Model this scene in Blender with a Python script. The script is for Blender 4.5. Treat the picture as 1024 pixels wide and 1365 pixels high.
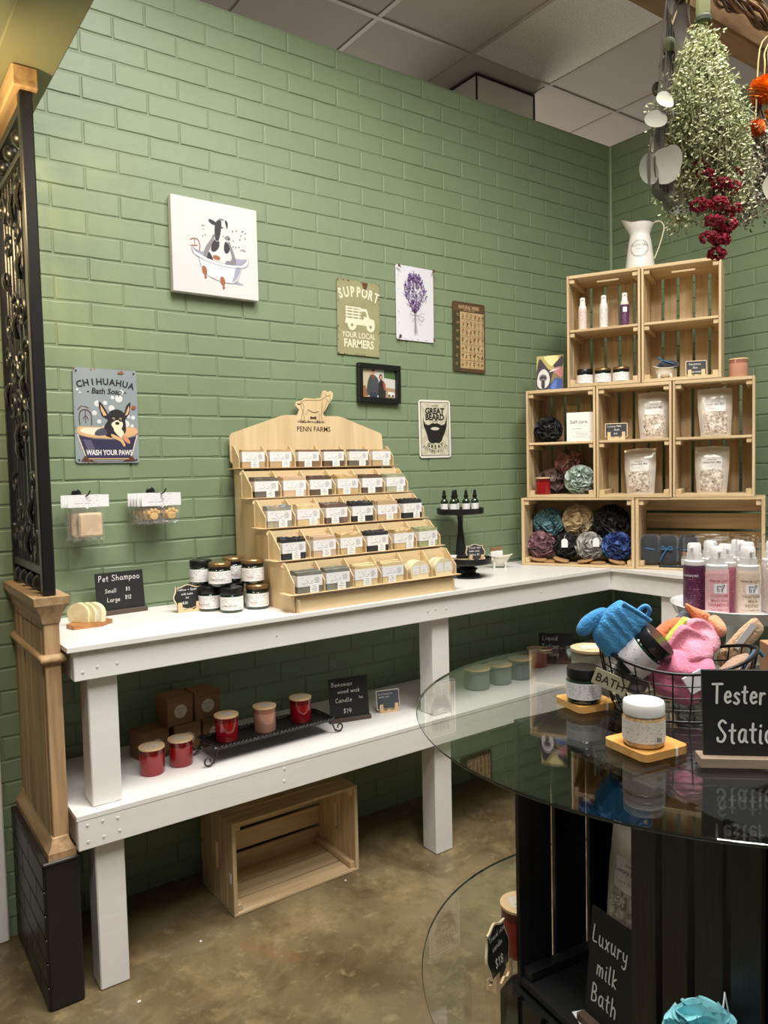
import bpy, math, random
from mathutils import Vector, Matrix, noise
for _o in list(bpy.data.objects): bpy.data.objects.remove(_o)
SC = bpy.context.scene; COL = SC.collection
R = math.radians; PI = math.pi
rnd = random.Random(7)

# ------------------------------------------------------------------ camera
cam_d = bpy.data.cameras.new('camera'); cam = bpy.data.objects.new('camera', cam_d); COL.objects.link(cam)
_r = Vector((0.811738, -0.583556, -0.023335)); _u = Vector((0.051365, 0.031536, 0.998182)); _f = Vector((0.581759, 0.81146, -0.055574))
CAM = Vector((-3.1566, -2.436, 1.3543))
cam.matrix_world = Matrix(((_r.x, _u.x, -_f.x, CAM.x), (_r.y, _u.y, -_f.y, CAM.y), (_r.z, _u.z, -_f.z, CAM.z), (0, 0, 0, 1)))
cam_d.sensor_fit = 'HORIZONTAL'; cam_d.sensor_width = 36.0; cam_d.lens = 1015.33 / 1024 * 36; cam_d.clip_start = .02
SC.camera = cam
# ------------------------------------------------------------------ world, lights, exposure
W = bpy.data.worlds.new('world'); SC.world = W; W.use_nodes = True
W.node_tree.nodes['Background'].inputs[0].default_value = (1.0, .95, .88, 1)
W.node_tree.nodes['Background'].inputs[1].default_value = .12
def area(name, loc, sx, sy, power, col=(1, .955, .89), target=None, spread=180):
    d = bpy.data.lights.new(name, 'AREA'); d.shape = 'RECTANGLE'; d.size = sx; d.size_y = sy; d.energy = power; d.color = col
    d.spread = R(spread)
    o = bpy.data.objects.new(name, d); COL.objects.link(o); o.location = loc
    if target is not None:
        o.rotation_euler = (Vector(target) - Vector(loc)).to_track_quat('-Z', 'Y').to_euler()
    return o
area('ceiling_lamp_left', (-2.35, -1.25, 3.45), .6, .6, 34, target=(-2.3, -.75, 0), spread=130)
area('ceiling_lamp_middle', (-1.5, -1.9, 3.45), .6, .6, 38, target=(-1.2, -1.2, 0), spread=130)
area('ceiling_lamp_front', (-2.9, -2.55, 3.45), 1.2, .6, 58, target=(-2.5, -1.8, 0), spread=150)
area('ceiling_fill_uplight', (1.2, 3.2, 2.3), 1.6, 1.2, 42, target=(.2, .8, 3.57))  # added uplight, unseen behind the partition, to brighten the ceiling
area('warm_wall_lamp', (-3.05, -.55, 2.10), .12, .12, 7.0, (1, .72, .36), target=(-2.6, 0, 2.0))
SC.view_settings.view_transform = 'Standard'; SC.view_settings.look = 'None'
SC.view_settings.gamma = 1; SC.view_settings.exposure = 0.0; SC.view_settings.use_curve_mapping = False

# ------------------------------------------------------------------ mesh builder
class MB:
    def __init__(s): s.v = []; s.f = []; s.uv = {}
    def add(s, vs, fs, M=None, uvs=None):
        b = len(s.v)
        for p in vs:
            p = Vector(p); s.v.append(M @ p if M is not None else p)
        for f in fs:
            if uvs is not None: s.uv[len(s.f)] = [uvs[i] for i in f]
            s.f.append([b + i for i in f])
        return s
    def box(s, c, d, b=0.0, M=None):
        cx, cy, cz = c; hx, hy, hz = d[0] / 2, d[1] / 2, d[2] / 2
        if b <= 0:
            vs = [(cx + i * hx, cy + j * hy, cz + k * hz) for i in (-1, 1) for j in (-1, 1) for k in (-1, 1)]
            return s.add(vs, [(0, 1, 3, 2), (4, 6, 7, 5), (0, 4, 5, 1), (2, 3, 7, 6), (0, 2, 6, 4), (1, 5, 7, 3)], M)
        b = min(b, hx * .9, hy * .9, hz * .9)
        vs = []; idx = {}
        for i in (-1, 1):
            for j in (-1, 1):
                for k in (-1, 1):
                    for a in range(3):
                        q = [i * (hx - b), j * (hy - b), k * (hz - b)]
                        q[a] = (i * hx, j * hy, k * hz)[a]
                        idx[(i, j, k, a)] = len(vs); vs.append((cx + q[0], cy + q[1], cz + q[2]))
        fs = []
        for a in range(3):
            o = [x for x in range(3) if x != a]
            for sg in (-1, 1):
                ring = []
                for (p, q) in ((-1, -1), (1, -1), (1, 1), (-1, 1)):
                    t = [0, 0, 0]; t[a] = sg; t[o[0]] = p; t[o[1]] = q; ring.append(idx[(*t, a)])
                fs.append(ring)
            for p in (-1, 1):
                for q in (-1, 1):
                    t1 = [0, 0, 0]; t1[a] = -1; t1[o[0]] = p; t1[o[1]] = q
                    t2 = list(t1); t2[a] = 1
                    fs.append([idx[(*t1, o[0])], idx[(*t2, o[0])], idx[(*t2, o[1])], idx[(*t1, o[1])]])
        for i in (-1, 1):
            for j in (-1, 1):
                for k in (-1, 1): fs.append([idx[(i, j, k, a)] for a in range(3)])
        return s.add(vs, fs, M)
    def lathe(s, prof, n=24, c=(0, 0, 0), M=None, sx=1, sy=1):
        vs = []; fs = []; rings = []
        for (r, z) in prof:
            if r <= 1e-6: rings.append([len(vs)]); vs.append((c[0], c[1], c[2] + z))
            else:
                rings.append(list(range(len(vs), len(vs) + n)))
                vs += [(c[0] + sx * r * math.cos(2 * PI * i / n), c[1] + sy * r * math.sin(2 * PI * i / n), c[2] + z) for i in range(n)]
        for a, b in zip(rings, rings[1:]):
            for i in range(n):
                j = (i + 1) % n
                if len(a) == 1 and len(b) == 1: continue
                if len(a) == 1: fs.append((a[0], b[i], b[j]))
                elif len(b) == 1: fs.append((a[i], b[0], a[j]))
                else: fs.append((a[i], a[j], b[j], b[i]))
        return s.add(vs, fs, M)
    def tube(s, pts, r, n=8, closed=False, M=None, rs=None):
        pts = [Vector(p) for p in pts]; m = len(pts); vs = []; fs = []
        up = None
        for i in range(m):
            if closed: t = (pts[(i + 1) % m] - pts[i - 1])
            else: t = pts[min(i + 1, m - 1)] - pts[max(i - 1, 0)]
            t = t.normalized() if t.length > 1e-9 else Vector((0, 0, 1))
            if up is None:
                up = Vector((0, 0, 1)) if abs(t.z) < .9 else Vector((1, 0, 0))
            a = (up - t * up.dot(t))
            if a.length < 1e-6: a = t.orthogonal()
            a.normalize(); b = t.cross(a); up = a
            rr = rs[i] if rs else r
            vs += [pts[i] + (a * math.cos(2 * PI * k / n) + b * math.sin(2 * PI * k / n)) * rr for k in range(n)]
        for i in range(m if closed else m - 1):
            for k in range(n):
                j = (i + 1) % m
                fs.append((i * n + k, i * n + (k + 1) % n, j * n + (k + 1) % n, j * n + k))
        if not closed:
            fs.append(tuple(range(n))[::-1]); fs.append(tuple((m - 1) * n + k for k in range(n)))
        return s.add(vs, fs, M)
    def prism(s, out, y0, y1, M=None):          # outline in XZ, thickness along Y (y0 = front)
        n = len(out); vs = [(x, y0, z) for x, z in out] + [(x, y1, z) for x, z in out]
        fs = [tuple(range(n)), tuple(range(2 * n - 1, n - 1, -1))]
        fs += [(i, n + i, n + (i + 1) % n, (i + 1) % n) for i in range(n)]
        return s.add(vs, fs, M)
    def sphere(s, c, r, nu=12, nv=8, M=None, sc=(1, 1, 1), fn=None):
        vs = []; fs = []
        for j in range(nv + 1):
            th = PI * j / nv
            for i in range(nu):
                ph = 2 * PI * i / nu; d = Vector((math.sin(th) * math.cos(ph), math.sin(th) * math.sin(ph), math.cos(th)))
                k = fn(d) if fn else 1
                vs.append((c[0] + d.x * r * sc[0] * k, c[1] + d.y * r * sc[1] * k, c[2] + d.z * r * sc[2] * k))
        for j in range(nv):
            for i in range(nu): fs.append((j * nu + i, (j + 1) * nu + i, (j + 1) * nu + (i + 1) % nu, j * nu + (i + 1) % nu))
        return s.add(vs, fs, M)
    def grid(s, nu, nv, fn, M=None, uv=False):
        vs = [fn(i / nu, j / nv) for j in range(nv + 1) for i in range(nu + 1)]
        fs = [(j * (nu + 1) + i, j * (nu + 1) + i + 1, (j + 1) * (nu + 1) + i + 1, (j + 1) * (nu + 1) + i) for j in range(nv) for i in range(nu)]
        uvs = [(i / nu, j / nv) for j in range(nv + 1) for i in range(nu + 1)] if uv else None
        return s.add(vs, fs, M, uvs)
    def mesh(s, name, smooth=35):
        me = bpy.data.meshes.new(name)
        me.from_pydata([tuple(p) for p in s.v], [], s.f)
        if s.uv:
            L = me.uv_layers.new(name='UVMap')
            for p in me.polygons:
                if p.index in s.uv:
                    for li, c in zip(p.loop_indices, s.uv[p.index]): L.data[li].uv = c
        if smooth:
            for p in me.polygons: p.use_smooth = True
            if smooth < 180: me.set_sharp_from_angle(angle=R(smooth))
        me.validate(); me.update()
        return me
def obj(name, mb, mat, parent=None, smooth=35, loc=None, rot=None, label=None, kind=None):
    me = mb.mesh(name, smooth) if isinstance(mb, MB) else mb
    if mat is not None:
        if len(me.materials) == 0: me.materials.append(mat)
        else: me.materials[0] = mat
    o = bpy.data.objects.new(name, me); COL.objects.link(o)
    if parent is not None: o.parent = parent
    if loc is not None: o.location = loc
    if rot is not None: o.rotation_euler = rot
    if label: o['label'] = label
    if kind: o['kind'] = kind
    return o
def thing(name, label, cat, loc=(0, 0, 0), rz=0.0, group=None, rot=None):
    o = bpy.data.objects.new(name, None); COL.objects.link(o); o.empty_display_size = .05
    o.location = loc; o.rotation_euler = rot if rot else (0, 0, rz)
    o['label'] = label; o['category'] = cat
    if group: o['group'] = group
    return o
def tag(o, label, cat, group=None):
    o['label'] = label; o['category'] = cat
    if group: o['group'] = group
    return o
KIDS = {}
def dup(root, loc, rz=0.0, label=None, group=None, rot=None, scale=None):
    def cp(o, par):
        c = o.copy(); COL.objects.link(c)
        if par is not None: c.parent = par
        for ch in [x for x in COL.objects if x.parent == o]: cp(ch, c)
        return c
    if root.name not in KIDS:
        KIDS[root.name] = tree(root)
    r = cp2(KIDS[root.name], None)
    r.location = loc; r.rotation_euler = rot if rot else (0, 0, rz)
    if scale: r.scale = scale
    if label: r['label'] = label
    if group: r['group'] = group
    return r
def tree(o): return (o, [tree(c) for c in o.children])
def cp2(t, par):
    c = t[0].copy(); COL.objects.link(c)
    if par is not None: c.parent = par
    for k in t[1]: cp2(k, c)
    return c
def T(x, y, z): return Matrix.Translation((x, y, z))
def RX(a): return Matrix.Rotation(a, 4, 'X')
def RY(a): return Matrix.Rotation(a, 4, 'Y')
def RZ(a): return Matrix.Rotation(a, 4, 'Z')
def cr(pts, k=4, closed=False):                    # catmull-rom
    n = len(pts); out = []
    dim = len(pts[0])
    rng = range(n) if closed else range(n - 1)
    for i in rng:
        p0 = pts[(i - 1) % n] if closed or i > 0 else pts[i]; p1 = pts[i]; p2 = pts[(i + 1) % n]
        p3 = pts[(i + 2) % n] if closed or i + 2 < n else p2
        for j in range(k):
            t = j / k
            out.append(tuple(.5 * (2 * p1[d] + (p2[d] - p0[d]) * t + (2 * p0[d] - 5 * p1[d] + 4 * p2[d] - p3[d]) * t * t + (3 * p1[d] - p0[d] - 3 * p2[d] + p3[d]) * t ** 3) for d in range(dim)))
    if not closed: out.append(tuple(pts[-1]))
    return out

# ------------------------------------------------------------------ materials
def lin(c):
    return tuple(((x / 255) / 12.92 if x / 255 <= .04045 else (((x / 255) + .055) / 1.055) ** 2.4) for x in c)
MC = {}
def mat(name, rgb, rough=.55, metal=0.0, var=0.0, vscale=8, bump=0.0, bscale=60, spec=.5, coat=0.0, rgb2=None, stretch=(1, 1, 1), island=0.0, trans=0.0, bdist=.002, sheen=0.0, emit=None):
    if name in MC: return MC[name]
    m = bpy.data.materials.new(name); m.use_nodes = True; MC[name] = m
    nt = m.node_tree; N = nt.nodes; L = nt.links; b = N['Principled BSDF']
    c = lin(rgb); b.inputs['Base Color'].default_value = (*c, 1); b.inputs['Roughness'].default_value = rough
    b.inputs['Metallic'].default_value = metal; b.inputs['Specular IOR Level'].default_value = spec
    b.inputs['Coat Weight'].default_value = coat; b.inputs['Transmission Weight'].default_value = trans
    if sheen: b.inputs['Sheen Weight'].default_value = sheen
    src = None
    if var or bump or rgb2:
        tc = N.new('ShaderNodeTexCoord'); mp = N.new('ShaderNodeMapping'); mp.inputs['Scale'].default_value = stretch
        L.new(tc.outputs['Object'], mp.inputs['Vector'])
        oi = N.new('ShaderNodeObjectInfo'); mul = N.new('ShaderNodeVectorMath'); mul.operation = 'SCALE'; mul.inputs[3].default_value = 37.0
        cx = N.new('ShaderNodeCombineXYZ'); L.new(oi.outputs['Random'], cx.inputs[0]); L.new(oi.outputs['Random'], cx.inputs[1]); L.new(cx.outputs[0], mul.inputs[0])
        L.new(mul.outputs[0], mp.inputs['Location'])
    if var or rgb2:
        n = N.new('ShaderNodeTexNoise'); n.inputs['Scale'].default_value = vscale; n.inputs['Detail'].default_value = 5; n.inputs['Roughness'].default_value = .6
        L.new(mp.outputs[0], n.inputs['Vector'])
        r = N.new('ShaderNodeValToRGB'); r.color_ramp.elements[0].position = .3; r.color_ramp.elements[1].position = .7
        c2 = lin(rgb2) if rgb2 else c
        r.color_ramp.elements[0].color = (*[x * (1 - var) for x in c2], 1); r.color_ramp.elements[1].color = (*[min(1, x * (1 + var)) for x in c], 1)
        L.new(n.outputs['Fac'], r.inputs['Fac']); src = r.outputs['Color']
        if island:
            hs = N.new('ShaderNodeHueSaturation'); mr = N.new('ShaderNodeMapRange'); mr.inputs['To Min'].default_value = 1 - island; mr.inputs['To Max'].default_value = 1 + island
            L.new(oi.outputs['Random'], mr.inputs['Value']); L.new(mr.outputs[0], hs.inputs['Value']); L.new(src, hs.inputs['Color']); src = hs.outputs['Color']
        L.new(src, b.inputs['Base Color'])
    if bump:
        n2 = N.new('ShaderNodeTexNoise'); n2.inputs['Scale'].default_value = bscale; n2.inputs['Detail'].default_value = 4
        L.new(mp.outputs[0], n2.inputs['Vector'])
        bp = N.new('ShaderNodeBump'); bp.inputs['Strength'].default_value = bump; bp.inputs['Distance'].default_value = bdist
        L.new(n2.outputs['Fac'], bp.inputs['Height']); L.new(bp.outputs[0], b.inputs['Normal'])
    return m
def glassy(name, tint=(1, 1, 1), ior=1.5, rough=0.0, alpha=0.0, body=(200, 200, 200)):
    if name in MC: return MC[name]
    m = bpy.data.materials.new(name); m.use_nodes = True; MC[name] = m
    nt = m.node_tree; N = nt.nodes; L = nt.links; N.remove(N['Principled BSDF']); out = N['Material Output']
    t = N.new('ShaderNodeBsdfTransparent'); t.inputs[0].default_value = (*tint, 1)
    g = N.new('ShaderNodeBsdfGlossy'); g.inputs['Roughness'].default_value = rough
    ge = N.new('ShaderNodeNewGeometry'); dt = N.new('ShaderNodeVectorMath'); dt.operation = 'DOT_PRODUCT'
    L.new(ge.outputs['Normal'], dt.inputs[0]); L.new(ge.outputs['Incoming'], dt.inputs[1])
    def mm(op, a_, b_):
        q = N.new('ShaderNodeMath'); q.operation = op
        for i_, x_ in enumerate((a_, b_)):
            if x_ is None: continue
            if isinstance(x_, float): q.inputs[i_].default_value = x_
            else: L.new(x_, q.inputs[i_])
        return q.outputs[0]
    F0 = ((ior - 1) / (ior + 1)) ** 2
    fs_ = mm('ADD', mm('MULTIPLY', mm('POWER', mm('SUBTRACT', 1.0, mm('ABSOLUTE', dt.outputs['Value'], None)), 5.0), 1 - F0), F0)
    base = t.outputs[0]
    if alpha:
        d = N.new('ShaderNodeBsdfDiffuse'); d.inputs[0].default_value = (*lin(body), 1)
        mx = N.new('ShaderNodeMixShader'); mx.inputs[0].default_value = alpha; L.new(t.outputs[0], mx.inputs[1]); L.new(d.outputs[0], mx.inputs[2]); base = mx.outputs[0]
    m2 = N.new('ShaderNodeMixShader'); L.new(fs_, m2.inputs[0]); L.new(base, m2.inputs[1]); L.new(g.outputs[0], m2.inputs[2]); L.new(m2.outputs[0], out.inputs[0])
    return m
def print_mat(name, paper, ink=(70, 70, 75), lines=9, density=.5, usc=14, rough=.5):
    """paper printed with rows of small type (flat print), in UV space"""
    if name in MC: return MC[name]
    m = mat(name, paper, rough); nt = m.node_tree; N = nt.nodes; L = nt.links; b = N['Principled BSDF']
    uv = N.new('ShaderNodeUVMap'); sp = N.new('ShaderNodeSeparateXYZ'); L.new(uv.outputs[0], sp.inputs[0])
    def mth(op, a, bb=None):
        n = N.new('ShaderNodeMath'); n.operation = op
        for i, x in enumerate((a, bb)):
            if x is None: continue
            if isinstance(x, (int, float)): n.inputs[i].default_value = x
            else: L.new(x, n.inputs[i])
        return n.outputs[0]
    v = mth('MULTIPLY', sp.outputs[1], lines); row = mth('FLOOR', v); fr = mth('FRACT', v)
    band = mth('MULTIPLY', mth('GREATER_THAN', fr, .42), mth('LESS_THAN', fr, .74))
    cx = N.new('ShaderNodeCombineXYZ'); L.new(mth('MULTIPLY', sp.outputs[0], usc), cx.inputs[0]); L.new(mth('MULTIPLY', row, 7.3), cx.inputs[1])
    nz = N.new('ShaderNodeTexNoise'); nz.inputs['Scale'].default_value = 1.7; nz.inputs['Detail'].default_value = 1; L.new(cx.outputs[0], nz.inputs['Vector'])
    cx2 = N.new('ShaderNodeCombineXYZ'); L.new(mth('MULTIPLY', row, 3.1), cx2.inputs[0]); wn = N.new('ShaderNodeTexWhiteNoise'); L.new(cx2.outputs[0], wn.inputs['Vector'])
    wid = mth('MULTIPLY', mth('ADD', mth('MULTIPLY', wn.outputs['Value'], .55), .35), .5)
    off = mth('ABSOLUTE', mth('SUBTRACT', sp.outputs[0], .5))
    ink_f = mth('MULTIPLY', mth('MULTIPLY', band, mth('GREATER_THAN', nz.outputs['Fac'], 1 - density)), mth('LESS_THAN', off, wid))
    vm = mth('MULTIPLY', mth('GREATER_THAN', sp.outputs[1], .1), mth('LESS_THAN', sp.outputs[1], .92))
    ink_f = mth('MULTIPLY', ink_f, vm)
    mx = N.new('ShaderNodeMix'); mx.data_type = 'RGBA'; L.new(ink_f, mx.inputs[0])
    mx.inputs[6].default_value = (*lin(paper), 1); mx.inputs[7].default_value = (*lin([ (a_ * .55 + b_ * .45) for a_, b_ in zip(ink, paper)]), 1)
    L.new(mx.outputs[2], b.inputs['Base Color'])
    return m
def wood(name, rgb, rgb2, axis=0, rough=.55, island=.06, scale=1.0):
    if name in MC: return MC[name]
    st = [26 * scale] * 3; st[axis] = 1.6 * scale
    m = mat(name, rgb, rough, var=.05, vscale=2.2, rgb2=rgb2, stretch=tuple(st), island=island, bump=.25, bscale=6, bdist=.001)
    return m
# wood grain along each local axis
PINE = [wood('pine_' + a, (216, 193, 154), (192, 164, 122), i) for i, a in enumerate(('x', 'y', 'z'))]
BLK = [mat('black_stain_' + a, (26, 25, 27), .42, var=.25, vscale=3, stretch=tuple(2 if j == i else 30 for j in range(3)), bump=.35, bscale=6) for i, a in enumerate(('x', 'y', 'z'))]
M_GREEN = mat('green_wall_paint', (122, 139, 110), .45, var=.05, vscale=5, bump=.35, bscale=45, island=.02, bdist=.002)
M_JOINT = mat('green_joint_paint', (115, 131, 102), .5, bump=.3, bscale=60)
M_WHITE = mat('white_bench_paint', (232, 230, 228), .38, var=.03, vscale=6, bump=.12, bscale=25, stretch=(1, 6, 6))
M_WHITE2 = mat('white_plain', (238, 237, 234), .5)
M_PAPER = mat('white_paper', (235, 235, 238), .6)
M_BLACK = mat('satin_black', (22, 22, 24), .35)
M_IRON = mat('black_iron', (26, 25, 25), .33, spec=.6, bump=.2, bscale=150)
M_CHALK = mat('chalkboard', (24, 25, 27), .55, var=.15, vscale=10)
M_CHK = mat('chalk_marker', (235, 235, 232), .7)
M_PLY = wood('birch_plywood', (220, 198, 158), (208, 183, 140), 0, island=.02, scale=.5)
M_PLYV = wood('birch_plywood_upright', (220, 198, 158), (206, 181, 138), 2, island=.02, scale=.5)
M_BURN = mat('laser_burn', (66, 44, 28), .7)
M_BURNE = mat('laser_cut_edge', (110, 76, 44), .7)
M_DARKW = mat('dark_walnut', (82, 68, 58), .5, var=.12, vscale=4, stretch=(2, 30, 30))
M_GREYW = mat('weathered_grey_wood', (150, 132, 112), .6, var=.12, vscale=4, stretch=(2, 30, 30))
M_KRAFT = mat('kraft_card', (133, 99, 70), .75, var=.05, vscale=20)
M_RED = mat('red_glass', (146, 18, 26), .12, coat=.4)
M_REDD = mat('dark_red_glass', (98, 10, 18), .1, coat=.4)
M_AMBG = mat('peach_glass', (198, 146, 122), .15, coat=.4)
M_AMBD = mat('peach_glass_dark', (158, 106, 86), .15, coat=.4)
M_LID = mat('pale_wood_lid', (222, 190, 148), .5, var=.05, vscale=6, stretch=(3, 30, 30))
M_STEEL = mat('steel', (170, 170, 172), .3, metal=1)
# ------------------------------------------------------------------ handwriting and type
GL = {
'a': (5, [[(4, 3.6), (2.4, 4), (1, 2.9), (.8, 1), (2, 0), (3.4, .8), (4, 3.8)], [(4, 3.8), (4, .8), (5, 0)]]),
'b': (4.6, [[(.8, 7), (.8, 0)], [(.8, 3), (2.2, 4), (3.8, 3), (3.8, 1), (2.2, 0), (.8, .8)]]),
'c': (4.2, [[(3.8, 3.3), (2.4, 4), (1, 3), (.8, 1.2), (2, 0), (3.8, .6)]]),
'd': (5, [[(3.8, 3.4), (2.2, 4), (.8, 3), (.8, 1), (2, 0), (3.8, 1)], [(3.9, 7), (3.9, .6), (4.6, 0)]]),
'e': (4.4, [[(.9, 2), (3.7, 2.3), (3.4, 3.6), (2.2, 4), (1, 3), (.8, 1.2), (2.1, 0), (3.9, .6)]]),
'f': (3.4, [[(3.4, 6.4), (2.4, 7), (1.6, 6), (1.6, 0)], [(.4, 3.8), (3, 3.8)]]),
'g': (4.8, [[(3.8, 3.5), (2.2, 4), (.9, 3), (.9, 1.2), (2.2, .4), (3.8, 1.2)], [(3.9, 4), (3.9, -1.4), (2.4, -2.4), (.8, -1.7)]]),
'h': (4.8, [[(.8, 7), (.8, 0)], [(.8, 2.6), (2.2, 4), (3.7, 3.2), (3.8, 0)]]),
'i': (2.2, [[(1, 4), (1, .5), (1.8, 0)], [(1, 5.4), (1.05, 5.7)]]),
'k': (4.4, [[(.8, 7), (.8, 0)], [(3.6, 4), (.9, 1.8), (3.8, 0)]]),
'l': (2.4, [[(1, 7), (1, .6), (1.9, 0)]]),
'm': (6.6, [[(.8, 4), (.8, 0)], [(.8, 2.8), (2, 4), (3.1, 3.2), (3.1, 0)], [(3.1, 2.8), (4.4, 4), (5.5, 3.2), (5.6, 0)]]),
'n': (4.8, [[(.8, 4), (.8, 0)], [(.8, 2.6), (2.3, 4), (3.7, 3.2), (3.8, 0)]]),
'o': (4.8, [[(2.3, 4), (.9, 3.1), (.8, 1), (2.3, 0), (3.8, 1), (3.8, 3), (2.3, 4)]]),
'p': (4.8, [[(.8, 4), (.8, -2.3)], [(.8, 3), (2.2, 4), (3.8, 3), (3.8, 1.1), (2.2, .1), (.8, .8)]]),
'r': (3.6, [[(.8, 4), (.8, 0)], [(.8, 2.4), (1.8, 3.8), (3.2, 3.8)]]),
's': (4, [[(3.4, 3.5), (2, 4), (.9, 3.1), (2.2, 2.1), (3.4, 1), (2.1, 0), (.6, .5)]]),
't': (3.6, [[(1.7, 6), (1.7, .8), (2.8, 0)], [(.3, 4), (3.2, 4.1)]]),
'u': (4.8, [[(.8, 4), (.8, 1.1), (2, 0), (3.7, 1.2), (3.8, 4)], [(3.8, 4), (3.8, .5), (4.5, 0)]]),
'w': (6, [[(.6, 4), (1.5, 0), (2.9, 3.2), (4.2, 0), (5.3, 4)]]),
'x': (4.4, [[(.8, 4), (3.6, 0)], [(3.6, 4), (.8, 0)]]),
'y': (4.6, [[(.8, 4), (1, 1.8), (2.2, 1), (3.8, 2)], [(3.8, 4), (3.6, -1), (2.2, -2.3), (.8, -1.6)]]),
'z': (4.4, [[(.7, 4), (3.6, 4), (.8, 0), (3.9, 0)]]),
'A': (5.6, [[(.5, 0), (2.6, 7), (4.8, 0)], [(1.2, 2.5), (4.1, 2.5)]]),
'B': (5.2, [[(.9, 7), (.9, 0)], [(.9, 7), (3.4, 6.6), (3.6, 4.4), (.9, 3.6)], [(.9, 3.6), (4, 3.2), (4.2, .8), (.9, 0)]]),
'C': (5.2, [[(4.6, 6), (3, 7), (1.1, 5.6), (.8, 2), (2.6, 0), (4.8, 1)]]),
'D': (5.4, [[(1, 7), (1, 0)], [(1, 7), (3.6, 6.4), (4.6, 3.5), (3.6, .6), (1, 0)]]),
'F': (5, [[(.9, 7), (.9, 0)], [(.9, 7), (4.4, 7)], [(.9, 3.8), (3.7, 3.8)]]),
'L': (5, [[(1.2, 7), (1, 1), (2, 0), (4.4, .3)]]),
'N': (5.6, [[(.8, 0), (.8, 7), (4.4, 0), (4.4, 7)]]),
'P': (5, [[(1, 7), (1, 0)], [(1, 7), (3.6, 6.6), (4, 4.8), (2.6, 3.5), (1, 3.4)]]),
'S': (5.2, [[(4.4, 6.2), (2.6, 7), (.9, 5.6), (2.4, 3.9), (4.3, 2.2), (3.2, .3), (.8, .4), (.5, 1.4)]]),
'T': (6, [[(.1, 6.9), (5.8, 7)], [(2.8, 7), (2.9, 0)]]),
'W': (7, [[(.5, 7), (1.9, 0), (3.4, 5), (4.9, 0), (6.3, 7)]]),
'0': (4.6, [[(2.3, 6), (.9, 4.8), (.8, 1.2), (2.3, 0), (3.8, 1.2), (3.8, 4.8), (2.3, 6)]]),
'1': (2.6, [[(.7, 5), (1.5, 6.2), (1.5, 0)]]),
'2': (4.6, [[(.8, 5), (2.2, 6.2), (3.7, 5), (3, 2.8), (.8, 0), (4, .1)]]),
'4': (4.8, [[(1.4, 6.2), (.8, 2.6), (4.2, 2.6)], [(3.5, 6), (3.4, 0)]]),
'5': (4.6, [[(3.8, 6), (1.2, 6), (1, 3.6), (3, 3.7), (3.9, 2), (2.4, 0), (.7, .4)]]),
'7': (4.4, [[(.7, 6), (3.8, 6), (1.8, 0)]]),
'8': (4.6, [[(2.3, 3.2), (.9, 4.6), (2.3, 6.1), (3.7, 4.7), (2.3, 3.2), (.8, 1.6), (2.3, 0), (3.8, 1.6), (2.3, 3.2)]]),
'$': (4.6, [[(3.8, 5.2), (2.2, 6), (.9, 4.8), (2.3, 3.3), (3.7, 1.8), (2.2, .4), (.7, 1)], [(2.3, 7), (2.3, -.8)]]),
'+': (5, [[(1, 3), (4, 3)], [(2.5, 4.6), (2.5, 1.4)]]), '!': (2.2, [[(1, 7), (1, 2)], [(1, .3), (1.05, 0)]]),
"'": (1.6, [[(.8, 7), (.7, 5.6)]]), '.': (1.6, [[(.7, .2), (.8, 0)]]), 'G': (5.4, [[(4.6, 6), (3, 7), (1.1, 5.6), (.8, 2), (2.6, 0), (4.7, 1), (4.7, 3.2), (3, 3.2)]]), 'H': (5.4, [[(.9, 7), (.9, 0)], [(4.4, 7), (4.4, 0)], [(.9, 3.6), (4.4, 3.6)]]), 'J': (4.6, [[(3.6, 7), (3.5, 1.4), (2.2, 0), (.7, 1)]]), 'M': (6.6, [[(.8, 0), (1, 7), (3.2, 2.6), (5.2, 7), (5.6, 0)]]), 'v': (4.6, [[(.7, 4), (2.2, 0), (3.9, 4)]]), 'j': (2.6, [[(1.6, 4), (1.5, -1.2), (.4, -2.2)]]), 'q': (4.8, [[(3.8, 3.5), (2.2, 4), (.9, 3), (.9, 1.2), (2.2, .4), (3.8, 1.2)], [(3.9, 4), (3.9, -2.4)]]), '-': (4, [[(.6, 2.4), (3.4, 2.5)]]), ' ': (3, [])}
def ribbon(mb, pts, w, y, M=None):
    n = len(pts)
    for i in range(n - 1):
        a = Vector((pts[i][0], pts[i][1])); b = Vector((pts[i + 1][0], pts[i + 1][1])); d = b - a
        if d.length < 1e-7: continue
        d.normalize(); p = Vector((-d.y, d.x)) * w / 2
        mb.add([(a.x + p.x, y, a.y + p.y), (a.x - p.x, y, a.y - p.y), (b.x - p.x, y, b.y - p.y), (b.x + p.x, y, b.y + p.y)], [(0, 1, 2, 3)], M)
    for i in range(n):
        c = pts[i]
        mb.add([(c[0] + w / 2 * math.cos(k * PI / 3), y + 1e-5, c[1] + w / 2 * math.sin(k * PI / 3)) for k in range(6)], [tuple(range(6))], M)
def hand(mb, text, x, z, h, w, y, M=None, slant=.06, jit=.25, track=.6, center=False, wx=1.0):
    """handwritten text, cap height h, in the XZ plane at depth y"""
    k = h / 7; rr = random.Random(len(text) * 31 + int(h * 1e5))
    tot = sum((GL.get(c) or GL.get(c.lower()) or GL[' '])[0] + track for c in text) * k
    cx = x - (tot / 2 if center else 0)
    for c in text:
        wd, st = GL.get(c) or GL.get(c.lower()) or GL[' ']; dz = rr.uniform(-jit, jit) * k
        for s_ in st:
            p = [(cx + (a * wx + b * slant) * k, z + b * k + dz) for a, b in s_]
            ribbon(mb, cr(p, 3) if len(p) > 2 else p, w, y, M)
        cx += (wd * wx + track) * k
    return cx
_TX = {}
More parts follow.
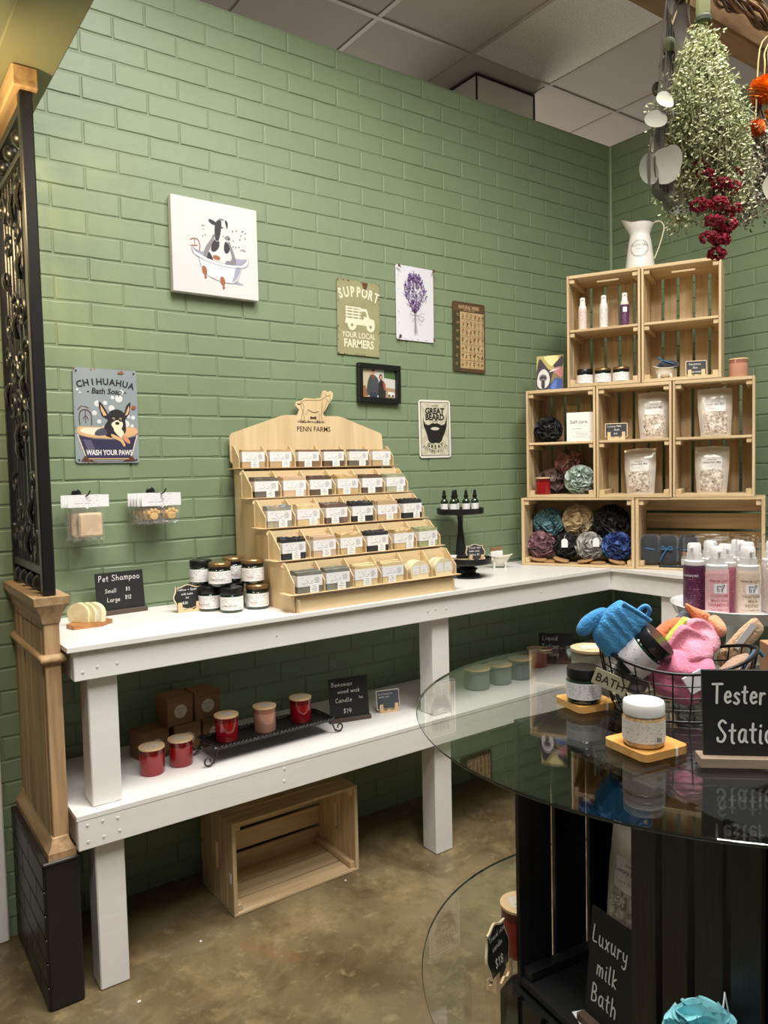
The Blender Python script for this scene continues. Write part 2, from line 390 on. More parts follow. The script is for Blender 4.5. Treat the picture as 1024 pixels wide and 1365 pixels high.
def type_mesh(text, bold=0.0, space=1.0):
    key = (text, bold, space)
    if key not in _TX:
        cu = bpy.data.curves.new('t', 'FONT'); cu.body = text; cu.size = 1; cu.align_x = 'CENTER'; cu.offset = bold; cu.resolution_u = 2; cu.space_character = space
        o = bpy.data.objects.new('t', cu); COL.objects.link(o)
        dg = bpy.context.evaluated_depsgraph_get(); me = bpy.data.meshes.new_from_object(o.evaluated_get(dg))
        _TX[key] = ([v.co.copy() for v in me.vertices], [tuple(p.vertices) for p in me.polygons])
        bpy.data.objects.remove(o); bpy.data.curves.remove(cu); bpy.data.meshes.remove(me)
    return _TX[key]
def typ(mb, text, x, z, size, y, M=None, bold=0.0, sx=1.0, space=1.0, rot=0.0, cyl=None, shear=0.0):
    """printed text centred at x with baseline z; cyl=(radius) wraps it round a vertical cylinder facing -Y"""
    vs, fs = type_mesh(text, bold, space); out = []
    ca, sa = math.cos(rot), math.sin(rot)
    for p in vs:
        px, pz = (p.x + p.y * shear) * size * sx, p.y * size; px, pz = px * ca - pz * sa + x, px * sa + pz * ca + z
        if cyl: a = px / cyl; out.append((math.sin(a) * cyl, -math.cos(a) * cyl, pz))
        else: out.append((px, y, pz))
    mb.add(out, fs, M)
def arc_type(mb, text, cx, cz, rad, a0, a1, size, y, bold=0.0, sx=1.0, inside=False, M=None):
    n = len(text)
    for i, c in enumerate(text):
        a = a0 + (a1 - a0) * (i / (n - 1))
        if c == ' ': continue
        if inside: typ(mb, c, cx + math.sin(a) * rad, cz - math.cos(a) * rad, size, y, M, bold, sx, rot=a)
        else: typ(mb, c, cx + math.sin(a) * rad, cz + math.cos(a) * rad, size, y, M, bold, sx, rot=-a)
def poly(mb, pts, y, M=None): mb.add([(p[0], y, p[1]) for p in pts], [tuple(range(len(pts)))], M)
def ell(mb, cx, cz, rx, rz, y, n=14, rot=0.0, M=None):
    c, s = math.cos(rot), math.sin(rot)
    poly(mb, [(cx + rx * math.cos(2 * PI * i / n) * c - rz * math.sin(2 * PI * i / n) * s, cz + rx * math.cos(2 * PI * i / n) * s + rz * math.sin(2 * PI * i / n) * c) for i in range(n)], y, M)
class Art:
    """flat print on a panel; coordinates 0..1 across and up"""
    def __init__(s, parent, w, h, y0, z0=0.0): s.p = parent; s.w = w; s.h = h; s.y = y0; s.z0 = z0; s.n = 0; s.L = {}
    def _(s, m):
        if m.name not in s.L: s.L[m.name] = (m, MB())
        s.n += 1; s.cy = s.y - .00003 * s.n - .0002
        return s.L[m.name][1]
    def X(s, u): return (u - .5) * s.w
    def Z(s, v): return s.z0 + v * s.h
    def poly(s, m, pts, smooth=False):
        mb = s._(m); q = [(s.X(a), s.Z(b)) for a, b in pts]
        poly(mb, cr(q, 3, True) if smooth else q, s.cy)
    def ell(s, m, u, v, ru, rv, rot=0.0, n=14): ell(s._(m), s.X(u), s.Z(v), ru * s.w, rv * s.h, s.cy, n, rot)
    def line(s, m, pts, w, smooth=True):
        q = [(s.X(a), s.Z(b)) for a, b in pts]; ribbon(s._(m), cr(q, 3) if smooth and len(q) > 2 else q, w, s.cy)
    def text(s, m, t, u, v, size, bold=0.0, sx=1.0, space=1.0, rot=0, shear=0): typ(s._(m), t, s.X(u), s.Z(v), size, s.cy, None, bold, sx, space, rot, shear=shear)
    def arc(s, m, t, u, v, rad, a0, a1, size, bold=0.0, sx=1.0, inside=False): arc_type(s._(m), t, s.X(u), s.Z(v), rad, R(a0), R(a1), size, s.cy, bold, sx, inside)
    def done(s, name='printed_picture'):
        for k, (m, mb) in s.L.items(): obj(name if 'ink' not in k else 'lettering', mb, m, s.p, smooth=0, kind='stuff')
def flat(name, rgb): return mat(name, rgb, .5)
# ================================================================== THE SETTING
def struct(name, mb, m, parent=None, smooth=35, kind='structure'):
    o = obj(name, mb, m, parent, smooth)
    if parent is None: o['kind'] = 'structure'
    return o
WTOP = 2.905; CEIL = 3.57
wall_left = struct('wall_left', MB().box((-2.2, .06, WTOP / 2), (4.62, .12, WTOP)), M_JOINT)
wall_right = struct('wall_right', MB().box((.06, -1.75, WTOP / 2), (.12, 3.50, WTOP)), M_JOINT)
def brick_mesh(w, h, d, seed):
    rr = random.Random(seed); mb = MB()
    def jit(): return rr.uniform(-.0016, .0016)
    n = 4
    # outline ring at base, ring at shoulder, inner face
    xs = [-w / 2 + w * i / n for i in range(n + 1)]
    base = [(x, h / 2 + jit()) for x in xs] + [(w / 2 + jit(), 0)] + [(x, -h / 2 + jit()) for x in reversed(xs)] + [(-w / 2 + jit(), 0)]
    m = len(base); vs = []
    for k, (ins, dep) in enumerate(((0, 0.0), (.0008, -d * .6), (.0028, -d))):
        for x, z in base:
            vs.append((x - math.copysign(min(ins, abs(x)), x) , dep, z - math.copysign(min(ins, abs(z)), z)))
    fs = [(k * m + i, k * m + (i + 1) % m, (k + 1) * m + (i + 1) % m, (k + 1) * m + i) for k in range(2) for i in range(m)]
    fs.append(tuple(range(2 * m, 3 * m)))
    mb.add(vs, [f[::-1] for f in fs]); return mb
CH = .0677; BL = .203; BD = .0024
BR = [brick_mesh(BL - .0055, CH - .0055, BD, i).mesh('brick', 18) for i in range(5)]
for me in BR: me.materials.append(M_GREEN)
BRH = [brick_mesh(BL / 2 - .0075, CH - .0075, BD, 10 + i) for i in range(2)]
def px_area(p, nrm):
    d = p - CAM; z = d.dot(_f)
    if z < .1: return 0
    return BL * CH * abs(d.normalized().dot(nrm)) / (z * z)
def lay(wall, n_courses, x_of, s0, s1, M, nrm, limit):
    cells = []
    for k in range(n_courses):
        zc = (2.358 % CH) + CH * (k + .5) - CH
        if zc + CH / 2 > WTOP: continue
        off = (s_phase + (BL / 2 if k % 2 else 0)) % BL
        s = s0 - BL + off
        while s < s1:
            a = max(s, s0); b = min(s + BL, s1)
            if b - a > .05: cells.append(((a + b) / 2, zc, b - a))
            s += BL
    full = []
    for (c, z, w) in cells:
        p = M @ Vector((c, 0, z)); full.append((px_area(p, nrm), c, z, w))
    full.sort(reverse=True)
    rest = MB(); n = 0
    for a, c, z, w in full:
        dep = rnd.uniform(-.0010, .0008)
        if n < limit and abs(w - BL) < 1e-4:
            o = bpy.data.objects.new('brick', BR[n % 5]); COL.objects.link(o); o.parent = wall
            o.matrix_local = M @ T(c + rnd.uniform(-.0010, .0010), dep, z + rnd.uniform(-.0008, .0008)) @ RY(rnd.uniform(-.005, .005)); n += 1
        else:
            b = brick_mesh(w - .0055, CH - .0055, BD, n); rest.add(b.v, b.f, M @ T(c, dep, z)); n += 0
    obj('brick_remainder', rest, M_GREEN, wall, 18, kind='stuff')
s_phase = 0.0
# local wall frame: X along the wall, -Y out of the face
s_phase = (-2.396 - (-4.4)) % BL + (BL / 2 if int((1.855 - (2.358 % CH)) / CH) % 2 == 1 else 0)
lay(wall_left, 44, None, -4.4, 0.0, Matrix.Identity(4), Vector((0, 1, 0)), 300)
s_phase = .02
lay(wall_right, 44, None, 0.0, 3.4, RZ(-PI / 2), Vector((1, 0, 0)), 300)
struct('trim_1', MB().box((-.004, -.005, WTOP / 2), (.016, .018, WTOP - .004), .004), mat('corner_bead_green', (138, 158, 122), .45))
# floor
mf = mat('polished_concrete', (140, 126, 96), .30, var=.08, vscale=1.6, rgb2=(98, 84, 58), bump=.12, bscale=14, spec=.5)
nt = mf.node_tree; N = nt.nodes; L = nt.links; b = N['Principled BSDF']; prev = b.inputs['Base Color'].links[0].from_socket
tc = [n for n in N if n.type == 'TEX_COORD'][0]
def layer(prev, scale, lo, hi, col, fac, detail=6, dist=0.0):
    n = N.new('ShaderNodeTexNoise'); n.inputs['Scale'].default_value = scale; n.inputs['Detail'].default_value = detail + 4; n.inputs['Roughness'].default_value = .68; n.inputs['Distortion'].default_value = dist
    L.new(tc.outputs['Object'], n.inputs['Vector'])
    r = N.new('ShaderNodeMapRange'); r.inputs['From Min'].default_value = lo; r.inputs['From Max'].default_value = hi; r.inputs['To Max'].default_value = fac
    L.new(n.outputs['Fac'], r.inputs['Value']); mx = N.new('ShaderNodeMix'); mx.data_type = 'RGBA'
    L.new(r.outputs[0], mx.inputs[0]); L.new(prev, mx.inputs[6]); mx.inputs[7].default_value = (*lin(col), 1); return mx.outputs[2]
prev = layer(prev, 3.1, .48, .64, (78, 62, 38), .75, 8, .6)
prev = layer(prev, 5.5, .52, .70, (170, 150, 110), .55, 8, .3)
prev = layer(prev, 2.3, .60, .72, (150, 102, 56), .5, 7, 1.0)
prev = layer(prev, 13, .50, .66, (92, 76, 50), .5, 8, .4)
prev = layer(prev, 17, .56, .70, (176, 158, 120), .5, 8, .4)
prev = layer(prev, 38, .62, .72, (176, 158, 120), .35, 3)
prev = layer(prev, 60, .63, .72, (70, 56, 36), .5, 3)
L.new(prev, b.inputs['Base Color'])
floor = struct('floor', MB().box((-2.4, -1.9, -.05), (5.2, 4.2, .1)), mf)
crumbs = MB()
for _ in range(9):
    x, y = rnd.uniform(-2.7, -.8), rnd.uniform(-1.6, -.3)
    crumbs.box((x, y, .001), (rnd.uniform(.003, .01), rnd.uniform(.003, .007), .002), M=None)
obj('paper_crumb', crumbs, M_WHITE2, floor, kind='stuff')
# ceiling: 2 x 4 ft lay-in tiles on a grid, above the partition walls
cm = mat('ceiling_tile', (204, 190, 176), .85, var=.02, vscale=6, bump=.15, bscale=90)
cmt = mat('pitted_ceiling_tile', (252, 244, 228), .9, var=.06, vscale=110, rgb2=(226, 214, 194), bump=.5, bscale=70, bdist=.006)
ceiling = struct('ceiling', MB().box((-.9, -.5, CEIL + .08), (9.4, 9.0, .1)), cm)
x0 = .341 - .6108 * 9; y0 = .692 - 1.2216 * 4
gr = MB()
for i in range(15):
    for j in range(7):
        cx, cy = x0 + .6108 * (i + .5), y0 + 1.2216 * (j + .5)
        pit = abs(cx - (-.253 + .297)) < .3 and abs(cy - .08) < .4
        obj('ceiling_tile', MB().box((cx, cy, CEIL + .010), (.598, 1.208, .016), .003), cmt if pit else cm, ceiling)
for i in range(16): gr.box((x0 + .6108 * i, y0 + 1.2216 * 3.5, CEIL + .0), (.024, 1.2216 * 7, .006))
for j in range(8): gr.box((x0 + .6108 * 7.5, y0 + 1.2216 * j, CEIL - .001), (.6108 * 15, .024, .006))
obj('ceiling_grid', gr, mat('ceiling_grid_metal', (196, 182, 166), .55), ceiling)
# duct box hung below the ceiling behind the partition
dm = mat('duct_grey', (240, 234, 224), .45)
t = thing('ceiling_duct_box', 'small grey boxed duct with dark edges under the ceiling above the green wall', 'duct', (.11, 1.16, CEIL - .16))
obj('duct_body', MB().box((0, 0, 0), (.46, .70, .30), .004), dm, t)
e = MB()
for sx in (-1, 1):
    for sy in (-1, 1): e.box((sx * .232, sy * .352, 0), (.008, .008, .30))
for sz in (-1, 1):
    for sy in (-1, 1): e.box((0, sy * .352, sz * .148), (.47, .008, .010))
    for sx in (-1, 1): e.box((sx * .232, 0, sz * .148), (.008, .70, .010))
e.box((0, -.353, -.04), (.45, .006, .008))
obj('edge_trim', e, M_BLACK, t)
# the partition's white door casing, green header
struct('trim_2', MB().box((-2.850, -.012, 1.1), (.075, .024, 2.2), .004), M_WHITE2)
hd = mat('header_green', (132, 134, 104), .5, bump=.2, bscale=30)
struct('trim_3', MB().box((-2.735, -1.6, 2.625), (.135, 3.19, .56), .003), hd)
# wall vent low on the left wall
vm = mat('vent_beige', (120, 112, 88), .5)
t = thing('wall_vent', 'small beige slotted vent cover low on the green wall under the bench', 'vent', (-.915, -.006, .012))
obj('vent_plate', MB().box((0, -.004, .05), (.13, .006, .10), .002), vm, t)
sl = MB()
for i in range(7):
    for j in range(3): sl.box((-.051 + .017 * i, -.0073, .020 + .030 * j), (.005, .0012, .02))
obj('vent_slot', sl, mat('vent_slot_dark', (60, 54, 40), .6), t, kind='stuff')

# ================================================================== CARVED PILASTER WITH IRON SCREEN
WA = [wood('aged_oak_' + a, (192, 162, 122), (146, 114, 80), i, .6, scale=.8) for i, a in enumerate('xyz')]
t = thing('pilaster_screen', 'tall partition end with black block base, raw wood pilaster and ornate black iron screen', 'partition', (-2.742, -.2, 0))
# x: thin (partition thickness), y: its length out from the wall (local -y = towards the room)
PB = thing_base = obj('base', MB().box((.0, -.005, .19), (.084, .43, .38), .004), mat('black_block_paint', (24, 23, 24), .35, bump=.2, bscale=40), t)
k = 0
for row in range(6):
    yy = -.218 + (0 if row % 2 else -.09)
    while yy < .2:
        a, b_ = max(yy, -.218), min(yy + .18, .208)
        if b_ - a > .03: obj('block', MB().box((-.0435, (a + b_) / 2, .034 + .0625 * row), (.005, b_ - a - .004, .058), .0015), MC['black_block_paint'], PB)
        yy += .18
obj('base_ledge', MB().box((0, -.005, .384), (.094, .44, .010), .003), mat('worn_black_edge', (44, 38, 34), .5, var=.4, vscale=30), t)
obj('shaft', MB().box((.006, .0, .70), (.038, .405, .60), .002), WA[2], t)
for i, yy in enumerate((-.13, -.02, .1)):
    obj('plank', MB().box((-.0145, yy, .70), (.004, .105, .54), .001), WA[2], t)
bm = MB(); prof = [(0, 0), (.018, 0), (.018, .018), (.009, .032), (.004, .05), (0, .052)]
def moulding(mb, prof, z, x0, x1, yf, yb):          # runs round -x, -y and +x sides
    n = len(prof); vs = []; rings = []
    for (cx, cy, dx, dy) in ((x0, yb, -1, 0), (x0, yf, -1, -1), (x1, yf, 1, -1), (x1, yb, 1, 0)):
        rings.append([len(vs) + i for i in range(n)]); vs += [(cx + dx * o, cy + dy * o, z + h) for o, h in prof]
    fs = [(a[i], b[i], b[(i + 1) % n], a[(i + 1) % n]) for a, b in zip(rings, rings[1:]) for i in range(n)]
    fs += [tuple(rings[0]), tuple(rings[-1][::-1])]
    mb.add(vs, fs)
moulding(bm, prof, .389, -.013, .018, -.203, .20); obj('base_moulding', bm, WA[1], t, smooth=20)
cm_ = MB(); moulding(cm_, [(0, 0), (.004, .004), (.008, .024), (.016, .04), (.024, .052), (.026, .072), (0, .072)], .985, -.012, .022, -.203, .20)
cm_.box((.005, 0, 1.021), (.032, .40, .070)); obj('cap', cm_, WA[1], t, smooth=20)
rm = MB(); moulding(rm, [(0, 0), (.008, .002), (.013, .010), (.010, .020), (0, .024)], .885, -.013, .025, -.203, .20); obj('band_moulding', rm, WA[1], t, smooth=60)
FZ0, FZ1 = 1.058, 2.292
obj('front_stile', MB().box((.006, -.186, (FZ0 + FZ1) / 2), (.030, .032, FZ1 - FZ0), .003), M_BLACK, t)
obj('rear_stile', MB().box((.004, .176, (FZ0 + FZ1) / 2), (.030, .022, FZ1 - FZ0), .003), M_BLACK, t)
for z, h in ((1.12, .022), (2.255, .020), (2.155, .014)): obj('rail', MB().box((.004, -.005, z), (.026, .34, h), .002), M_BLACK, t)
for i in range(4): obj('ball_foot', MB().sphere((.004, -.13 + .085 * i, 1.084), .024, 14, 10), M_IRON, t)
for i in range(3): obj('ball_finial', MB().sphere((.004, -.12 + .11 * i, 2.205), .022, 14, 10), M_IRON, t)
for yy in (-.150, -.118, -.078, -.030, .018, .062, .100, .140):
    obj('screen_bar', MB().tube([(.004, yy, 1.13), (.004, yy, 2.15)], .0042, 8), M_IRON, t)
def spiral(cy, cz, r0, turns, a0, sgn=1, n=26, tail=None):
    pts = [(-.004, cy + sgn * (r0 * (1 - .8 * i / n)) * math.cos(a0 + turns * 2 * PI * i / n), cz + (r0 * (1 - .8 * i / n)) * math.sin(a0 + turns * 2 * PI * i / n)) for i in range(n + 1)]
    return ([tail] if tail else []) + pts
def scroll(cy, cz, r, a0, sgn, tail=None, th=.0055, m=None):
    pts = spiral(cy, cz, r, 1.35, a0, sgn, 24, tail)
    rs = [th * (1 - .5 * i / len(pts)) for i in range(len(pts))]
    obj('scroll', MB().tube(pts, th, 8, rs=rs), M_IRON, t)
for (cy, cz, r, a0, sg) in [(-.115, 2.09, .040, -1.2, 1), (.0, 2.06, .042, 3.6, 1), (.105, 2.09, .040, -1.2, -1), (-.06, 1.98, .03, 1.2, 1), (.06, 1.98, .03, 1.2, -1),
    (-.09, 1.78, .036, 2.4, 1), (-.01, 1.80, .045, .6, 1), (.08, 1.77, .04, 2.2, -1), (-.12, 1.68, .034, .2, 1), (-.04, 1.66, .044, 3.0, -1), (.05, 1.65, .046, 2.4, 1), (.13, 1.69, .032, 0, -1),
    (-.09, 1.57, .040, 4.2, 1), (.0, 1.55, .04, 1.3, 1), (.09, 1.56, .04, 4.0, -1), (-.05, 1.47, .03, .5, 1), (.05, 1.46, .03, .5, -1),
    (-.12, 1.34, .030, 1, 1), (.12, 1.34, .030, 1, -1), (-.075, 1.27, .034, 4.3, 1), (.075, 1.27, .034, 4.3, -1), (-.12, 1.19, .034, 2.2, 1), (-.02, 1.20, .034, 1.2, -1), (.07, 1.19, .036, 2.2, 1), (.14, 1.2, .026, 2, -1)]:
    scroll(cy, cz, r, a0, sg)
def leafc(cy, cz, a, L_=.05, w=.014):
    pts = []
    mb = MB()
    def fn(u, v):
        s = (u - .5) * 2; k = math.sin(PI * min(1, v * 1.05)) ** .7 * w * (1 + .25 * math.sin(v * 22))
        y = s * k; z = v * L_; x = -.012 - .010 * math.sin(PI * v) + .006 * s * s
        return (x, cy + y * math.cos(a) - z * math.sin(a), cz + y * math.sin(a) + z * math.cos(a))
    mb.grid(4, 8, fn); mb.grid(4, 8, lambda u, v: tuple(Vector(fn(u, v)) + Vector((.006, 0, 0)))); obj('acanthus_leaf', mb, M_IRON, t, smooth=80)
for i, (cy, cz, a) in list(enumerate([(-.10, 1.86, .3), (-.02, 1.88, -.2), (.06, 1.86, -.5), (-.13, 1.74, .8), (-.03, 1.72, .1), (.09, 1.72, -.7), (-.08, 1.62, 2.6), (.02, 1.61, 3.1), (.11, 1.62, 3.6), (-.11, 1.50, 2.7), (.0, 1.50, 3.1), (.1, 1.5, 3.6), (0, 1.40, .0), (-.02, 1.30, 3.0), (-.10, 1.24, .4), (.06, 1.26, -.4), (-.05, 1.15, 0.2), (.1, 1.15, -.2), (-.05, 2.02, .1), (.05, 2.03, -.1), (-.14, 2.02, .2), (.13, 2.0, 0)]))[::2]:
    leafc(cy, cz, a, .055 if i % 2 else .068, .015 if i % 3 else .019)
cap2 = MB(); cap2.box((.004, -.005, 2.318), (.060, .42, .052), .004); obj('top_block', cap2, WA[1], t)

# ================================================================== L-SHAPED BENCH
bench = thing('display_bench', 'long white painted L-shaped wooden bench with lower shelf along the green wall', 'bench', (-1.36, -.23, 0))
bench_off = Vector((-1.36, -.23, 0))
def bpart(name, mb, m=M_WHITE, **k):
    o = obj(name, mb, m, bench, **k); o.location = -bench_off; return o
TZ = .929; SZ = .495
bpart('tabletop', MB().prism([(0, 0)] * 0 or [(-2.714, -.010), (-2.714, -.455), (-.597, -.455), (-.597, -2.1), (-.010, -2.1), (-.010, -.010)], 0, .012, RX(PI / 2) @ Matrix.Scale(1, 4)) if False else MB().add(
    [(-2.714, -.455, TZ - .012), (-.597, -.455, TZ - .012), (-.597, -2.1, TZ - .012), (-.010, -2.1, TZ - .012), (-.010, -.010, TZ - .012), (-2.714, -.010, TZ - .012)] +
    [(-2.714, -.455, TZ), (-.597, -.455, TZ), (-.597, -2.1, TZ), (-.010, -2.1, TZ), (-.010, -.010, TZ), (-2.714, -.010, TZ)],
    [(5, 4, 3, 2, 1, 0), (6, 7, 8, 9, 10, 11)] + [(i, (i + 1) % 6, 6 + (i + 1) % 6, 6 + i) for i in range(6)]))
AH = .078
bpart('front_apron', MB().box((-1.639, -.429, TZ - .013 - AH / 2), (2.116, .024, AH), .002))
bpart('front_apron', MB().box((-.569, -1.26, TZ - .013 - AH / 2), (.024, 1.66, AH), .002))
bpart('end_apron', MB().box((-2.686, -.225, TZ - .013 - AH / 2), (.022, .38, AH), .002))
bpart('back_apron', MB().box((-1.36, -.022, TZ - .013 - AH / 2), (2.66, .022, AH), .002))
bpart('lower_shelf', MB().add(
    [(-2.708, -.447, SZ - .012), (-.597, -.447, SZ - .012), (-.597, -2.1, SZ - .012), (-.010, -2.1, SZ - .012), (-.010, -.010, SZ - .012), (-2.708, -.010, SZ - .012)] +
    [(-2.708, -.447, SZ), (-.597, -.447, SZ), (-.597, -2.1, SZ), (-.010, -2.1, SZ), (-.010, -.010, SZ), (-2.708, -.010, SZ)],
    [(5, 4, 3, 2, 1, 0), (6, 7, 8, 9, 10, 11)] + [(i, (i + 1) % 6, 6 + (i + 1) % 6, 6 + i) for i in range(6)]))
SH = .078
bpart('shelf_apron', MB().box((-1.645, -.434, SZ - .013 - SH / 2), (2.122, .024, SH), .002))
bpart('shelf_apron', MB().box((-.574, -1.26, SZ - .013 - SH / 2), (.024, 1.66, SH), .002))
bpart('shelf_end_apron', MB().box((-2.690, -.225, SZ - .013 - SH / 2), (.022, .39, SH), .002))
def leg(x, y):
    mb = MB().box((x, y, (SZ - .013) / 2 + .0), (.076, .076, SZ - .014), .003)
    mb.box((x, y, (SZ + TZ - .012) / 2), (.076, .076, TZ - SZ - .013), .003)
    bpart('leg', mb)
for x, y in ((-2.621, -.376), (-1.476, -.376), (-.525, -.70), (-.525, -1.9)): leg(x, y)
sc = MB()
for x, z in [(-2.675, .860), (-2.639, .868), (-2.589, .869), (-2.677, .907), (-2.641, .909), (-2.125, .874), (-1.554, .872), (-1.518, .875), (-1.471, .871), (-1.0, .875)]:
    sc.lathe([(.0, .0016), (.003, .0016), (.0038, .0008), (.0042, 0)], 8, M=T(x, -.441, z) @ RX(PI / 2))
for x, z in [(-2.682, .467), (-2.644, .468), (-2.606, .465), (-2.682, .424), (-2.643, .426), (-2.602, .430), (-2.116, .471), (-2.118, .434)]:
    sc.lathe([(.0, .0016), (.003, .0016), (.0038, .0008), (.0042, 0)], 8, M=T(x, -.446, z) @ RX(PI / 2))
bpart('screw_head', sc, mat('painted_screw', (214, 212, 208), .3), kind='stuff')

# ================================================================== WOODEN CRATES
def crate(name, label, L_=.457, Wd=.292, D=.236, horiz=True, shelf=False, M3=None, loc=(0, 0, 0), rz=0, group=None, ends=3, backn=4, tag_=None, slots=True, back_off=0):
    """open face at -Y, front-lower-left corner at origin; horiz: long side along X. Long sides = 3 slats, ends = boards, back = slats"""
    if M3 is None: M3 = PINE
    t = thing(name, label, 'crate', loc, rz, group)
    mx = {0: 0, 1: 1, 2: 2} if horiz else {0: 2, 1: 1, 2: 0}
    def P(nm, boxes, ax, b=.0012):
        mb = MB()
        for c, d in boxes:
            if not horiz: c = (c[2], c[1], c[0]); d = (d[2], d[1], d[0])
            mb.box(c, d, b)
        ax2 = ax if horiz else {0: 2, 1: 1, 2: 0}[ax]
        return obj(nm, mb, M3[ax2], t)
    th = .009; te = .013; Dw = D - th
    g = .008; sw = (Dw - 2 * g) / 3
    for zc in (th / 2, Wd - th / 2):
        for i in range(3): P('side_slat', [((L_ / 2, sw / 2 + i * (sw + g), zc), (L_, sw, th))], 0)
    for k_, xc in enumerate((te / 2, L_ - te / 2)):
        ew = (Dw - (ends - 1) * .0015) / ends
        for i in range(ends):
            yc = ew / 2 + i * (ew + .0015); H = Wd - 2 * th - .0005
            if slots and i == ends // 2:
                hw = .045
                P('end_board', [((xc, yc, th + (H / 2 - hw) / 2), (te, ew, H / 2 - hw)), ((xc, yc, Wd - th - (H / 2 - hw) / 2), (te, ew, H / 2 - hw)),
                                ((xc, yc - ew * .36, Wd / 2), (te, ew * .26, 2 * hw + .002)), ((xc, yc + ew * .36, Wd / 2), (te, ew * .26, 2 * hw + .002))], 2)
            else: P('end_board', [((xc, yc, Wd / 2), (te, ew, H))], 2)
    bw = (Wd - (backn - 1) * .011) / backn
    for i in range(backn): P('back_slat', [((L_ / 2, D - th / 2, bw / 2 + i * (bw + .011)), (L_, th, bw))], 0)
    for xc in (te + .009, L_ - te - .009):
        for zc in (th + .011, Wd - th - .011): P('corner_post', [((xc, Dw / 2 + .003, zc), (.018, Dw - .008, .021))], 1)
    if shelf:
        z = L_ * .505
        for i in range(3): P('shelf_board', [((z, .004 + sw / 2 + i * (sw + g) * .96, Wd / 2), (.010, sw, Wd - 2 * th - .002))], 2)
        for zc in (th + .010, Wd - th - .010): P('shelf_cleat', [((z - .0145, Dw / 2, zc), (.018, Dw - .02, .019))], 1)
    return t
CA = Vector((-.7733, -.1104, TZ)); CRZ = R(-62.64)
cu_ = Vector((math.cos(CRZ), math.sin(CRZ), 0)); cn_ = Vector((-math.sin(CRZ), math.cos(CRZ), 0))
def cw(s, d, z): return CA + cu_ * s + cn_ * d + Vector((0, 0, z))
crate('wooden_crate', 'pale pine crate lying long side down, bottom left of the stack, full of loofahs', .469, .288, .225, True, loc=cw(.010, 0, .0008), rz=CRZ, group='pine crates on the bench', backn=4)
crate('wooden_crate', 'pale pine crate lying long side down, bottom right of the stack, behind the lotion bottles', .469, .288, .225, True, loc=cw(.481, .004, .0008), rz=CRZ, group='pine crates on the bench', backn=4)
MZ = .2896; XZ = MZ + .4565
crate('wooden_crate', 'upright pine crate, leftmost of the middle row, holding loofahs and a card', .455, .290, .225, False, True, loc=cw(.036, .002, MZ), rz=CRZ, group='pine crates on the bench', backn=5)
crate('wooden_crate', 'upright pine crate in the centre of the middle row with a small chalk sign', .455, .290, .225, False, True, loc=cw(.330, .000, MZ), rz=CRZ, group='pine crates on the bench', backn=5)
crate('wooden_crate', 'upright pine crate, rightmost of the middle row, holding two silvery pouches', .455, .290, .225, False, True, loc=cw(.624, .003, MZ), rz=CRZ, group='pine crates on the bench', backn=5)
crate('wooden_crate', 'upright pine crate, top left of the stack, holding pump bottles and jars', .455, .290, .225, False, True, loc=cw(.214, .001, XZ), rz=CRZ, group='pine crates on the bench', backn=5)
crate('wooden_crate', 'upright pine crate, top right of the stack, empty above and with a tub dish below', .455, .290, .225, False, True, loc=cw(.508, .003, XZ), rz=CRZ, group='pine crates on the bench', backn=5)
c = crate('wooden_crate', 'empty pine crate lying on its side on the concrete floor under the bench', .457, .292, .25, True, loc=(-2.239, -.326, .001), ends=5, backn=4)
obj('price_sticker', MB().box((-.0012, .02, .115), (.0015, .012, .03)), M_PAPER, c)
# ================================================================== WALL SIGNS
INK = flat('ink_black', (28, 27, 28)); WHT = flat('print_white', (226, 226, 228))
def face(cam_to, x, y): return 0
def plate(name, label, x0, x1, z0, z1, m, th=.0015, rad=.008, y=-.0072, rot=0.0, group=None, tilt=0.0):
    w, h = x1 - x0, z1 - z0
    t = thing(name, label, 'sign', ((x0 + x1) / 2, y, z0), 0, group); t.rotation_euler = (tilt, rot, 0)
    out = []
    for cx, cz, a in ((w / 2 - rad, rad, -90), (w / 2 - rad, h - rad, 0), (-w / 2 + rad, h - rad, 90), (-w / 2 + rad, rad, 180)):
        for k in range(5): out.append((cx + rad * math.cos(R(a + k * 22.5)), cz + rad * math.sin(R(a + k * 22.5))))
    obj('plate', MB().prism(out, -th, 0), m, t, smooth=0)
    return t, Art(t, w, h, -th)
def holes(a, m, inset=.05):
    asp = a.w / a.h
    for u in (inset, 1 - inset):
        for v in (inset * asp, 1 - inset * asp): a.ell(m, u, v, .014, .014 * asp)
def rust(a, m, n, seed, size=.03, corners=False):
    rr = random.Random(seed); asp = a.w / a.h
    for _ in range(n):
        s = rr.uniform(.3, 1) * size; e = rr.random()
        if e < .35: u, v = rr.random(), 1 - s * asp * .4
        elif e < .6: u, v = rr.random(), s * asp * .4
        elif e < .8: u, v = s * .4, rr.random()
        else: u, v = 1 - s * .4, rr.random()
        if corners: u = rr.choice((0, 1)) + rr.uniform(-1, 1) * .07; v = rr.choice((0, 1)) + rr.uniform(-1, 1) * .04
        u = min(1 - s * .6, max(s * .6, u)); v = min(1 - s * asp * .6, max(s * asp * .6, v))
        n_ = rr.randint(5, 8)
        a.poly(m, [(u + s * .55 * rr.uniform(.5, 1) * math.cos(2 * PI * i / n_), v + s * asp * .55 * rr.uniform(.5, 1) * math.sin(2 * PI * i / n_)) for i in range(n_)])
RUST = flat('rust_brown', (96, 60, 44))
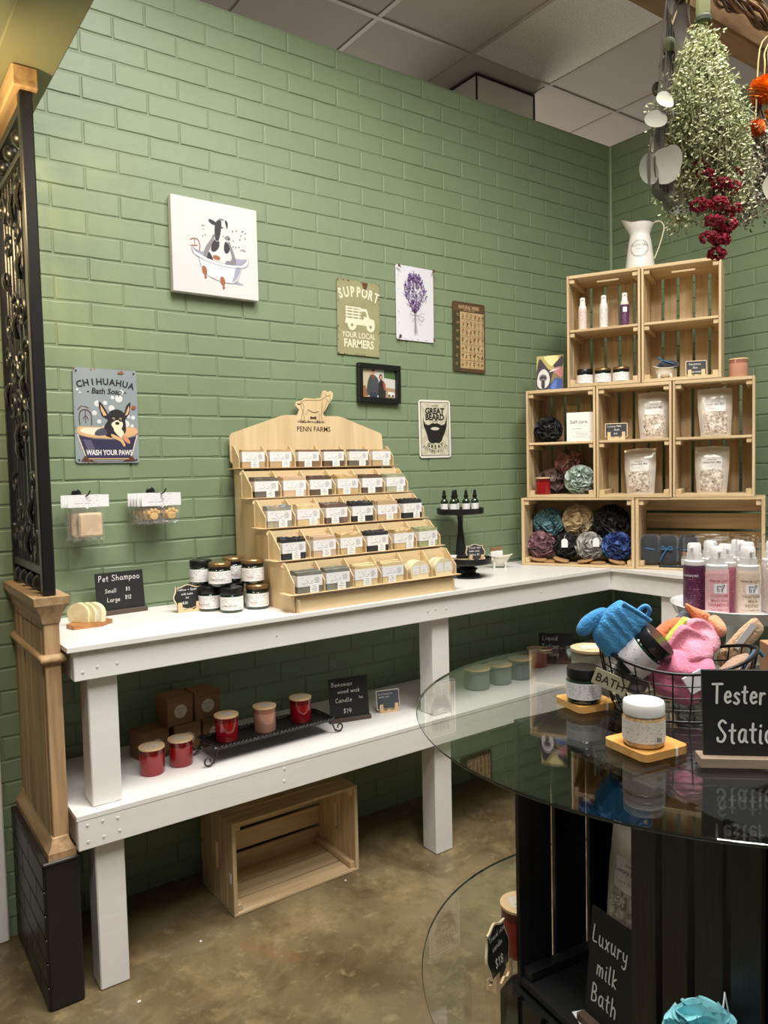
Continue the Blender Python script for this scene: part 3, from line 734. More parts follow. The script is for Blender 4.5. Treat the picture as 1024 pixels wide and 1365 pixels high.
# --- cow in a bathtub canvas
t = thing('canvas_print', 'square white canvas of a black and white cow sitting in a clawfoot bathtub', 'picture', (-2.094, -.0060, 1.944)); t.rotation_euler = (0, R(.3), 0)
obj('canvas', MB().box((0, -.013, .153), (.303, .026, .306), .0015), mat('white_canvas', (206, 204, 206), .8, bump=.2, bscale=400), t)
a = Art(t, .300, .303, -.026, .0015)
g1, g2, g3, g4 = flat('tub_white', (214, 214, 220)), flat('tub_shade', (150, 152, 176)), flat('tub_line', (84, 86, 100)), flat('copper_print', (150, 92, 60))
cwh, cgr = flat('cow_white', (208, 206, 206)), flat('cow_grey', (124, 124, 130)); cbk = flat('cow_black', (44, 44, 50))
a.ell(g2, .62, .175, .2, .022, -.12)
a.poly(g2, [(.22, .50), (.30, .42), (.55, .345), (.78, .36), (.86, .42), (.84, .44), (.75, .43), (.30, .46)], True)
a.poly(cgr, [(.36, .40), (.37, .50), (.44, .60), (.48, .66), (.62, .66), (.68, .56), (.73, .42), (.71, .36), (.5, .35)], True)
a.poly(cwh, [(.40, .42), (.46, .56), (.50, .64), (.60, .64), (.65, .54), (.68, .42), (.6, .36), (.48, .37)], True)
a.poly(cbk, [(.45, .55), (.44, .48), (.48, .47), (.53, .52), (.54, .59), (.50, .62)], True)
a.poly(cbk, [(.61, .60), (.59, .52), (.61, .47), (.65, .49), (.66, .55)], True)
a.poly(cbk, [(.39, .38), (.41, .46), (.44, .43), (.46, .37)], True)
a.poly(cwh, [(.49, .60), (.49, .76), (.54, .83), (.62, .83), (.65, .76), (.67, .64), (.64, .60), (.58, .66), (.54, .60)], True)
a.poly(cbk, [(.49, .61), (.49, .76), (.53, .82), (.57, .81), (.56, .70), (.53, .60)], True)
a.poly(cbk, [(.50, .795), (.43, .815), (.42, .79), (.46, .76), (.50, .765)], True)
a.poly(cbk, [(.61, .83), (.645, .81), (.64, .74), (.625, .76)], True)
a.poly(cgr, [(.60, .64), (.64, .67), (.67, .645), (.66, .615), (.62, .62)], True)
a.ell(cbk, .575, .745, .014, .010); a.ell(cbk, .655, .635, .012, .008)
a.ell(cgr, .57, .83, .035, .012)
for u, v in ((.47, .41), (.62, .37)): a.ell(g4 if u < .5 else cgr, u + .03, v, .045, .026, -.1)
a.poly(g1, [(.215, .49), (.24, .455), (.40, .385), (.62, .35), (.80, .365), (.88, .43), (.86, .465), (.89, .42), (.86, .36), (.80, .335), (.60, .325), (.38, .355), (.235, .42)], False)
a.poly(g1, [(.29, .385), (.33, .27), (.40, .20), (.55, .155), (.70, .155), (.76, .22), (.80, .335), (.60, .325), (.38, .355)], False)
a.poly(g2, [(.68, .16), (.745, .22), (.79, .33), (.73, .33), (.70, .23)], True)
a.line(g3, [(.29, .385), (.33, .27), (.40, .20), (.55, .155), (.70, .155), (.76, .22), (.80, .335)], .0011)
a.line(g3, [(.215, .49), (.235, .42), (.38, .355), (.60, .325), (.80, .335), (.88, .38), (.88, .44)], .0014)
a.line(g3, [(.23, .49), (.26, .455), (.40, .39), (.62, .355), (.80, .37), (.86, .44)], .0010)
for u, v in ((.355, .255), (.565, .165)): a.ell(g4, u, v, .030, .050, .2); a.ell(g4, u + .01, v - .07, .015, .02)
a.line(g4, [(.20, .56), (.24, .58), (.29, .57), (.31, .51), (.30, .46)], .0028); a.line(g4, [(.25, .58), (.25, .50)], .002); a.line(g4, [(.20, .50), (.28, .51)], .0024)
rr = random.Random(5)
for _ in range(16): a.ell(cgr, rr.uniform(.70, .86), rr.uniform(.50, .76), .008, .008)
for _ in range(6): a.ell(cgr, rr.uniform(.33, .38), rr.uniform(.60, .74), .006, .006)
a.done()
# --- dog in bathtub metal sign
t, a = plate('metal_sign', 'grey blue metal sign of a black dog in a bathtub, nearest the iron screen', -2.563, -2.370, 1.395, 1.685, flat('sign_grey_blue', (136, 148, 156)), rot=R(.4))
nv, tn, cr_, pk = flat('print_navy', (48, 46, 76)), flat('print_tan', (208, 170, 124)), flat('print_cream', (232, 220, 196)), flat('print_salmon', (200, 140, 110))
bub = flat('bubble_pale', (206, 212, 218)); rst = flat('rust_orange', (150, 84, 62)); br = flat('print_brown', (92, 54, 44)); FG = flat('ink_charcoal', (34, 32, 40))
for u, v, r in [(.36, .63, .05), (.48, .64, .035), (.70, .69, .06), (.58, .585, .05), (.86, .60, .04), (.92, .49, .035), (.38, .44, .035), (.45, .375, .03), (.80, .42, .06), (.74, .76, .04), (.6, .70, .03), (.06, .77, .02), (.1, .74, .015), (.31, .53, .04), (.14, .60, .012), (.84, .50, .03), (.25, .36, .03), (.9, .40, .03)]:
    a.ell(bub, u, v, r, r * a.w / a.h)
a.arc(FG, 'CHIHUAHUA', .5, -.22, .305, -14.5, 14.5, .0275, .03, .95)
a.text(FG, '- Bath Soap -', .51, .735, .024, .022, .95, shear=.15)
a.line(br, [(.08, .40), (.08, .52), (.14, .56), (.22, .55), (.26, .50), (.26, .40)], .0028); a.line(br, [(.06, .56), (.12, .60), (.22, .58)], .0022); a.line(br, [(.13, .46), (.17, .50), (.21, .46)], .002); a.line(br, [(.17, .55), (.17, .42)], .002)
a.poly(tn, [(.03, .345), (.06, .38), (.25, .385), (.75, .385), (.95, .38), (.985, .345), (.96, .31), (.75, .265), (.3, .265), (.07, .30)], True)
a.poly(cr_, [(.08, .345), (.15, .37), (.35, .372), (.5, .36), (.45, .30), (.25, .30), (.12, .32)], True)
a.poly(FG, [(.46, .30), (.45, .38), (.52, .46), (.56, .52), (.76, .50), (.80, .38), (.78, .32), (.70, .28), (.55, .27)], True)
a.poly(flat('dog_grey', (70, 74, 92)), [(.30, .30), (.34, .35), (.45, .37), (.5, .31), (.4, .29)], True)
a.poly(FG, [(.54, .50), (.44, .62), (.38, .66), (.38, .60), (.42, .50), (.52, .46)]); a.poly(tn, [(.50, .51), (.44, .58), (.405, .62), (.41, .56), (.45, .50)])
a.poly(FG, [(.75, .49), (.82, .62), (.88, .66), (.885, .60), (.85, .52), (.78, .46)]); a.poly(tn, [(.79, .51), (.83, .58), (.86, .62), (.862, .57), (.83, .52)])
a.ell(FG, .655, .505, .135, .070); a.poly(FG, [(.52, .50), (.55, .42), (.62, .38), (.72, .39), (.78, .45), (.79, .51)], True)
a.poly(cr_, [(.57, .42), (.66, .46), (.75, .43), (.72, .36), (.66, .33), (.60, .37)], True)
a.ell(tn, .605, .475, .022, .010); a.ell(tn, .715, .475, .022, .010); a.ell(INK, .605, .460, .028, .016); a.ell(INK, .715, .458, .028, .016); a.ell(bub, .612, .464, .006, .004); a.ell(bub, .722, .462, .006, .004)
a.ell(INK, .662, .425, .034, .017)
a.poly(cr_, [(.60, .36), (.66, .30), (.74, .27), (.76, .33), (.70, .37)], True)
a.poly(nv, [(.05, .29), (.30, .255), (.55, .25), (.75, .255), (.965, .29), (.85, .045), (.17, .045)])
a.poly(flat('print_slate', (88, 84, 116)), [(.12, .25), (.24, .24), (.34, .08), (.22, .08)])
a.line(cr_, [(.04, .30), (.16, .05)], .0026, False); a.line(cr_, [(.975, .30), (.86, .05)], .0026, False); a.line(tn, [(.16, .045), (.86, .045)], .003, False)
a.poly(tn, [(.56, .31), (.66, .285), (.74, .25), (.78, .19), (.75, .18), (.70, .23), (.58, .27)], True); a.poly(pk, [(.74, .30), (.82, .27), (.86, .22), (.82, .21), (.74, .26)], True)
a.text(WHT, 'WASH YOUR PAWS', .525, .085, .0225, .026, .70)
a.poly(br, [(.08, .02), (.14, .08), (.2, .04), (.3, .015), (.7, .015), (.82, .04), (.88, .08), (.94, .02)])
rust(a, rst, 16, 3, .035); holes(a, FG); a.ell(rst, .74, .965, .05, .012); a.ell(rst, .93, .60, .04, .02)
a.done()
# --- support farmers sign
t, a = plate('metal_sign', 'olive metal sign with a pale farm truck and SUPPORT lettering, left of the lavender', -1.612, -1.419, 1.790, 2.070, mat('sign_olive', (148, 146, 110), .5, var=.12, vscale=9), rad=.002, rot=R(.9))
cm2 = flat('print_bone', (220, 216, 192))
a.arc(cm2, 'SUPPORT', .5, -.05, .235, -19, 19, .052, .03, .70)
a.text(cm2, 'YOUR LOCAL', .5, .235, .030, .014, .82); a.text(cm2, 'FARMERS', .5, .105, .042, .03, .80)
a.poly(cm2, [(.18, .44), (.20, .49), (.62, .49), (.62, .52), (.53, .62), (.53, .635), (.69, .635), (.75, .515), (.87, .50), (.885, .41), (.84, .41), (.26, .41), (.18, .42)])
a.poly(MC['sign_olive'], [(.575, .60), (.665, .60), (.70, .53), (.575, .53)])
for v in (.52, .56, .60, .635): a.line(cm2, [(.20, v), (.54, v)], .006, False)
for u in (.22, .36, .50): a.line(cm2, [(u, .48), (u, .645)], .004, False)
for u in (.34, .78): a.ell(cm2, u, .40, .10, .069); a.ell(MC['sign_olive'], u, .40, .035, .024)
rust(a, RUST, 60, 8, .035); a.poly(RUST, [(.58, .985), (.62, .90), (.68, .90), (.72, .985)])
a.done()
# --- lavender sign
t, a = plate('metal_sign', 'white metal sign with a purple lavender bouquet tied with twine', -1.336, -1.146, 1.866, 2.158, mat('sign_white', (214, 214, 222), .45), rot=R(.5))
pur = [flat('lavender_a', (104, 72, 132)), flat('lavender_b', (138, 106, 166)), flat('lavender_c', (78, 52, 104))]; stm = flat('stem_grey', (120, 112, 96)); brn = flat('twine_brown', (104, 80, 66))
rr = random.Random(4)
for i in range(16): a.line(stm, [(.49 + rr.uniform(-.05, .05), .43), (.5 + rr.uniform(-.01, .01), .32), (.50 + rr.uniform(-.07, .07), .09 + rr.uniform(-.02, .03))], .0007)
for i in range(340):
    v = rr.uniform(.40, .90); k = (v - .40) / .50
    half = .05 + .22 * math.sin(min(1, k * 1.25) * PI * .62) * (1 if k < .7 else 1 - (k - .7) * 2.0)
    u = .48 + rr.uniform(-1, 1) * half
    a.ell(rr.choice(pur), u, v, .013, .0125, rr.uniform(-.6, .6), 7)
for bx, by, ux, uy in [(.44, .80, .42, .93), (.34, .76, .32, .86), (.24, .70, .20, .78), (.22, .62, .18, .66), (.54, .80, .55, .90), (.62, .76, .66, .83), (.70, .66, .76, .69), (.72, .58, .77, .62), (.30, .5, .27, .53)]:
    for k in range(7):
        q = k / 6; a.ell(pur[k % 3], bx + (ux - bx) * q + rr.uniform(-.01, .01), by + (uy - by) * q, .018 - .008 * q, .012, 0, 7)
a.line(brn, [(.50, .335), (.40, .39), (.33, .375), (.36, .335), (.50, .335), (.64, .33), (.68, .30), (.60, .26), (.50, .335), (.40, .27), (.37, .24)], .0016); a.line(brn, [(.50, .335), (.62, .37), (.70, .37)], .0014)
rust(a, RUST, 36, 12, .03); rust(a, RUST, 26, 2, .09, True); holes(a, INK, .07)
a.done()
# --- herb chart
t, a = plate('metal_sign', 'brown metal herb chart with rows of small plants, rightmost wall sign', -1.044, -.862, 1.758, 2.048, mat('sign_umber', (84, 62, 44), .5, var=.2, vscale=14), rot=R(.4))
par = mat('parchment_print', (186, 160, 118), .5, var=.1, vscale=12); dg, hg = flat('chart_dark_green', (62, 64, 44)), flat('chart_brown', (92, 70, 50))
a.poly(hg, [(.03, .87), (.97, .87), (.97, .965), (.03, .965)])
a.text(par, 'NATURAL HERBS', .5, .905, .0205, .02, .74); a.text(par, 'AND THEIR USES', .5, .876, .0085, 0, 1)
a.poly(dg, [(.03, .02), (.215, .02), (.215, .86), (.03, .86)]); a.poly(par, [(.225, .05), (.96, .05), (.96, .86), (.225, .86)])
rr = random.Random(9)
for r_ in range(7):
    v = .05 + .81 * (r_ + .5) / 7
    a.line(hg, [(.225, v - .058), (.96, v - .058)], .0010, False)
    for k in range(3): a.line(par, [(.08, v + .02 - k * .014), (.08 + rr.uniform(.05, .10), v + .02 - k * .014)], .0011, False)
    for c_ in range(6):
        u = .285 + .122 * c_; m_ = rr.choice((flat('herb_dark', (60, 62, 40)), flat('herb_mid', (110, 96, 56)), flat('herb_red', (110, 66, 44))))
        a.line(m_, [(u, v - .030), (u + rr.uniform(-.01, .01), v + .02)], .0012, False)
        for k in range(rr.randint(3, 6)): a.ell(m_, u + rr.uniform(-.028, .028), v + rr.uniform(-.018, .035), .016, .008, rr.uniform(-1, 1), 6)
        a.line(hg, [(u - .03, v - .045), (u + .03, v - .045)], .0008, False)
a.done()
# --- beard sign
t, a = plate('metal_sign', 'small cream metal sign with a big black beard, beside the soap rack top', -1.232, -1.064, 1.398, 1.634, mat('sign_bone_white', (222, 222, 214), .4), rad=.014, rot=R(-.5))
bc = mat('print_oat', (204, 200, 180), .5); bc2 = flat('print_oat_ray', (190, 184, 160))
a.poly(INK, [(.055, .035), (.945, .035), (.945, .965), (.055, .965)]); a.poly(bc, [(.07, .045), (.93, .045), (.93, .955), (.07, .955)])
for k in range(24):
    if k % 2:
        a0 = 2 * PI * k / 24; a1 = 2 * PI * (k + 1) / 24; f = lambda q: (.5 + .42 * max(-1, min(1, math.cos(q) * 1.4)), .5 + .44 * max(-1, min(1, math.sin(q) * 1.4)))
        a.poly(bc2, [(.5, .5), f(a0), f(a1)])
a.text(INK, 'WITH', .5, .875, .013); a.text(INK, 'GREAT', .5, .762, .0330, .045, .98); a.text(INK, 'BEARD', .5, .655, .0330, .045, .98); a.text(INK, 'COMES', .5, .620, .009)
a.poly(INK, [(.13, .75), (.14, .62), (.15, .55), (.22, .44), (.25, .38), (.28, .30), (.36, .25), (.43, .25), (.52, .26), (.62, .25), (.70, .29), (.75, .36), (.80, .42), (.87, .54), (.88, .62), (.88, .75), (.85, .64), (.80, .58), (.70, .565), (.62, .59), (.55, .605), (.50, .59), (.45, .605), (.38, .59), (.30, .565), (.20, .58), (.155, .64)])
a.ell(bc, .50, .505, .135, .028)
a.arc(INK, 'GREAT', .5, .555, .093, -24, 24, .0205, .04, .95, True); a.arc(INK, 'RESPONSIBILITY', .5, .52, .1025, -38, 38, .0175, .03, .60, True)
holes(a, INK, .07)
a.done()
# --- framed photograph
t = thing('framed_photo', 'black framed photograph of two people in dark coats below the farm truck sign', 'picture', (-1.432, -.0062, 1.613)); t.rotation_euler = (0, R(.9), 0)
fw_, fh = .200, .148; fr = MB()
for c, d in (((0, -.010, .010), (fw_, .02, .020)), ((0, -.010, fh - .010), (fw_, .02, .020)), ((-fw_ / 2 + .010, -.010, fh / 2), (.020, .02, fh - .040)), ((fw_ / 2 - .010, -.010, fh / 2), (.020, .02, fh - .040))): fr.box(c, d, .002)
obj('frame', fr, M_BLACK, t)
obj('photo', MB().box((0, -.004, fh / 2), (.162, .004, .110)), flat('photo_sky', (206, 206, 200)), t)
a = Art(t, .160, .108, -.006, .020)
a.poly(flat('photo_beige', (196, 182, 158)), [(0, 0), (.28, 0), (.30, 1), (0, 1)]); a.poly(flat('photo_wood', (150, 104, 66)), [(0, 0), (.2, .05), (.12, .4), (0, .42)])
a.poly(flat('photo_green', (76, 104, 62)), [(.66, .72), (1, .68), (1, 1), (.66, 1)]); a.poly(flat('photo_tan', (170, 140, 110)), [(.7, 0), (1, 0), (1, .35), (.7, .38)])
a.poly(flat('photo_white', (226, 226, 222)), [(.78, .08), (.98, .05), (.98, .22), (.78, .24)]); a.ell(INK, .82, .10, .03, .04); a.ell(INK, .93, .09, .03, .04)
a.poly(flat('photo_dk_coat', (70, 72, 78)), [(.17, .10), (.18, .50), (.24, .74), (.32, .82), (.42, .76), (.50, .60), (.50, .10)], True)
a.poly(flat('photo_jeans', (44, 54, 78)), [(.24, 0), (.24, .18), (.46, .18), (.46, 0)]); a.poly(flat('photo_plaid', (140, 62, 54)), [(.30, .78), (.34, .60), (.39, .78)])
a.ell(flat('photo_skin', (196, 150, 124)), .345, .88, .045, .085); a.poly(INK, [(.30, .93), (.39, .93), (.38, .99), (.31, .99)])
a.poly(flat('photo_dk_vest', (40, 34, 36)), [(.50, 0), (.50, .45), (.54, .62), (.62, .62), (.69, .50), (.70, 0)], True); a.poly(flat('photo_red', (164, 84, 72)), [(.62, .60), (.71, .50), (.71, .28), (.66, .30)])
a.ell(flat('photo_hair', (70, 46, 36)), .57, .74, .055, .11); a.ell(flat('photo_skin', (196, 150, 124)), .575, .73, .036, .07)
a.done()
obj('glazing', MB().box((0, -.0085, fh / 2), (.162, .001, .110)), glassy('picture_glass', ior=1.4), t)
# ================================================================== HOOKS WITH HANGING PACKETS
HB = mat('header_card', (228, 228, 232), .55); HBP = print_mat('header_card_print', (228, 228, 232), (120, 120, 128), 5, .45, 9)
CEL = glassy('cellophane', (.96, .96, .96), 1.35, .08, .06, (230, 230, 225))
SOAPB = mat('tan_soap', (206, 184, 152), .5, var=.06, vscale=30, bump=.2, bscale=80); PAWM = mat('honey_soap', (222, 184, 122), .5, var=.05, vscale=30)
def hook(x, z, label):
    t = thing('wall_hook', label, 'hook', (x, -.0055, z))
    obj('backplate', MB().lathe([(0, 0), (.014, 0), (.014, .004), (.010, .007), (0, .007)], 16, M=RX(PI / 2)), M_BLACK, t)
    obj('prong', MB().tube([(0, -.004, 0), (0, -.05, -.004), (.004, -.098, -.006), (.009, -.106, -.001), (.013, -.110, .010)], .0022, 8), M_BLACK, t)
    return t
hook(-2.566, 1.303, 'black wall hook holding the packets of tan soap bars near the iron screen')
hook(-2.338, 1.302, 'black wall hook holding the packets of paw shaped soaps')
def bag(mb, w, h, d, seed):
    rr = random.Random(seed)
    for sgn in (-1, 1):
        def fn(u, v):
            x = (u - .5) * w; z = -v * h; k = math.sin(PI * min(1, max(0, u))) ** .5 * math.sin(PI * min(1, v * .94 + .05)) ** .6
            q = noise.noise(Vector((u * 5 + seed, v * 6, sgn))) * .006
            return (x * (1 - .10 * v) + q * .8, sgn * d * k + q, z + q * .6)
        mb.grid(12, 12, fn)
    for k in range(5):
        x = (k / 4 - .5) * w * .94; mb.tube([(x, 0, -h * .93), (x * 1.05 + rr.uniform(-.006, .006), rr.uniform(-.004, .004), -h - rr.uniform(.002, .010))], .0016, 5)
def packet(kind, i, x, y, z, label, group):
    t = thing('soap_packet', label, 'soap', (x, y, z), R(-1 + i), group)
    w, hh = (.116, .036) if kind == 'bar' else (.124, .040)
    mb = MB(); mb.grid(1, 1, lambda u, v: ((u - .5) * w, -.0006, (v - 1) * hh + .008), uv=True)
    obj('card_print', mb, HBP, t); obj('header_card', MB().box((0, .0003, -hh / 2 + .008), (w, .0014, hh)), HB, t)
    if kind == 'bar':
        b_ = MB(); bag(b_, .094, .100, .0135, i); obj('clear_bag', b_, CEL, t, smooth=80, loc=(0, 0, -hh + .010))
        obj('soap_bar', MB().box((.002, 0, -hh - .044), (.068, .019, .070), .005), SOAPB, t)
    else:
        b_ = MB(); bag(b_, .120, .058, .010, i); obj('clear_bag', b_, CEL, t, smooth=80, loc=(0, 0, -hh + .010))
        for px in (-.026, .030):
            p = MB(); M_ = T(px, -.001, -hh - .017)
            p.lathe([(0, .004), (.012, .004), (.015, 0), (.012, -.004), (0, -.004)], 14, M=M_ @ T(0, 0, -.006) @ RX(PI / 2), sy=.82)
            for q in range(4):
                aa = R(35 + 37 * q); p.lathe([(0, .004), (.0052, .003), (.0065, 0), (.0052, -.003), (0, -.004)], 10, M=M_ @ T(.0185 * math.cos(aa), 0, -.004 + .0165 * math.sin(aa)) @ RX(PI / 2))
            obj('paw_soap', p, PAWM, t, smooth=60)
    return t
for i, (dx, y) in enumerate([(.0, -.102), (-.014, -.078), (-.010, -.056)]):
    packet('bar', i, -2.555 + dx, y, 1.292, ['front clear packet holding a tan soap bar on the hook beside the iron screen', 'second clear packet of tan soap behind the front one on its hook', 'rearmost clear packet of tan soap against the green wall'][i], 'packets of tan soap on the left hook')
for i, (dx, y) in enumerate([(.0, -.096), (-.009, -.080), (-.014, -.064), (-.018, -.048), (-.024, -.032)]):
    packet('paw', i, -2.334 + dx, y, 1.290, ['front packet of two honey coloured paw shaped soaps on the right wall hook', 'second packet of paw soaps from the front on the right hook', 'middle packet of paw soaps on the right hook, third from the front', 'fourth packet of paw soaps from the front on the right hook', 'rearmost packet of paw soaps nearest the green wall'][i], 'packets of paw soaps on the right hook')
# ================================================================== CHALK SIGNS
def chalk_sign(label, w, h, loc, rz, lines, base='slot', frame=None, wavy=False, tilt=9, th=.004, wx=1.0, board=M_CHALK, basem=None, scale_w=1.0, bd=.02):
    """lines: (text, x, z, cap height, stroke) measured from the board's lower left corner"""
    t = thing('chalkboard_sign', label, 'sign', loc, rz)
    z0 = .006 if base == 'slot' else .010
    M = T(0, 0, z0) @ RX(R(-tilt))
    if wavy:
        def prof(s): 
            k = []
            cs = [(-.5, -.5), (.5, -.5), (.5, .5), (-.5, .5)]
            for a_, b_ in zip(cs, cs[1:] + cs[:1]):
                for i in range(12):
                    q = i / 12; x = a_[0] + (b_[0] - a_[0]) * q; z = a_[1] + (b_[1] - a_[1]) * q
                    nx, nz = (b_[1] - a_[1]), -(b_[0] - a_[0]); o = (.055 * math.cos(2 * PI * (q - .5)) * (1 if True else 0) - .035 + .02 * math.cos(4 * PI * (q - .5))) * min(w, h)
                    k.append((x * w * s + nx * o, z * h * s + nz * o + h / 2))
            return k
        obj('frame', MB().prism(prof(1.0), -th, 0, M), frame, t, smooth=0); obj('board', MB().prism(prof(.93), -th - .0008, -.0005, M), board, t, smooth=0)
    elif frame:
        obj('frame', MB().box((0, -th / 2, h / 2), (w, th, h), .0015, M), frame, t); obj('board', MB().box((0, -th * .5 - .0006, h / 2), (w * .93, th, h * .90), 0, M), board, t)
    else: obj('board', MB().box((0, -th / 2, h / 2), (w, th, h), .0006, M), board, t)
    mb = MB()
    for tx, x, z, s, st in lines: hand(mb, tx, x - w / 2, z, s, st, -th - .0014, M, wx=wx)
    obj('chalk_writing', mb, M_CHK, t, smooth=0, kind='stuff')
    if base == 'slot': obj('stand', MB().box((0, -.002, .007), (w * 1.06, bd, .014), .001), basem or M_DARKW, t)
    else:
        bm_ = basem or M_LID
        for sx in (-1, 1):
            obj('easel_foot', MB().prism([(-.006, 0), (.006, 0), (.006, .010), (.003, .012), (.003, .007), (-.006, .020)], -.004, .004, T(sx * w * .32, .0, 0) @ RZ(PI / 2) @ Matrix.Scale(1.6, 4)), bm_, t)
        obj('easel_bar', MB().prism([(-w * .36, 0), (-w * .34, .016), (-w * .15, .007), (0, .013), (w * .15, .007), (w * .34, .016), (w * .36, 0)], -.010, -.006), bm_, t)
    return t
chalk_sign('large black chalkboard reading Pet Shampoo at the left end of the bench', .149, .124, (-2.460, -.060, TZ), R(4), [('Pet Shampoo', .008, .098, .0175, .0016), ('Small', .026, .062, .0115, .0012), ('$5', .090, .063, .0115, .0012), ('Large', .030, .034, .0125, .0012), ('$12', .086, .038, .0120, .0012)], tilt=7, wx=.88)
chalk_sign('small scalloped chalkboard with a price on a wooden easel left of the jar cluster', .087, .072, (-2.290, -.178, TZ), R(-8), [('Tallow + Goat', .010, .056, .0066, .0009), ('milk balm', .022, .043, .0060, .0009), ('Jar', .034, .032, .0055, .0008), ('$20', .024, .015, .0075, .0010)], base='easel', frame=mat('pale_frame', (222, 204, 168), .5), wavy=True)
chalk_sign('square chalkboard reading Beeswax wood wick Candle on the lower shelf', .141, .142, (-1.762, -.262, SZ), R(-14), [('Beeswax', .008, .114, .0145, .0014), ('wood wick', .030, .090, .0125, .0013), ('Candle', .020, .060, .0140, .0014), ('7oz', .104, .066, .0080, .0010), ('$14', .046, .022, .0160, .0014)], tilt=8)
chalk_sign('small cream framed chalkboard on a wooden easel between Beeswax board and bench leg', .088, .068, (-1.605, -.270, SZ), R(-16), [("Don't forget the", .008, .052, .0052, .0007), ('candle care!', .008, .042, .0052, .0007)], base='easel', frame=mat('cream_frame', (226, 218, 196), .5), board=mat('worn_slate', (74, 80, 88), .6))
chalk_sign('small dark chalk sign seen through the left edge of the glass table top', .07, .052, (-1.345, -.255, SZ), R(-62), [('Hand', .008, .036, .008, .0009), ('poured', .008, .022, .008, .0009)], base='easel', frame=mat('pale_frame', (222, 204, 168), .5))
chalk_sign('black chalkboard reading Liquid Tallow soap at the back of the lower shelf corner', .145, .125, (-.655, -.205, SZ), R(-48), [('Liquid', .014, .095, .0170, .0015), ('Tallow', .010, .060, .0175, .0015), ('soap', .044, .028, .0150, .0015)], tilt=8)
# ================================================================== SOAP SLICE ON BOARD
t = thing('soap_board', 'small olive wood board with a cut corner at the left end of the bench', 'board', (-2.590, -.190, TZ + .0005), R(8))
obj('board', MB().prism([(-.058, -.03), (.020, -.042), (.062, -.012), (.052, .036), (-.030, .040), (-.062, .010)], 0, .011, RX(PI / 2) @ Matrix.Scale(-1, 4, (0, 1, 0)) if False else Matrix(((1, 0, 0, 0), (0, 0, 1, 0), (0, 1, 0, 0), (0, 0, 0, 1)))), mat('olive_wood', (188, 134, 80), .45, var=.15, vscale=3, rgb2=(140, 92, 50), stretch=(4, 30, 30)), t)
LUF = mat('luffa_soap', (230, 220, 178), .45, var=.08, vscale=60, bump=.4, bscale=120)
for i, (dx, lb) in enumerate([(-.018, 'half round cream soap slice at the back on the small wooden board'), (.000, 'middle half round cream soap slice on the small wooden board'), (.018, 'front half round cream soap slice with white label on the small wooden board')]):
    t = thing('soap_slice', lb, 'soap', (-2.596 + dx * .9, -.186 - dx * .55, TZ + .0125), R(-52), 'soap slices on the small wooden board')
    out = [(-.033, 0)] + [(.036 * math.cos(R(200 - 11 * k)), .024 + .030 * math.sin(R(200 - 11 * k))) for k in range(21)] + [(.033, 0)]
    obj('slice', MB().prism(out, -.009, .009), LUF, t, smooth=50)
    if i == 2:
        mb = MB(); mb.grid(1, 1, lambda u, v: (-.004 + u * .030, -.0094, .008 + v * .030), uv=True); obj('paper_label', mb, print_mat('slice_label', (232, 230, 226), (90, 90, 96), 6, .55, 6), t)
# ================================================================== JARS
LAB = print_mat('jar_label', (232, 231, 232), (60, 60, 66), 9, .5, 16); LAB2 = print_mat('jar_label_b', (230, 229, 230), (96, 92, 96), 11, .42, 22)
M_JG = mat('dark_green_glass', (12, 42, 26), .08, coat=.6, spec=.7); M_GOLD = mat('antique_gold_lid', (150, 122, 84), .28, metal=.75); M_BLID = mat('black_lid', (20, 20, 22), .32)
def label_patch(r, z0, z1, span, n=14, a0=0.0):
    mb = MB(); mb.grid(n, 1, lambda u, v: (math.sin(a0 + (u - .5) * span) * r, -math.cos(a0 + (u - .5) * span) * r, z0 + v * (z1 - z0)), uv=True); return mb
def jar(name, label, loc, r=.035, h=.076, lid='black', group=None, rz=0.0, glass=None, lab=None, title=None):
    t = thing(name, label, 'jar', loc, rz, group)
    hb = h * .72
    obj('glass_body', MB().lathe([(0, 0), (r * .86, 0), (r * .97, .004), (r, .010), (r, hb - .010), (r * .95, hb - .003), (r * .88, hb), (0, hb)], 32), glass or M_JG, t)
    lm = {'black': M_BLID, 'gold': M_GOLD, 'white': M_WHITE2}[lid]
    if lid == 'gold':
        obj('lid_collar', MB().lathe([(0, hb + .0003), (r * .965, hb + .0003), (r * .975, hb + .007), (0, hb + .007)], 32), M_BLID, t)
        obj('lid', MB().lathe([(0, hb + .0073), (r * .98, hb + .0073), (r * .985, h - .007), (r * .92, h - .0025), (r * .80, h), (0, h)], 32), lm, t, smooth=50)
    else: obj('lid', MB().lathe([(0, hb + .0003), (r * .97, hb + .0003), (r * .98, hb + .002), (r * .98, h - .0025), (r * .94, h), (0, h)], 36), lm, t)
    obj('paper_label', label_patch(r + .0004, .009, hb - .006, 4.4, 26), lab or LAB, t, smooth=180)
    if title:
        m_, tx, z, s_ = title; mb = MB()
        typ(mb, tx, .004, z, s_, 0, cyl=r + .0009, bold=.002); obj('label_lettering', mb, m_, t, smooth=0)
    return t
TOC = R(-52)
T1 = (INK, 'Unscented Tallow', .020, .0062); T2 = (flat('label_red', (170, 60, 70)), 'Tallow', .020, .0075)
j0 = jar('balm_jar', 'black lidded jar at the front of the jar cluster on the bench', (-2.159, -.262, TZ), lid='black', rz=TOC + R(8), title=T1, group='balm jars beside the soap rack')
jar('balm_jar', 'gold lidded jar with red lettering at the lower right of the jar cluster', (-2.072, -.262, TZ), .036, .078, 'gold', rz=TOC + R(4), title=T2, group='balm jars beside the soap rack')
dup(j0, (-2.200, -.190, TZ), TOC - R(20), 'black lidded jar in the lower layer just left of the front jar')
dup(j0, (-2.205, -.112, TZ), TOC - R(40), 'black lidded jar at the back left of the lower layer of the cluster')
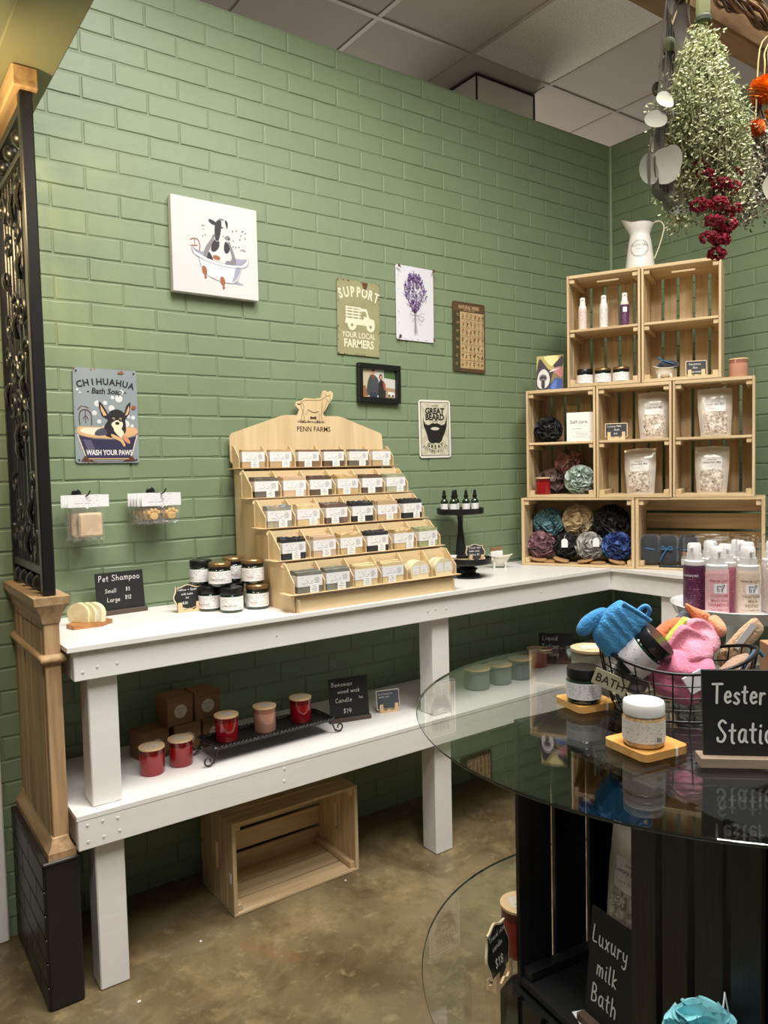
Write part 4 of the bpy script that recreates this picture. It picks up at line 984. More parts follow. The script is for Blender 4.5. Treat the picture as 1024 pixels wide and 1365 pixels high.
dup(j0, (-2.118, -.185, TZ), TOC, 'black lidded jar hidden mid cluster behind the front jar in the lower layer')
dup(bpy.data.objects['balm_jar.001'], (-2.098, -.112, TZ), TOC, 'gold lidded jar at the back right of the lower layer of the cluster')
U_ = TZ + .0785
jar('balm_jar', 'gold lidded jar stacked on top, second from the front left of the cluster', (-2.178, -.222, U_), .0355, .074, 'gold', rz=TOC + R(5), title=T1, group='balm jars beside the soap rack')
jar('balm_jar', 'gold lidded jar with red lettering stacked at the upper right of the cluster', (-2.078, -.246, TZ + .0788), .036, .078, 'gold', rz=TOC + R(10), title=T2, group='balm jars beside the soap rack')
dup(j0, (-2.207, -.142, U_), TOC - R(60), 'black lidded jar stacked on top at the far left of the cluster')
dup(bpy.data.objects['balm_jar.001'], (-2.100, -.150, TZ + .0788), TOC + R(30), 'gold lidded jar stacked at the back of the top layer near the rack')
for o in COL.objects:
    if o.get('group') == 'balm jars beside the soap rack': o.location.x -= .027; o.location.y -= .004
# ================================================================== PLYWOOD SOAP RACK
RX0, RX1 = -2.080, -1.405
rk = thing('soap_rack', 'tiered birch plywood soap display with a goat cutout on top, five stepped shelves', 'rack', (-1.71, -.22, TZ))
ro = Vector((-1.71, -.22, TZ))
def rp(name, mb, m, **k):
    o = obj(name, mb, m, rk, **k); o.location = -ro; return o
TY = [-.092, -.181, -.273, -.363, -.446]; TZs = [1.3687, 1.2697, 1.1756, 1.0796, .984]
goat = [(-1.805, 1.556), (-1.796, 1.575), (-1.812, 1.589), (-1.81, 1.6), (-1.801, 1.606), (-1.787, 1.607), (-1.773, 1.618), (-1.732, 1.617), (-1.704, 1.622), (-1.697, 1.646), (-1.685, 1.649), (-1.675, 1.642), (-1.663, 1.648), (-1.652, 1.64), (-1.656, 1.62), (-1.67, 1.604), (-1.682, 1.584), (-1.698, 1.565), (-1.692, 1.555)]
bb = [(-2.035, TZ), (-2.035, 1.378), (-2.062, 1.386), (-2.069, 1.395), (-2.069, 1.478), (-2.062, 1.489), (-1.868, 1.553), (-1.852, 1.556)] + goat + [(-1.634, 1.556), (-1.618, 1.553), (-1.445, 1.496), (-1.436, 1.488), (-1.432, 1.437), (-1.44, 1.40), (-1.45, TZ)]
YB = -.028
rp('backboard', MB().prism(bb, YB - .005, YB), M_PLYV)
bl = MB()
def gl(pts, w=.0013): ribbon(bl, cr([(-1.812 + (x - 545) / 287 * .160, 1.555 + (252 - y) / 196 * .096) for x, y in pts], 3), w, YB - .0056)
gl([(560, 165), (575, 168), (590, 155), (600, 145), (640, 138), (700, 138), (740, 132), (760, 118), (778, 104)]); gl([(778, 104), (790, 100), (806, 104), (804, 130), (795, 142), (784, 140), (776, 122)])
gl([(778, 104), (770, 84)]); gl([(800, 102), (812, 84)]); gl([(784, 140), (770, 180), (750, 215), (735, 230), (738, 290)]); gl([(722, 232), (718, 290)]); gl([(590, 155), (585, 185), (598, 220), (590, 250), (582, 290)]); gl([(602, 222), (608, 290)]); gl([(640, 205), (625, 235), (622, 250)]); gl([(640, 210), (670, 226), (700, 226), (716, 218)], .0026); gl([(596, 160), (606, 190), (600, 215)]); gl([(748, 150), (742, 190), (735, 215)]); gl([(560, 165), (566, 172), (580, 172)], .0024)
poly(bl, [(-1.812 + (x - 545) / 287 * .160, 1.555 + (252 - y) / 196 * .096) for x, y in [(650, 278), (652, 256), (672, 262), (698, 256), (696, 278), (672, 274)]], YB - .0056)
for k in range(40): x = 555 + rnd.random() * 200; gl([(x, 302), (x + rnd.uniform(-8, 8), 290 + rnd.uniform(-6, 4))], .0014)
gl([(555, 296), (600, 304), (650, 298), (700, 304), (760, 300)], .0014)
typ(bl, 'PENN FARMS', -1.739, 1.498, .0265, YB - .0056, bold=.006, sx=.92)
rp('engraved_goat', bl, M_BURN, smooth=0)
side = [(YB - .006, TZ), (-.428, TZ), (-.428, TZs[4] - .006)]
for i in range(4, 0, -1): side += [(TY[i] + .022, TZs[i] - .004), (TY[i] + .022, TZs[i] + .030), (TY[i - 1] - .010, TZs[i] + .062), (TY[i - 1] - .010, TZs[i - 1] - .004)]
side += [(YB - .006, TZs[0] - .004)]
Mside = Matrix(((0, 1, 0, 0), (1, 0, 0, 0), (0, 0, 1, 0), (0, 0, 0, 1)))
for x in (RX0 + .022, RX1 - .028): rp('side_panel', MB().prism(side, x, x + .004, Mside), M_PLYV)
rp('base_panel', MB().box((-1.742, -.4315, TZ + .0235), (.62, .005, .046)), M_PLY)
for x in (-2.048, -1.437): rp('foot_tab', MB().box((x, -.437, TZ + .020), (.004, .016, .040)), M_PLYV)
for i in range(5):
    yf, z = TY[i], TZs[i]; yb = (TY[i - 1] - .012) if i else YB - .006
    yf_ = yf
    rp('shelf', MB().box(((RX0 + RX1) / 2, (yf_ + yb) / 2, z), (RX1 - RX0, yb - yf_, .0035)), M_PLY)
    rp('shelf_edge', MB().box(((RX0 + RX1) / 2, yf_ - .0006, z - .0010), (RX1 - RX0, .0010, .0022)), M_BURNE)
    if i: rp('riser', MB().box(((RX0 + RX1) / 2, yb + .002, z + .0465), (RX1 - RX0 - .03, .004, .086)), M_PLY)
    for k in range(7):
        x = RX0 + .018 + k * (RX1 - RX0 - .036) / 6
        d0 = yf_ + .008; out = [(d0, .002), (yb - .0005, .002), (yb - .0005, .090 if i else .078), (yb - .012, .088 if i else .076), (d0, .036)]
        rp('divider', MB().prism([(a_, z + b_) for a_, b_ in out], x, x + .003, Mside), M_PLYV)
        if i: rp('riser_tab', MB().box((x + .0015, yb - .0005, z + .082), (.02, .0012, .010)), M_PLYV)
# front of tier 1 is hung forward of the board
SW = {}
def soapm(n, c, c2=None): return mat('soap_' + n, c, .5, var=.10, vscale=22, rgb2=c2 or c, bump=.3, bscale=70)
S_ = {'tan': soapm('tan', (184, 158, 122)), 'olive': soapm('olive', (160, 140, 98), (130, 104, 70)), 'brown': soapm('brown', (126, 100, 76)), 'dbrown': soapm('dark_brown', (104, 84, 68), (80, 64, 54)), 'grey': soapm('grey', (112, 104, 94), (86, 80, 74)),
      'salmon': soapm('salmon', (190, 160, 134), (202, 178, 150)), 'oat': soapm('oat', (202, 178, 134), (170, 138, 94)), 'sage': soapm('sage', (176, 176, 148), (136, 142, 118)), 'blue': soapm('blue_swirl', (104, 122, 132), (196, 176, 142)),
      'cream': soapm('cream', (214, 196, 152), (198, 174, 128)), 'rose': soapm('rose_brown', (120, 98, 90), (94, 76, 72)), 'black': soapm('charcoal', (44, 46, 50)), 'green': soapm('green', (164, 168, 126), (142, 148, 106)), 'fern': soapm('grey_green', (126, 128, 118), (104, 108, 100)), 'ivory': soapm('ivory', (220, 206, 172))}
WRAP = mat('white_soap_sleeve', (228, 227, 228), .55); WRP = print_mat('soap_sleeve_print', (230, 229, 230), (80, 80, 86), 6, .5, 8); TAGM = print_mat('price_tag_print', (236, 236, 238), (50, 50, 54), 4, .6, 5)
GOATS = mat('label_goat_grey', (120, 120, 124), .6)
names = [['tan', 'tan', 'brown', 'dbrown', 'grey', 'tan'], ['grey', 'salmon', 'dbrown', 'oat', 'dbrown', 'sage'], ['blue', 'cream', 'rose', 'black', 'tan', 'black'], ['black', 'salmon', 'oat', 'black', 'oat', 'green'], ['fern', 'fern', 'cream', 'cream', 'luffa', 'luffa']]
desc = {'tan': 'tan', 'brown': 'brown', 'dbrown': 'dark brown', 'grey': 'grey brown', 'salmon': 'peach and cream', 'oat': 'crumbly oat topped', 'sage': 'speckled sage', 'blue': 'blue and cream swirled', 'cream': 'cream', 'rose': 'rose brown', 'black': 'charcoal black', 'green': 'pale green', 'fern': 'grey green', 'luffa': 'half round cream'}
tier = ['top tier', 'second highest tier', 'middle tier', 'second lowest tier', 'bottom tier']; pos = ['leftmost', 'second from left', 'third from left', 'third from right', 'second from right', 'rightmost']
def rough_box(c, d, top, seed):
    mb = MB(); rr = random.Random(seed)
    def fn(u, v): return 0
    nx, ny = 10, 3; w, dp, h = d; vs = []; fs = []
    for j in range(ny + 1):
        for i in range(nx + 1):
            z = h + (rr.uniform(-1, 1) * top if 0 < j < ny or True else 0)
            vs.append((c[0] - w / 2 + w * i / nx, c[1] - dp / 2 + dp * j / ny, c[2] + z))
    fs = [(j * (nx + 1) + i, j * (nx + 1) + i + 1, (j + 1) * (nx + 1) + i + 1, (j + 1) * (nx + 1) + i) for j in range(ny) for i in range(nx)]
    mb.add(vs, fs)
    b_ = [vs[i] for i in range(nx + 1)]; bk = [vs[ny * (nx + 1) + i] for i in range(nx + 1)]
    lo = lambda p: (p[0], p[1], c[2])
    for row, rev in ((b_, False), (bk, True)):
        n = len(row); mb.add([lo(p) for p in row] + list(row), [((i, i + 1, n + i + 1, n + i) if not rev else (i + 1, i, n + i, n + i + 1)) for i in range(n - 1)])
    for xi in (0, nx):
        col = [vs[j * (nx + 1) + xi] for j in range(ny + 1)]; n = len(col)
        mb.add([lo(p) for p in col] + col, [((i + 1, i, n + i, n + i + 1) if xi == 0 else (i, i + 1, n + i + 1, n + i)) for i in range(n - 1)])
    mb.box((c[0], c[1], c[2] + .0005), (w, dp, .001))
    return mb
def soap(ty, label, loc, rz, group, tagged, seed, w=.082, dp=.022, h=.066, lab_z=.020):
    t = thing('soap_bar', label, 'soap', loc, rz, group)
    if ty == 'luffa':
        out = [(-.034, 0)] + [(.040 * math.cos(R(195 - 10.5 * k)), .024 + .036 * math.sin(R(195 - 10.5 * k))) for k in range(21)] + [(.034, 0)]
        obj('soap_cake', MB().prism(out, -.010, .010), S_['ivory'], t, smooth=50)
        mb = MB(); mb.grid(1, 1, lambda u, v: (.002 + u * .030, -.0106, .016 + v * .028), uv=True); mb.grid(1, 1, lambda u, v: (-.032 + u * .026, -.0106, .014 + v * .030), uv=True); obj('paper_label', mb, WRP, t)
        return t
    top = .0035 if ty in ('oat', 'black', 'rose', 'blue') else .0010
    obj('soap_cake', rough_box((0, 0, 0), (w, dp, h), top, seed), S_[ty], t, smooth=25)
    obj('paper_sleeve', MB().box((0, 0, lab_z + .0165), (w + .001, dp + .001, .033)), WRAP, t)
    mb = MB(); mb.grid(1, 1, lambda u, v: ((u - .5) * w, -dp / 2 - .0008, lab_z + v * .033), uv=True); obj('sleeve_print', mb, WRP, t)
    g_ = MB(); ell(g_, w * .30, lab_z + .017, .0085, .010, -dp / 2 - .0011, 12); obj('sleeve_emblem', g_, mat('emblem_grey', (196, 196, 200), .6), t, smooth=0)
    if tagged:
        dx = rnd.uniform(-.01, .022)
        obj('price_tag', MB().box((dx, -dp / 2 - .0030, .013), (.030, .0012, .026)), WRAP, t)
        mb = MB(); mb.grid(1, 1, lambda u, v: (dx + (u - .5) * .028, -dp / 2 - .0039, .001 + v * .024), uv=True); obj('tag_print', mb, TAGM, t)
    return t
for i in range(5):
    yf = TY[i]; yb = (TY[i - 1] - .012) if i else YB - .006
    for k in range(6):
        x = RX0 + .018 + (k + .5) * (RX1 - RX0 - .036) / 6 + .0015; ty = names[i][k]
        n_ = 3 if (yb - yf) > .085 else 2
        for q in range(n_):
            y = yf + .022 + q * .0245
            if y + .013 > yb: continue
            lb = f'{desc[ty]} soap bar at the front, {pos[k]} slot, {tier[i]}' if q == 0 else f'rear {desc[ty]} soap bar, {pos[k]} slot, {tier[i]}'
            grp = f'soap bars in the {tier[i]}' if q == 0 else f'rear {desc[ty]} bars, {pos[k]} slot, {tier[i]}'
            wob = rnd.uniform(-3, 3)
            soap(ty, lb, (x + rnd.uniform(-.004, .004) + (.004 * q), y, TZs[i] + .0022), R(wob if q == 0 else 0), grp, q == 0, i * 40 + k * 5 + q, w=.084, h=[.060, .064, .066, .064, .064][i] + (.003 if q else 0))
# ================================================================== THINGS IN THE CRATES
FZ = MZ + .009; FX = XZ + .009                   # inner floors of the middle and top rows
SHM = MZ + .455 * .505 + .0055; SHX = XZ + .455 * .505 + .0055
FB = .0105
def pump(label, s, d, z, body, labm, ink=None, group='pump bottles in the top left crate', loc=None, cap=False, r=.0170, h=.150, rz=None, word=None):
    t = thing('pump_bottle', label, 'bottle', loc or cw(s, d, z), rz if rz is not None else CRZ + R(14), group)
    k = h / .165
    obj('bottle_body', MB().lathe([(0, 0), (r * .92, 0), (r, .003), (r, .100 * k), (r * .97, .103 * k), (0, .103 * k)], 28), body, t)
    obj('collar', MB().lathe([(0, .1035 * k), (r * .90, .1035 * k), (r * .92, .112 * k), (r * .70, .114 * k), (r * .70, .128 * k), (0, .128 * k)], 28), M_WHITE2, t)
    obj('pump_head', MB().lathe([(0, .1283 * k), (r * .62, .1283 * k), (r * .62, .146 * k), (r * .52, .150 * k), (0, .150 * k)], 24).box((0, -r * .72, .141 * k), (.005, r * .6, .005), .001), M_WHITE2, t)
    obj('printed_sleeve', label_patch(r + .0004, .006, .097 * k, 6.2, 36), labm, t, smooth=180)
    if cap: obj('clear_cap', MB().lathe([(r * .97, .104 * k), (r * 1.0, .1045 * k), (r * 1.0, .160 * k), (r * .93, .164 * k), (0, .164 * k)], 28), glassy('clear_plastic', (.98, .98, .99), 1.45), t)
    return t
PW = mat('lotion_white', (224, 214, 208), .35); PP = mat('lotion_purple', (70, 36, 66), .35)
L_W1 = print_mat('sleeve_cream', (224, 206, 200), (120, 90, 90), 14, .5, 14); L_W2 = print_mat('sleeve_white', (226, 220, 214), (110, 100, 96), 14, .5, 14); L_P = print_mat('sleeve_purple', (78, 34, 76), (210, 190, 205), 14, .5, 14)
pump('white pump lotion bottle, leftmost of three on the top left crate shelf', .266, .060, SHX, PW, L_W1)
pump('white pump lotion bottle, middle of three on the top left crate shelf', .352, .060, SHX, PW, L_W2)
t = pump('purple labelled pump lotion bottle on the top left crate shelf', .435, .060, SHX, PW, L_P)
lb = MB(); lb.grid(6, 1, lambda u, v: (math.sin((u - .5) * .9) * .0178, -math.cos((u - .5) * .9) * .0178, .058 + v * .020)); obj('white_panel', lb, M_PAPER, t, smooth=180)
jar('balm_jar', 'black lidded green jar at the left in the top left crate', cw(.272, .065, FX), .033, .068, 'black', rz=CRZ + R(10), group='jars in the top left crate')
jar('balm_jar', 'gold lidded jar in the middle of the row in the top left crate', cw(.346, .065, FX), .033, .068, 'gold', rz=CRZ + R(10), group='jars in the top left crate')
jar('balm_jar', 'gold lidded jar at the right of the row in the top left crate', cw(.419, .065, FX), .033, .068, 'gold', rz=CRZ + R(10), group='jars in the top left crate')
def tub(name, label, loc, rz, L_=.085, m=None):
    t = thing(name, label, 'soap dish', loc, rz); m = m or mat('cream_ceramic', (222, 216, 202), .18, coat=.5)
    n = 24; vs = []; fs = []
    prof = [(.30, .014), (.62, .018), (.80, .030), (.92, .046), (1.06, .048), (1.04, .0505), (.90, .0490), (.76, .032), (.55, .021), (0, .019)]
    for pr, pz in prof:
        for i in range(n):
            a = 2 * PI * i / n; e = 1 + .22 * max(0, math.cos(a)) ** 2 * (pz > .04); lift = .010 * max(0, abs(math.cos(a))) ** 3 * (pz > .04)
            vs.append((L_ / 2 * pr * math.cos(a) * e, L_ * .29 * pr * math.sin(a), pz + lift))
    for k in range(len(prof) - 1):
        for i in range(n): fs.append((k * n + i, k * n + (i + 1) % n, (k + 1) * n + (i + 1) % n, (k + 1) * n + i))
    fs.append(tuple(range(n))[::-1]); obj('basin', MB().add(vs, fs), m, t, smooth=80)
    for sx in (-1, 1):
        for sy in (-1, 1):
            obj('claw_foot', MB().lathe([(0, 0), (.0050, 0), (.0058, .004), (.0040, .008), (.0048, .014), (.0066, .020), (.004, .026), (0, .026)], 10, c=(sx * L_ * .27, sy * L_ * .16, 0)), m, t, smooth=80)
    return t
tub('tub_dish', 'cream clawfoot tub soap dish with a dark mitt in the top right crate', cw(.585, .080, FX), CRZ + R(18))
DM = mat('charcoal_cloth', (50, 54, 60), .95, bump=.6, bscale=220, var=.15, vscale=40, sheen=.3); BT = mat('blue_tie', (52, 110, 160), .6)
t = thing('exfoliating_mitt', 'dark grey rolled mitt with blue loop lying in the tub dish', 'mitt', cw(.592, .080, FX + .052), CRZ + R(18))
obj('mitt_body', MB().sphere((.006, 0, .008), 1, 20, 12, sc=(.040, .022, .020), fn=lambda d: 1 + .10 * noise.noise(d * 3) + .3 * max(0, d.x) * max(0, d.z)), DM, t, smooth=80)
obj('hanging_loop', MB().tube(cr([(-.020, -.020, .010), (-.024, -.026, .030), (-.036, -.018, .040), (-.020, -.010, .030), (.0, -.024, .020), (.022, -.024, .012)], 4), .0022, 6), BT, t, smooth=80)
PF = mat('pale_frame', (222, 204, 168), .5); 
chalk_sign('small chalk sign on an easel reading sensitive skin in the top right crate', .078, .058, cw(.706, .050, FX), CRZ + R(12), [('Sensitive', .012, .040, .0075, .0009), ('Skin', .026, .026, .0070, .0009), ('Approved!', .010, .010, .0080, .0009)], base='easel', frame=PF)
t = thing('chalkboard_sign', 'x', 'sign', (0, 0, -5)); bpy.data.objects.remove(t)
# pitcher on top
t = thing('enamel_pitcher', 'distressed white enamel pitcher with a pale wire handle on top of the crates', 'pitcher', cw(.490, .10, XZ + .4558), CRZ + R(6), rot=None); t.scale = (1.10, 1.10, 1.15)
en = mat('distressed_enamel', (226, 224, 220), .4, var=.02, vscale=20, bump=.15, bscale=60)
vs = []; fs = []; n = 36; prof = [(.052, 0), (.053, .004), (.050, .03), (.045, .07), (.040, .105), (.036, .122), (.035, .130), (.040, .142), (.046, .158), (.0475, .166), (.045, .166), (.038, .142), (.033, .128), (.036, .10), (.048, .01), (0, .008)]
for pr, pz in prof:
    for i in range(n):
        a = 2 * PI * i / n; lip = max(0, math.cos(a - PI)) ** 4 * max(0, (pz - .128) / .038) if pr > .034 else 0
        rr_ = pr * (1 + .42 * lip); vs.append((rr_ * math.cos(a), rr_ * math.sin(a), pz + .024 * lip))
for k in range(len(prof) - 1):
    for i in range(n): fs.append((k * n + i, k * n + (i + 1) % n, (k + 1) * n + (i + 1) % n, (k + 1) * n + i))
fs.append(tuple(range(n))[::-1]); obj('pitcher_body', MB().add(vs, fs), en, t, smooth=50)
obj('handle', MB().tube(cr([(.036, 0, .150), (.050, 0, .166), (.070, 0, .168), (.083, 0, .150), (.080, 0, .125), (.066, 0, .080), (.050, 0, .042)], 5), .0024, 8, M=T(0, 0, 0)), mat('handle_bone', (206, 200, 172), .4), t, smooth=80)
rim = [((.0475 * (1 + .42 * max(0, math.cos(2 * PI * i / n - PI)) ** 4)) * math.cos(2 * PI * i / n), (.0475 * (1 + .42 * max(0, math.cos(2 * PI * i / n - PI)) ** 4)) * math.sin(2 * PI * i / n), .166 + .024 * max(0, math.cos(2 * PI * i / n - PI)) ** 4) for i in range(n)]
obj('worn_rim', MB().tube(rim, .0011, 5, closed=True), mat('rim_dark', (90, 84, 80), .5, var=.6, vscale=60), t, smooth=80)
fm = MB(); gg = mat('faded_print', (168, 164, 158), .6)
for i_, (tx, z, s_) in enumerate([('FLOWERS', .082, .013), ('& GARDEN', .056, .011), ('market', .070, .009)]): typ(fm, tx, 0, z, s_, 0, cyl=.0455)
fm2 = MB(); 
for q in (.030, .033): 
    pts = [(math.sin(q * math.cos(a_ * PI / 16) / .046) * .0462, -math.cos(q * math.cos(a_ * PI / 16) / .046) * .0462, .074 + q * .9 * math.sin(a_ * PI / 16)) for a_ in range(32)]
    fm2.tube([(p[0], p[1] * (1 + .10 * (.074 - p[2]) / .05), p[2]) for p in pts], .0005, 4, closed=True)
obj('oval_print', fm2, gg, t, smooth=0); o = obj('lettering', fm, gg, t, smooth=0); o.location = (0, -.0006, 0)
# terracotta candle on the middle row
def candle(label, loc, r=.035, h=.080, kind='red', group=None, lid=True, rz=0.0):
    t = thing('candle_jar', label, 'candle', loc, rz, group)
    gm, gd = {'red': (M_RED, M_REDD), 'peach': (M_AMBG, M_AMBD), 'grey': (mat('grey_frost_glass', (110, 118, 122), .25, coat=.2), mat('grey_frost_dark', (84, 90, 94), .3)), 'beige': (mat('beige_frost_glass', (176, 172, 158), .3), mat('beige_frost_dark', (150, 146, 130), .3))}[kind]
    hb = h - .006
    obj('wax_glass', MB().lathe([(0, 0), (r * .93, 0), (r, .004), (r, hb * .80), (0, hb * .80)], 32), gm, t)
    obj('glass_rim', MB().lathe([(r * 1.0, hb * .802), (r * 1.0, hb), (r * .94, hb), (r * .94, hb * .802)], 32), gd, t)
    if lid:
        obj('wooden_lid', MB().lathe([(0, hb + .0004), (r * 1.05, hb + .0004), (r * 1.06, hb + .0025), (r * 1.05, hb + .0055), (0, hb + .006)], 32), M_LID, t)
        mb = MB(); mb.grid(1, 1, lambda u, v: ((u - .5) * r * 1.1, (v - .5) * r * 1.0, hb + .0064), uv=True); obj('lid_sticker', mb, print_mat('lid_print', (216, 206, 190), (110, 96, 84), 5, .5, 7), t, rot=(0, 0, R(-30)))
    return t
candle('terracotta candle jar standing alone on top of the right middle crate', cw(.856, .060, XZ - .0007), .034, .072, 'peach')
# goat photo block
t = thing('goat_picture', 'small canvas picture of a goat face with gold and blue, left of the top crates', 'picture', cw(.122, .075, XZ - .0008), CRZ + R(6)); t.rotation_euler = (R(-7), 0, CRZ + R(6))
obj('canvas', MB().box((0, 0, .076), (.116, .022, .152), .001), mat('canvas_olive', (124, 110, 66), .6), t)
a = Art(t, .114, .150, -.011, .001)
gd_ = flat('goat_gold', (176, 158, 96)); gk = flat('goat_black', (40, 36, 42)); gw = flat('goat_white', (206, 202, 200)); gb = flat('goat_blue', (46, 76, 150)); gp = flat('goat_pink', (186, 120, 120)); gn = flat('goat_grey', (110, 108, 118))
a.poly(gd_, [(0, .6), (1, .55), (1, 1), (0, 1)]); a.poly(flat('goat_bright', (226, 214, 150)), [(.3, .98), (.36, .85), (.55, .70), (.75, .80), (.8, .98)], True)
a.poly(gk, [(.03, .66), (.12, .92), (.26, .80), (.45, .60), (.62, .55), (.55, .30), (.48, .05), (.02, .05)], True); a.poly(gk, [(.62, .70), (.80, .86), (.97, .98), (.98, .70), (.80, .60)], True)
a.poly(gw, [(.03, .30), (.10, .52), (.28, .62), (.44, .50), (.50, .30), (.42, .12), (.22, .05), (.06, .12)], True); a.ell(gn, .25, .36, .15, .11); a.ell(gk, .25, .36, .12, .06); a.ell(gw, .25, .30, .05, .03); a.poly(gk, [(.20, .30), (.18, .14), (.22, .06), (.30, .06), (.32, .14), (.30, .30)], True)
a.poly(gp, [(.60, .60), (.96, .66), (.97, .36), (.80, .42)], True); a.poly(gb, [(.48, .02), (.55, .20), (.72, .36), (.97, .30), (.98, .02)]); a.poly(flat('goat_blue2', (74, 112, 186)), [(.55, .05), (.62, .20), (.75, .28), (.72, .05)], True); a.poly(gw, [(.45, .52), (.60, .60), (.90, .62), (.62, .54)])
a.done()
# ---- loofahs
def loofah_mesh(seed, n=100, R0=1.0, wave=.12, wd=.24):
    rr = random.Random(seed); mb = MB()
    mb.sphere((0, 0, 0), .80, 16, 10, fn=lambda d: 1 + .1 * noise.noise(d * 4))
    for i in range(n):
        zz = 1 - 2 * (i + .5) / n; a = i * 2.39996; d = Vector((math.sqrt(max(0, 1 - zz * zz)) * math.cos(a), math.sqrt(max(0, 1 - zz * zz)) * math.sin(a), zz))
        tx = d.orthogonal().normalized(); tx = Matrix.Rotation(rr.uniform(0, 2 * PI), 3, d) @ tx; ty = d.cross(tx)
        L_ = rr.uniform(.35, .65); ph = rr.uniform(0, 6); f = rr.uniform(5, 9); am = rr.uniform(.4, 1) * wave; tilt = rr.uniform(-.5, .5)
        def fn(u, v, d=d, tx=tx, ty=ty, L_=L_, ph=ph, f=f, am=am, tilt=tilt):
            s = (u - .5) * 2; w = math.sin(s * f * .5 + ph) * am * (.3 + v)
            p = (d + tx * (s * L_) * .9).normalized() * (.74 + wd * 1.35 * v * (1 - .3 * s * s)) + tx * (s * L_ * .1) + ty * (w + tilt * v * wd)
            return tuple(p * (1.0) * R0)
        mb.grid(14, 2, fn)
    return mb.mesh('netting', 180)
LOOF = [loofah_mesh(1), loofah_mesh(2, 100, 1, .17, .24), loofah_mesh(3, 80, 1, .11, .28)]
def loofah(label, loc, r, rgb, name, k=0, group='loofahs in the crates', rot=(0, 0, 0), tag_=False, sc=(1, 1, 1)):
    t = thing('loofah', label, 'loofah', loc, 0, group); m = mat('netting_' + name, rgb, .55, var=.10, vscale=4, sheen=.2)
    me = LOOF[k].copy(); me.materials.clear(); me.materials.append(m)
    o = bpy.data.objects.new('netting', me); COL.objects.link(o); o.parent = t; o.rotation_euler = rot; o.scale = (r * sc[0], r * sc[1], r * sc[2]); o.location = (0, 0, r * sc[2])
    if tag_:
        v = (CAM - Vector(loc)); v.z = 0; v.normalize(); sd = Vector((-v.y, v.x, 0))
        p = v * (r + .004) + Vector((0, 0, r * tag_[1])) + sd * tag_[0]
        rz = math.atan2(v.y, v.x) + PI / 2
        out = [(-.013, 0), (.013, 0), (.013, .028), (.006, .037), (-.006, .037), (-.013, .028)]
        obj('paper_tag', MB().prism(out, -.0005, .0005), M_PAPER, t, smooth=0, loc=p, rot=(0, 0, rz))
        obj('tag_string', MB().tube([p + Vector((0, 0, .035)), p + Vector((.001, 0, .050)) - v * .006, Vector((0, 0, r * 1.9)) + v * r * .4], .0007, 5), M_PAPER, t)
    return t
loofah('large black loofah on the shelf of the left middle crate beside the card', cw(.106, .100, SHM), .058, (26, 26, 29), 'black', 1, sc=(1, 1, .95))
loofah('dark brown loofah behind the red candle in the left middle crate', cw(.112, .128, FZ), .056, (104, 78, 74), 'brown', 2)
loofah('rust coloured loofah at the back of the left middle crate', cw(.186, .148, FZ + .070), .062, (158, 110, 98), 'rust', 0, rot=(.4, .2, 0))
loofah('pale mint loofah at the front right of the left middle crate', cw(.244, .084, FZ), .062, (182, 198, 190), 'mint', 1, rot=(.1, .5, 1))
candle('red candle jar with wood lid in the left middle crate below the black loofah', cw(.096, .040, FZ), .031, .078, 'red')
t = thing('card_sign', 'white card reading Self-care standing on the left middle crate shelf', 'sign', cw(.262, .045, SHM), CRZ + R(6))
obj('card', MB().box((0, 0, .060), (.122, .018, .120), .0008), M_WHITE2, t)
mb = MB(); typ(mb, 'Self-care', -.012, .074, .0205, -.0096, bold=.0); typ(mb, 'noun  /self ker/', -.018, .050, .0065, -.0096); obj('lettering', mb, flat('ink_grey', (70, 70, 74)), t, smooth=0)
mb = MB(); mb.grid(1, 1, lambda u, v: (-.052 + u * .104, -.0096, .010 + v * .032), uv=True); obj('small_print', mb, print_mat('card_print', (238, 237, 234), (90, 90, 94), 5, .62, 24), t)
chalk_sign('small chalk sign on an easel on the centre middle crate shelf beside a pouch', .088, .058, cw(.404, .032, SHM), CRZ + R(10), [('Luxury Milk', .010, .042, .0072, .0009), ('Bath', .036, .027, .0072, .0009), ('$10', .034, .011, .0075, .0009)], base='easel', frame=PF)
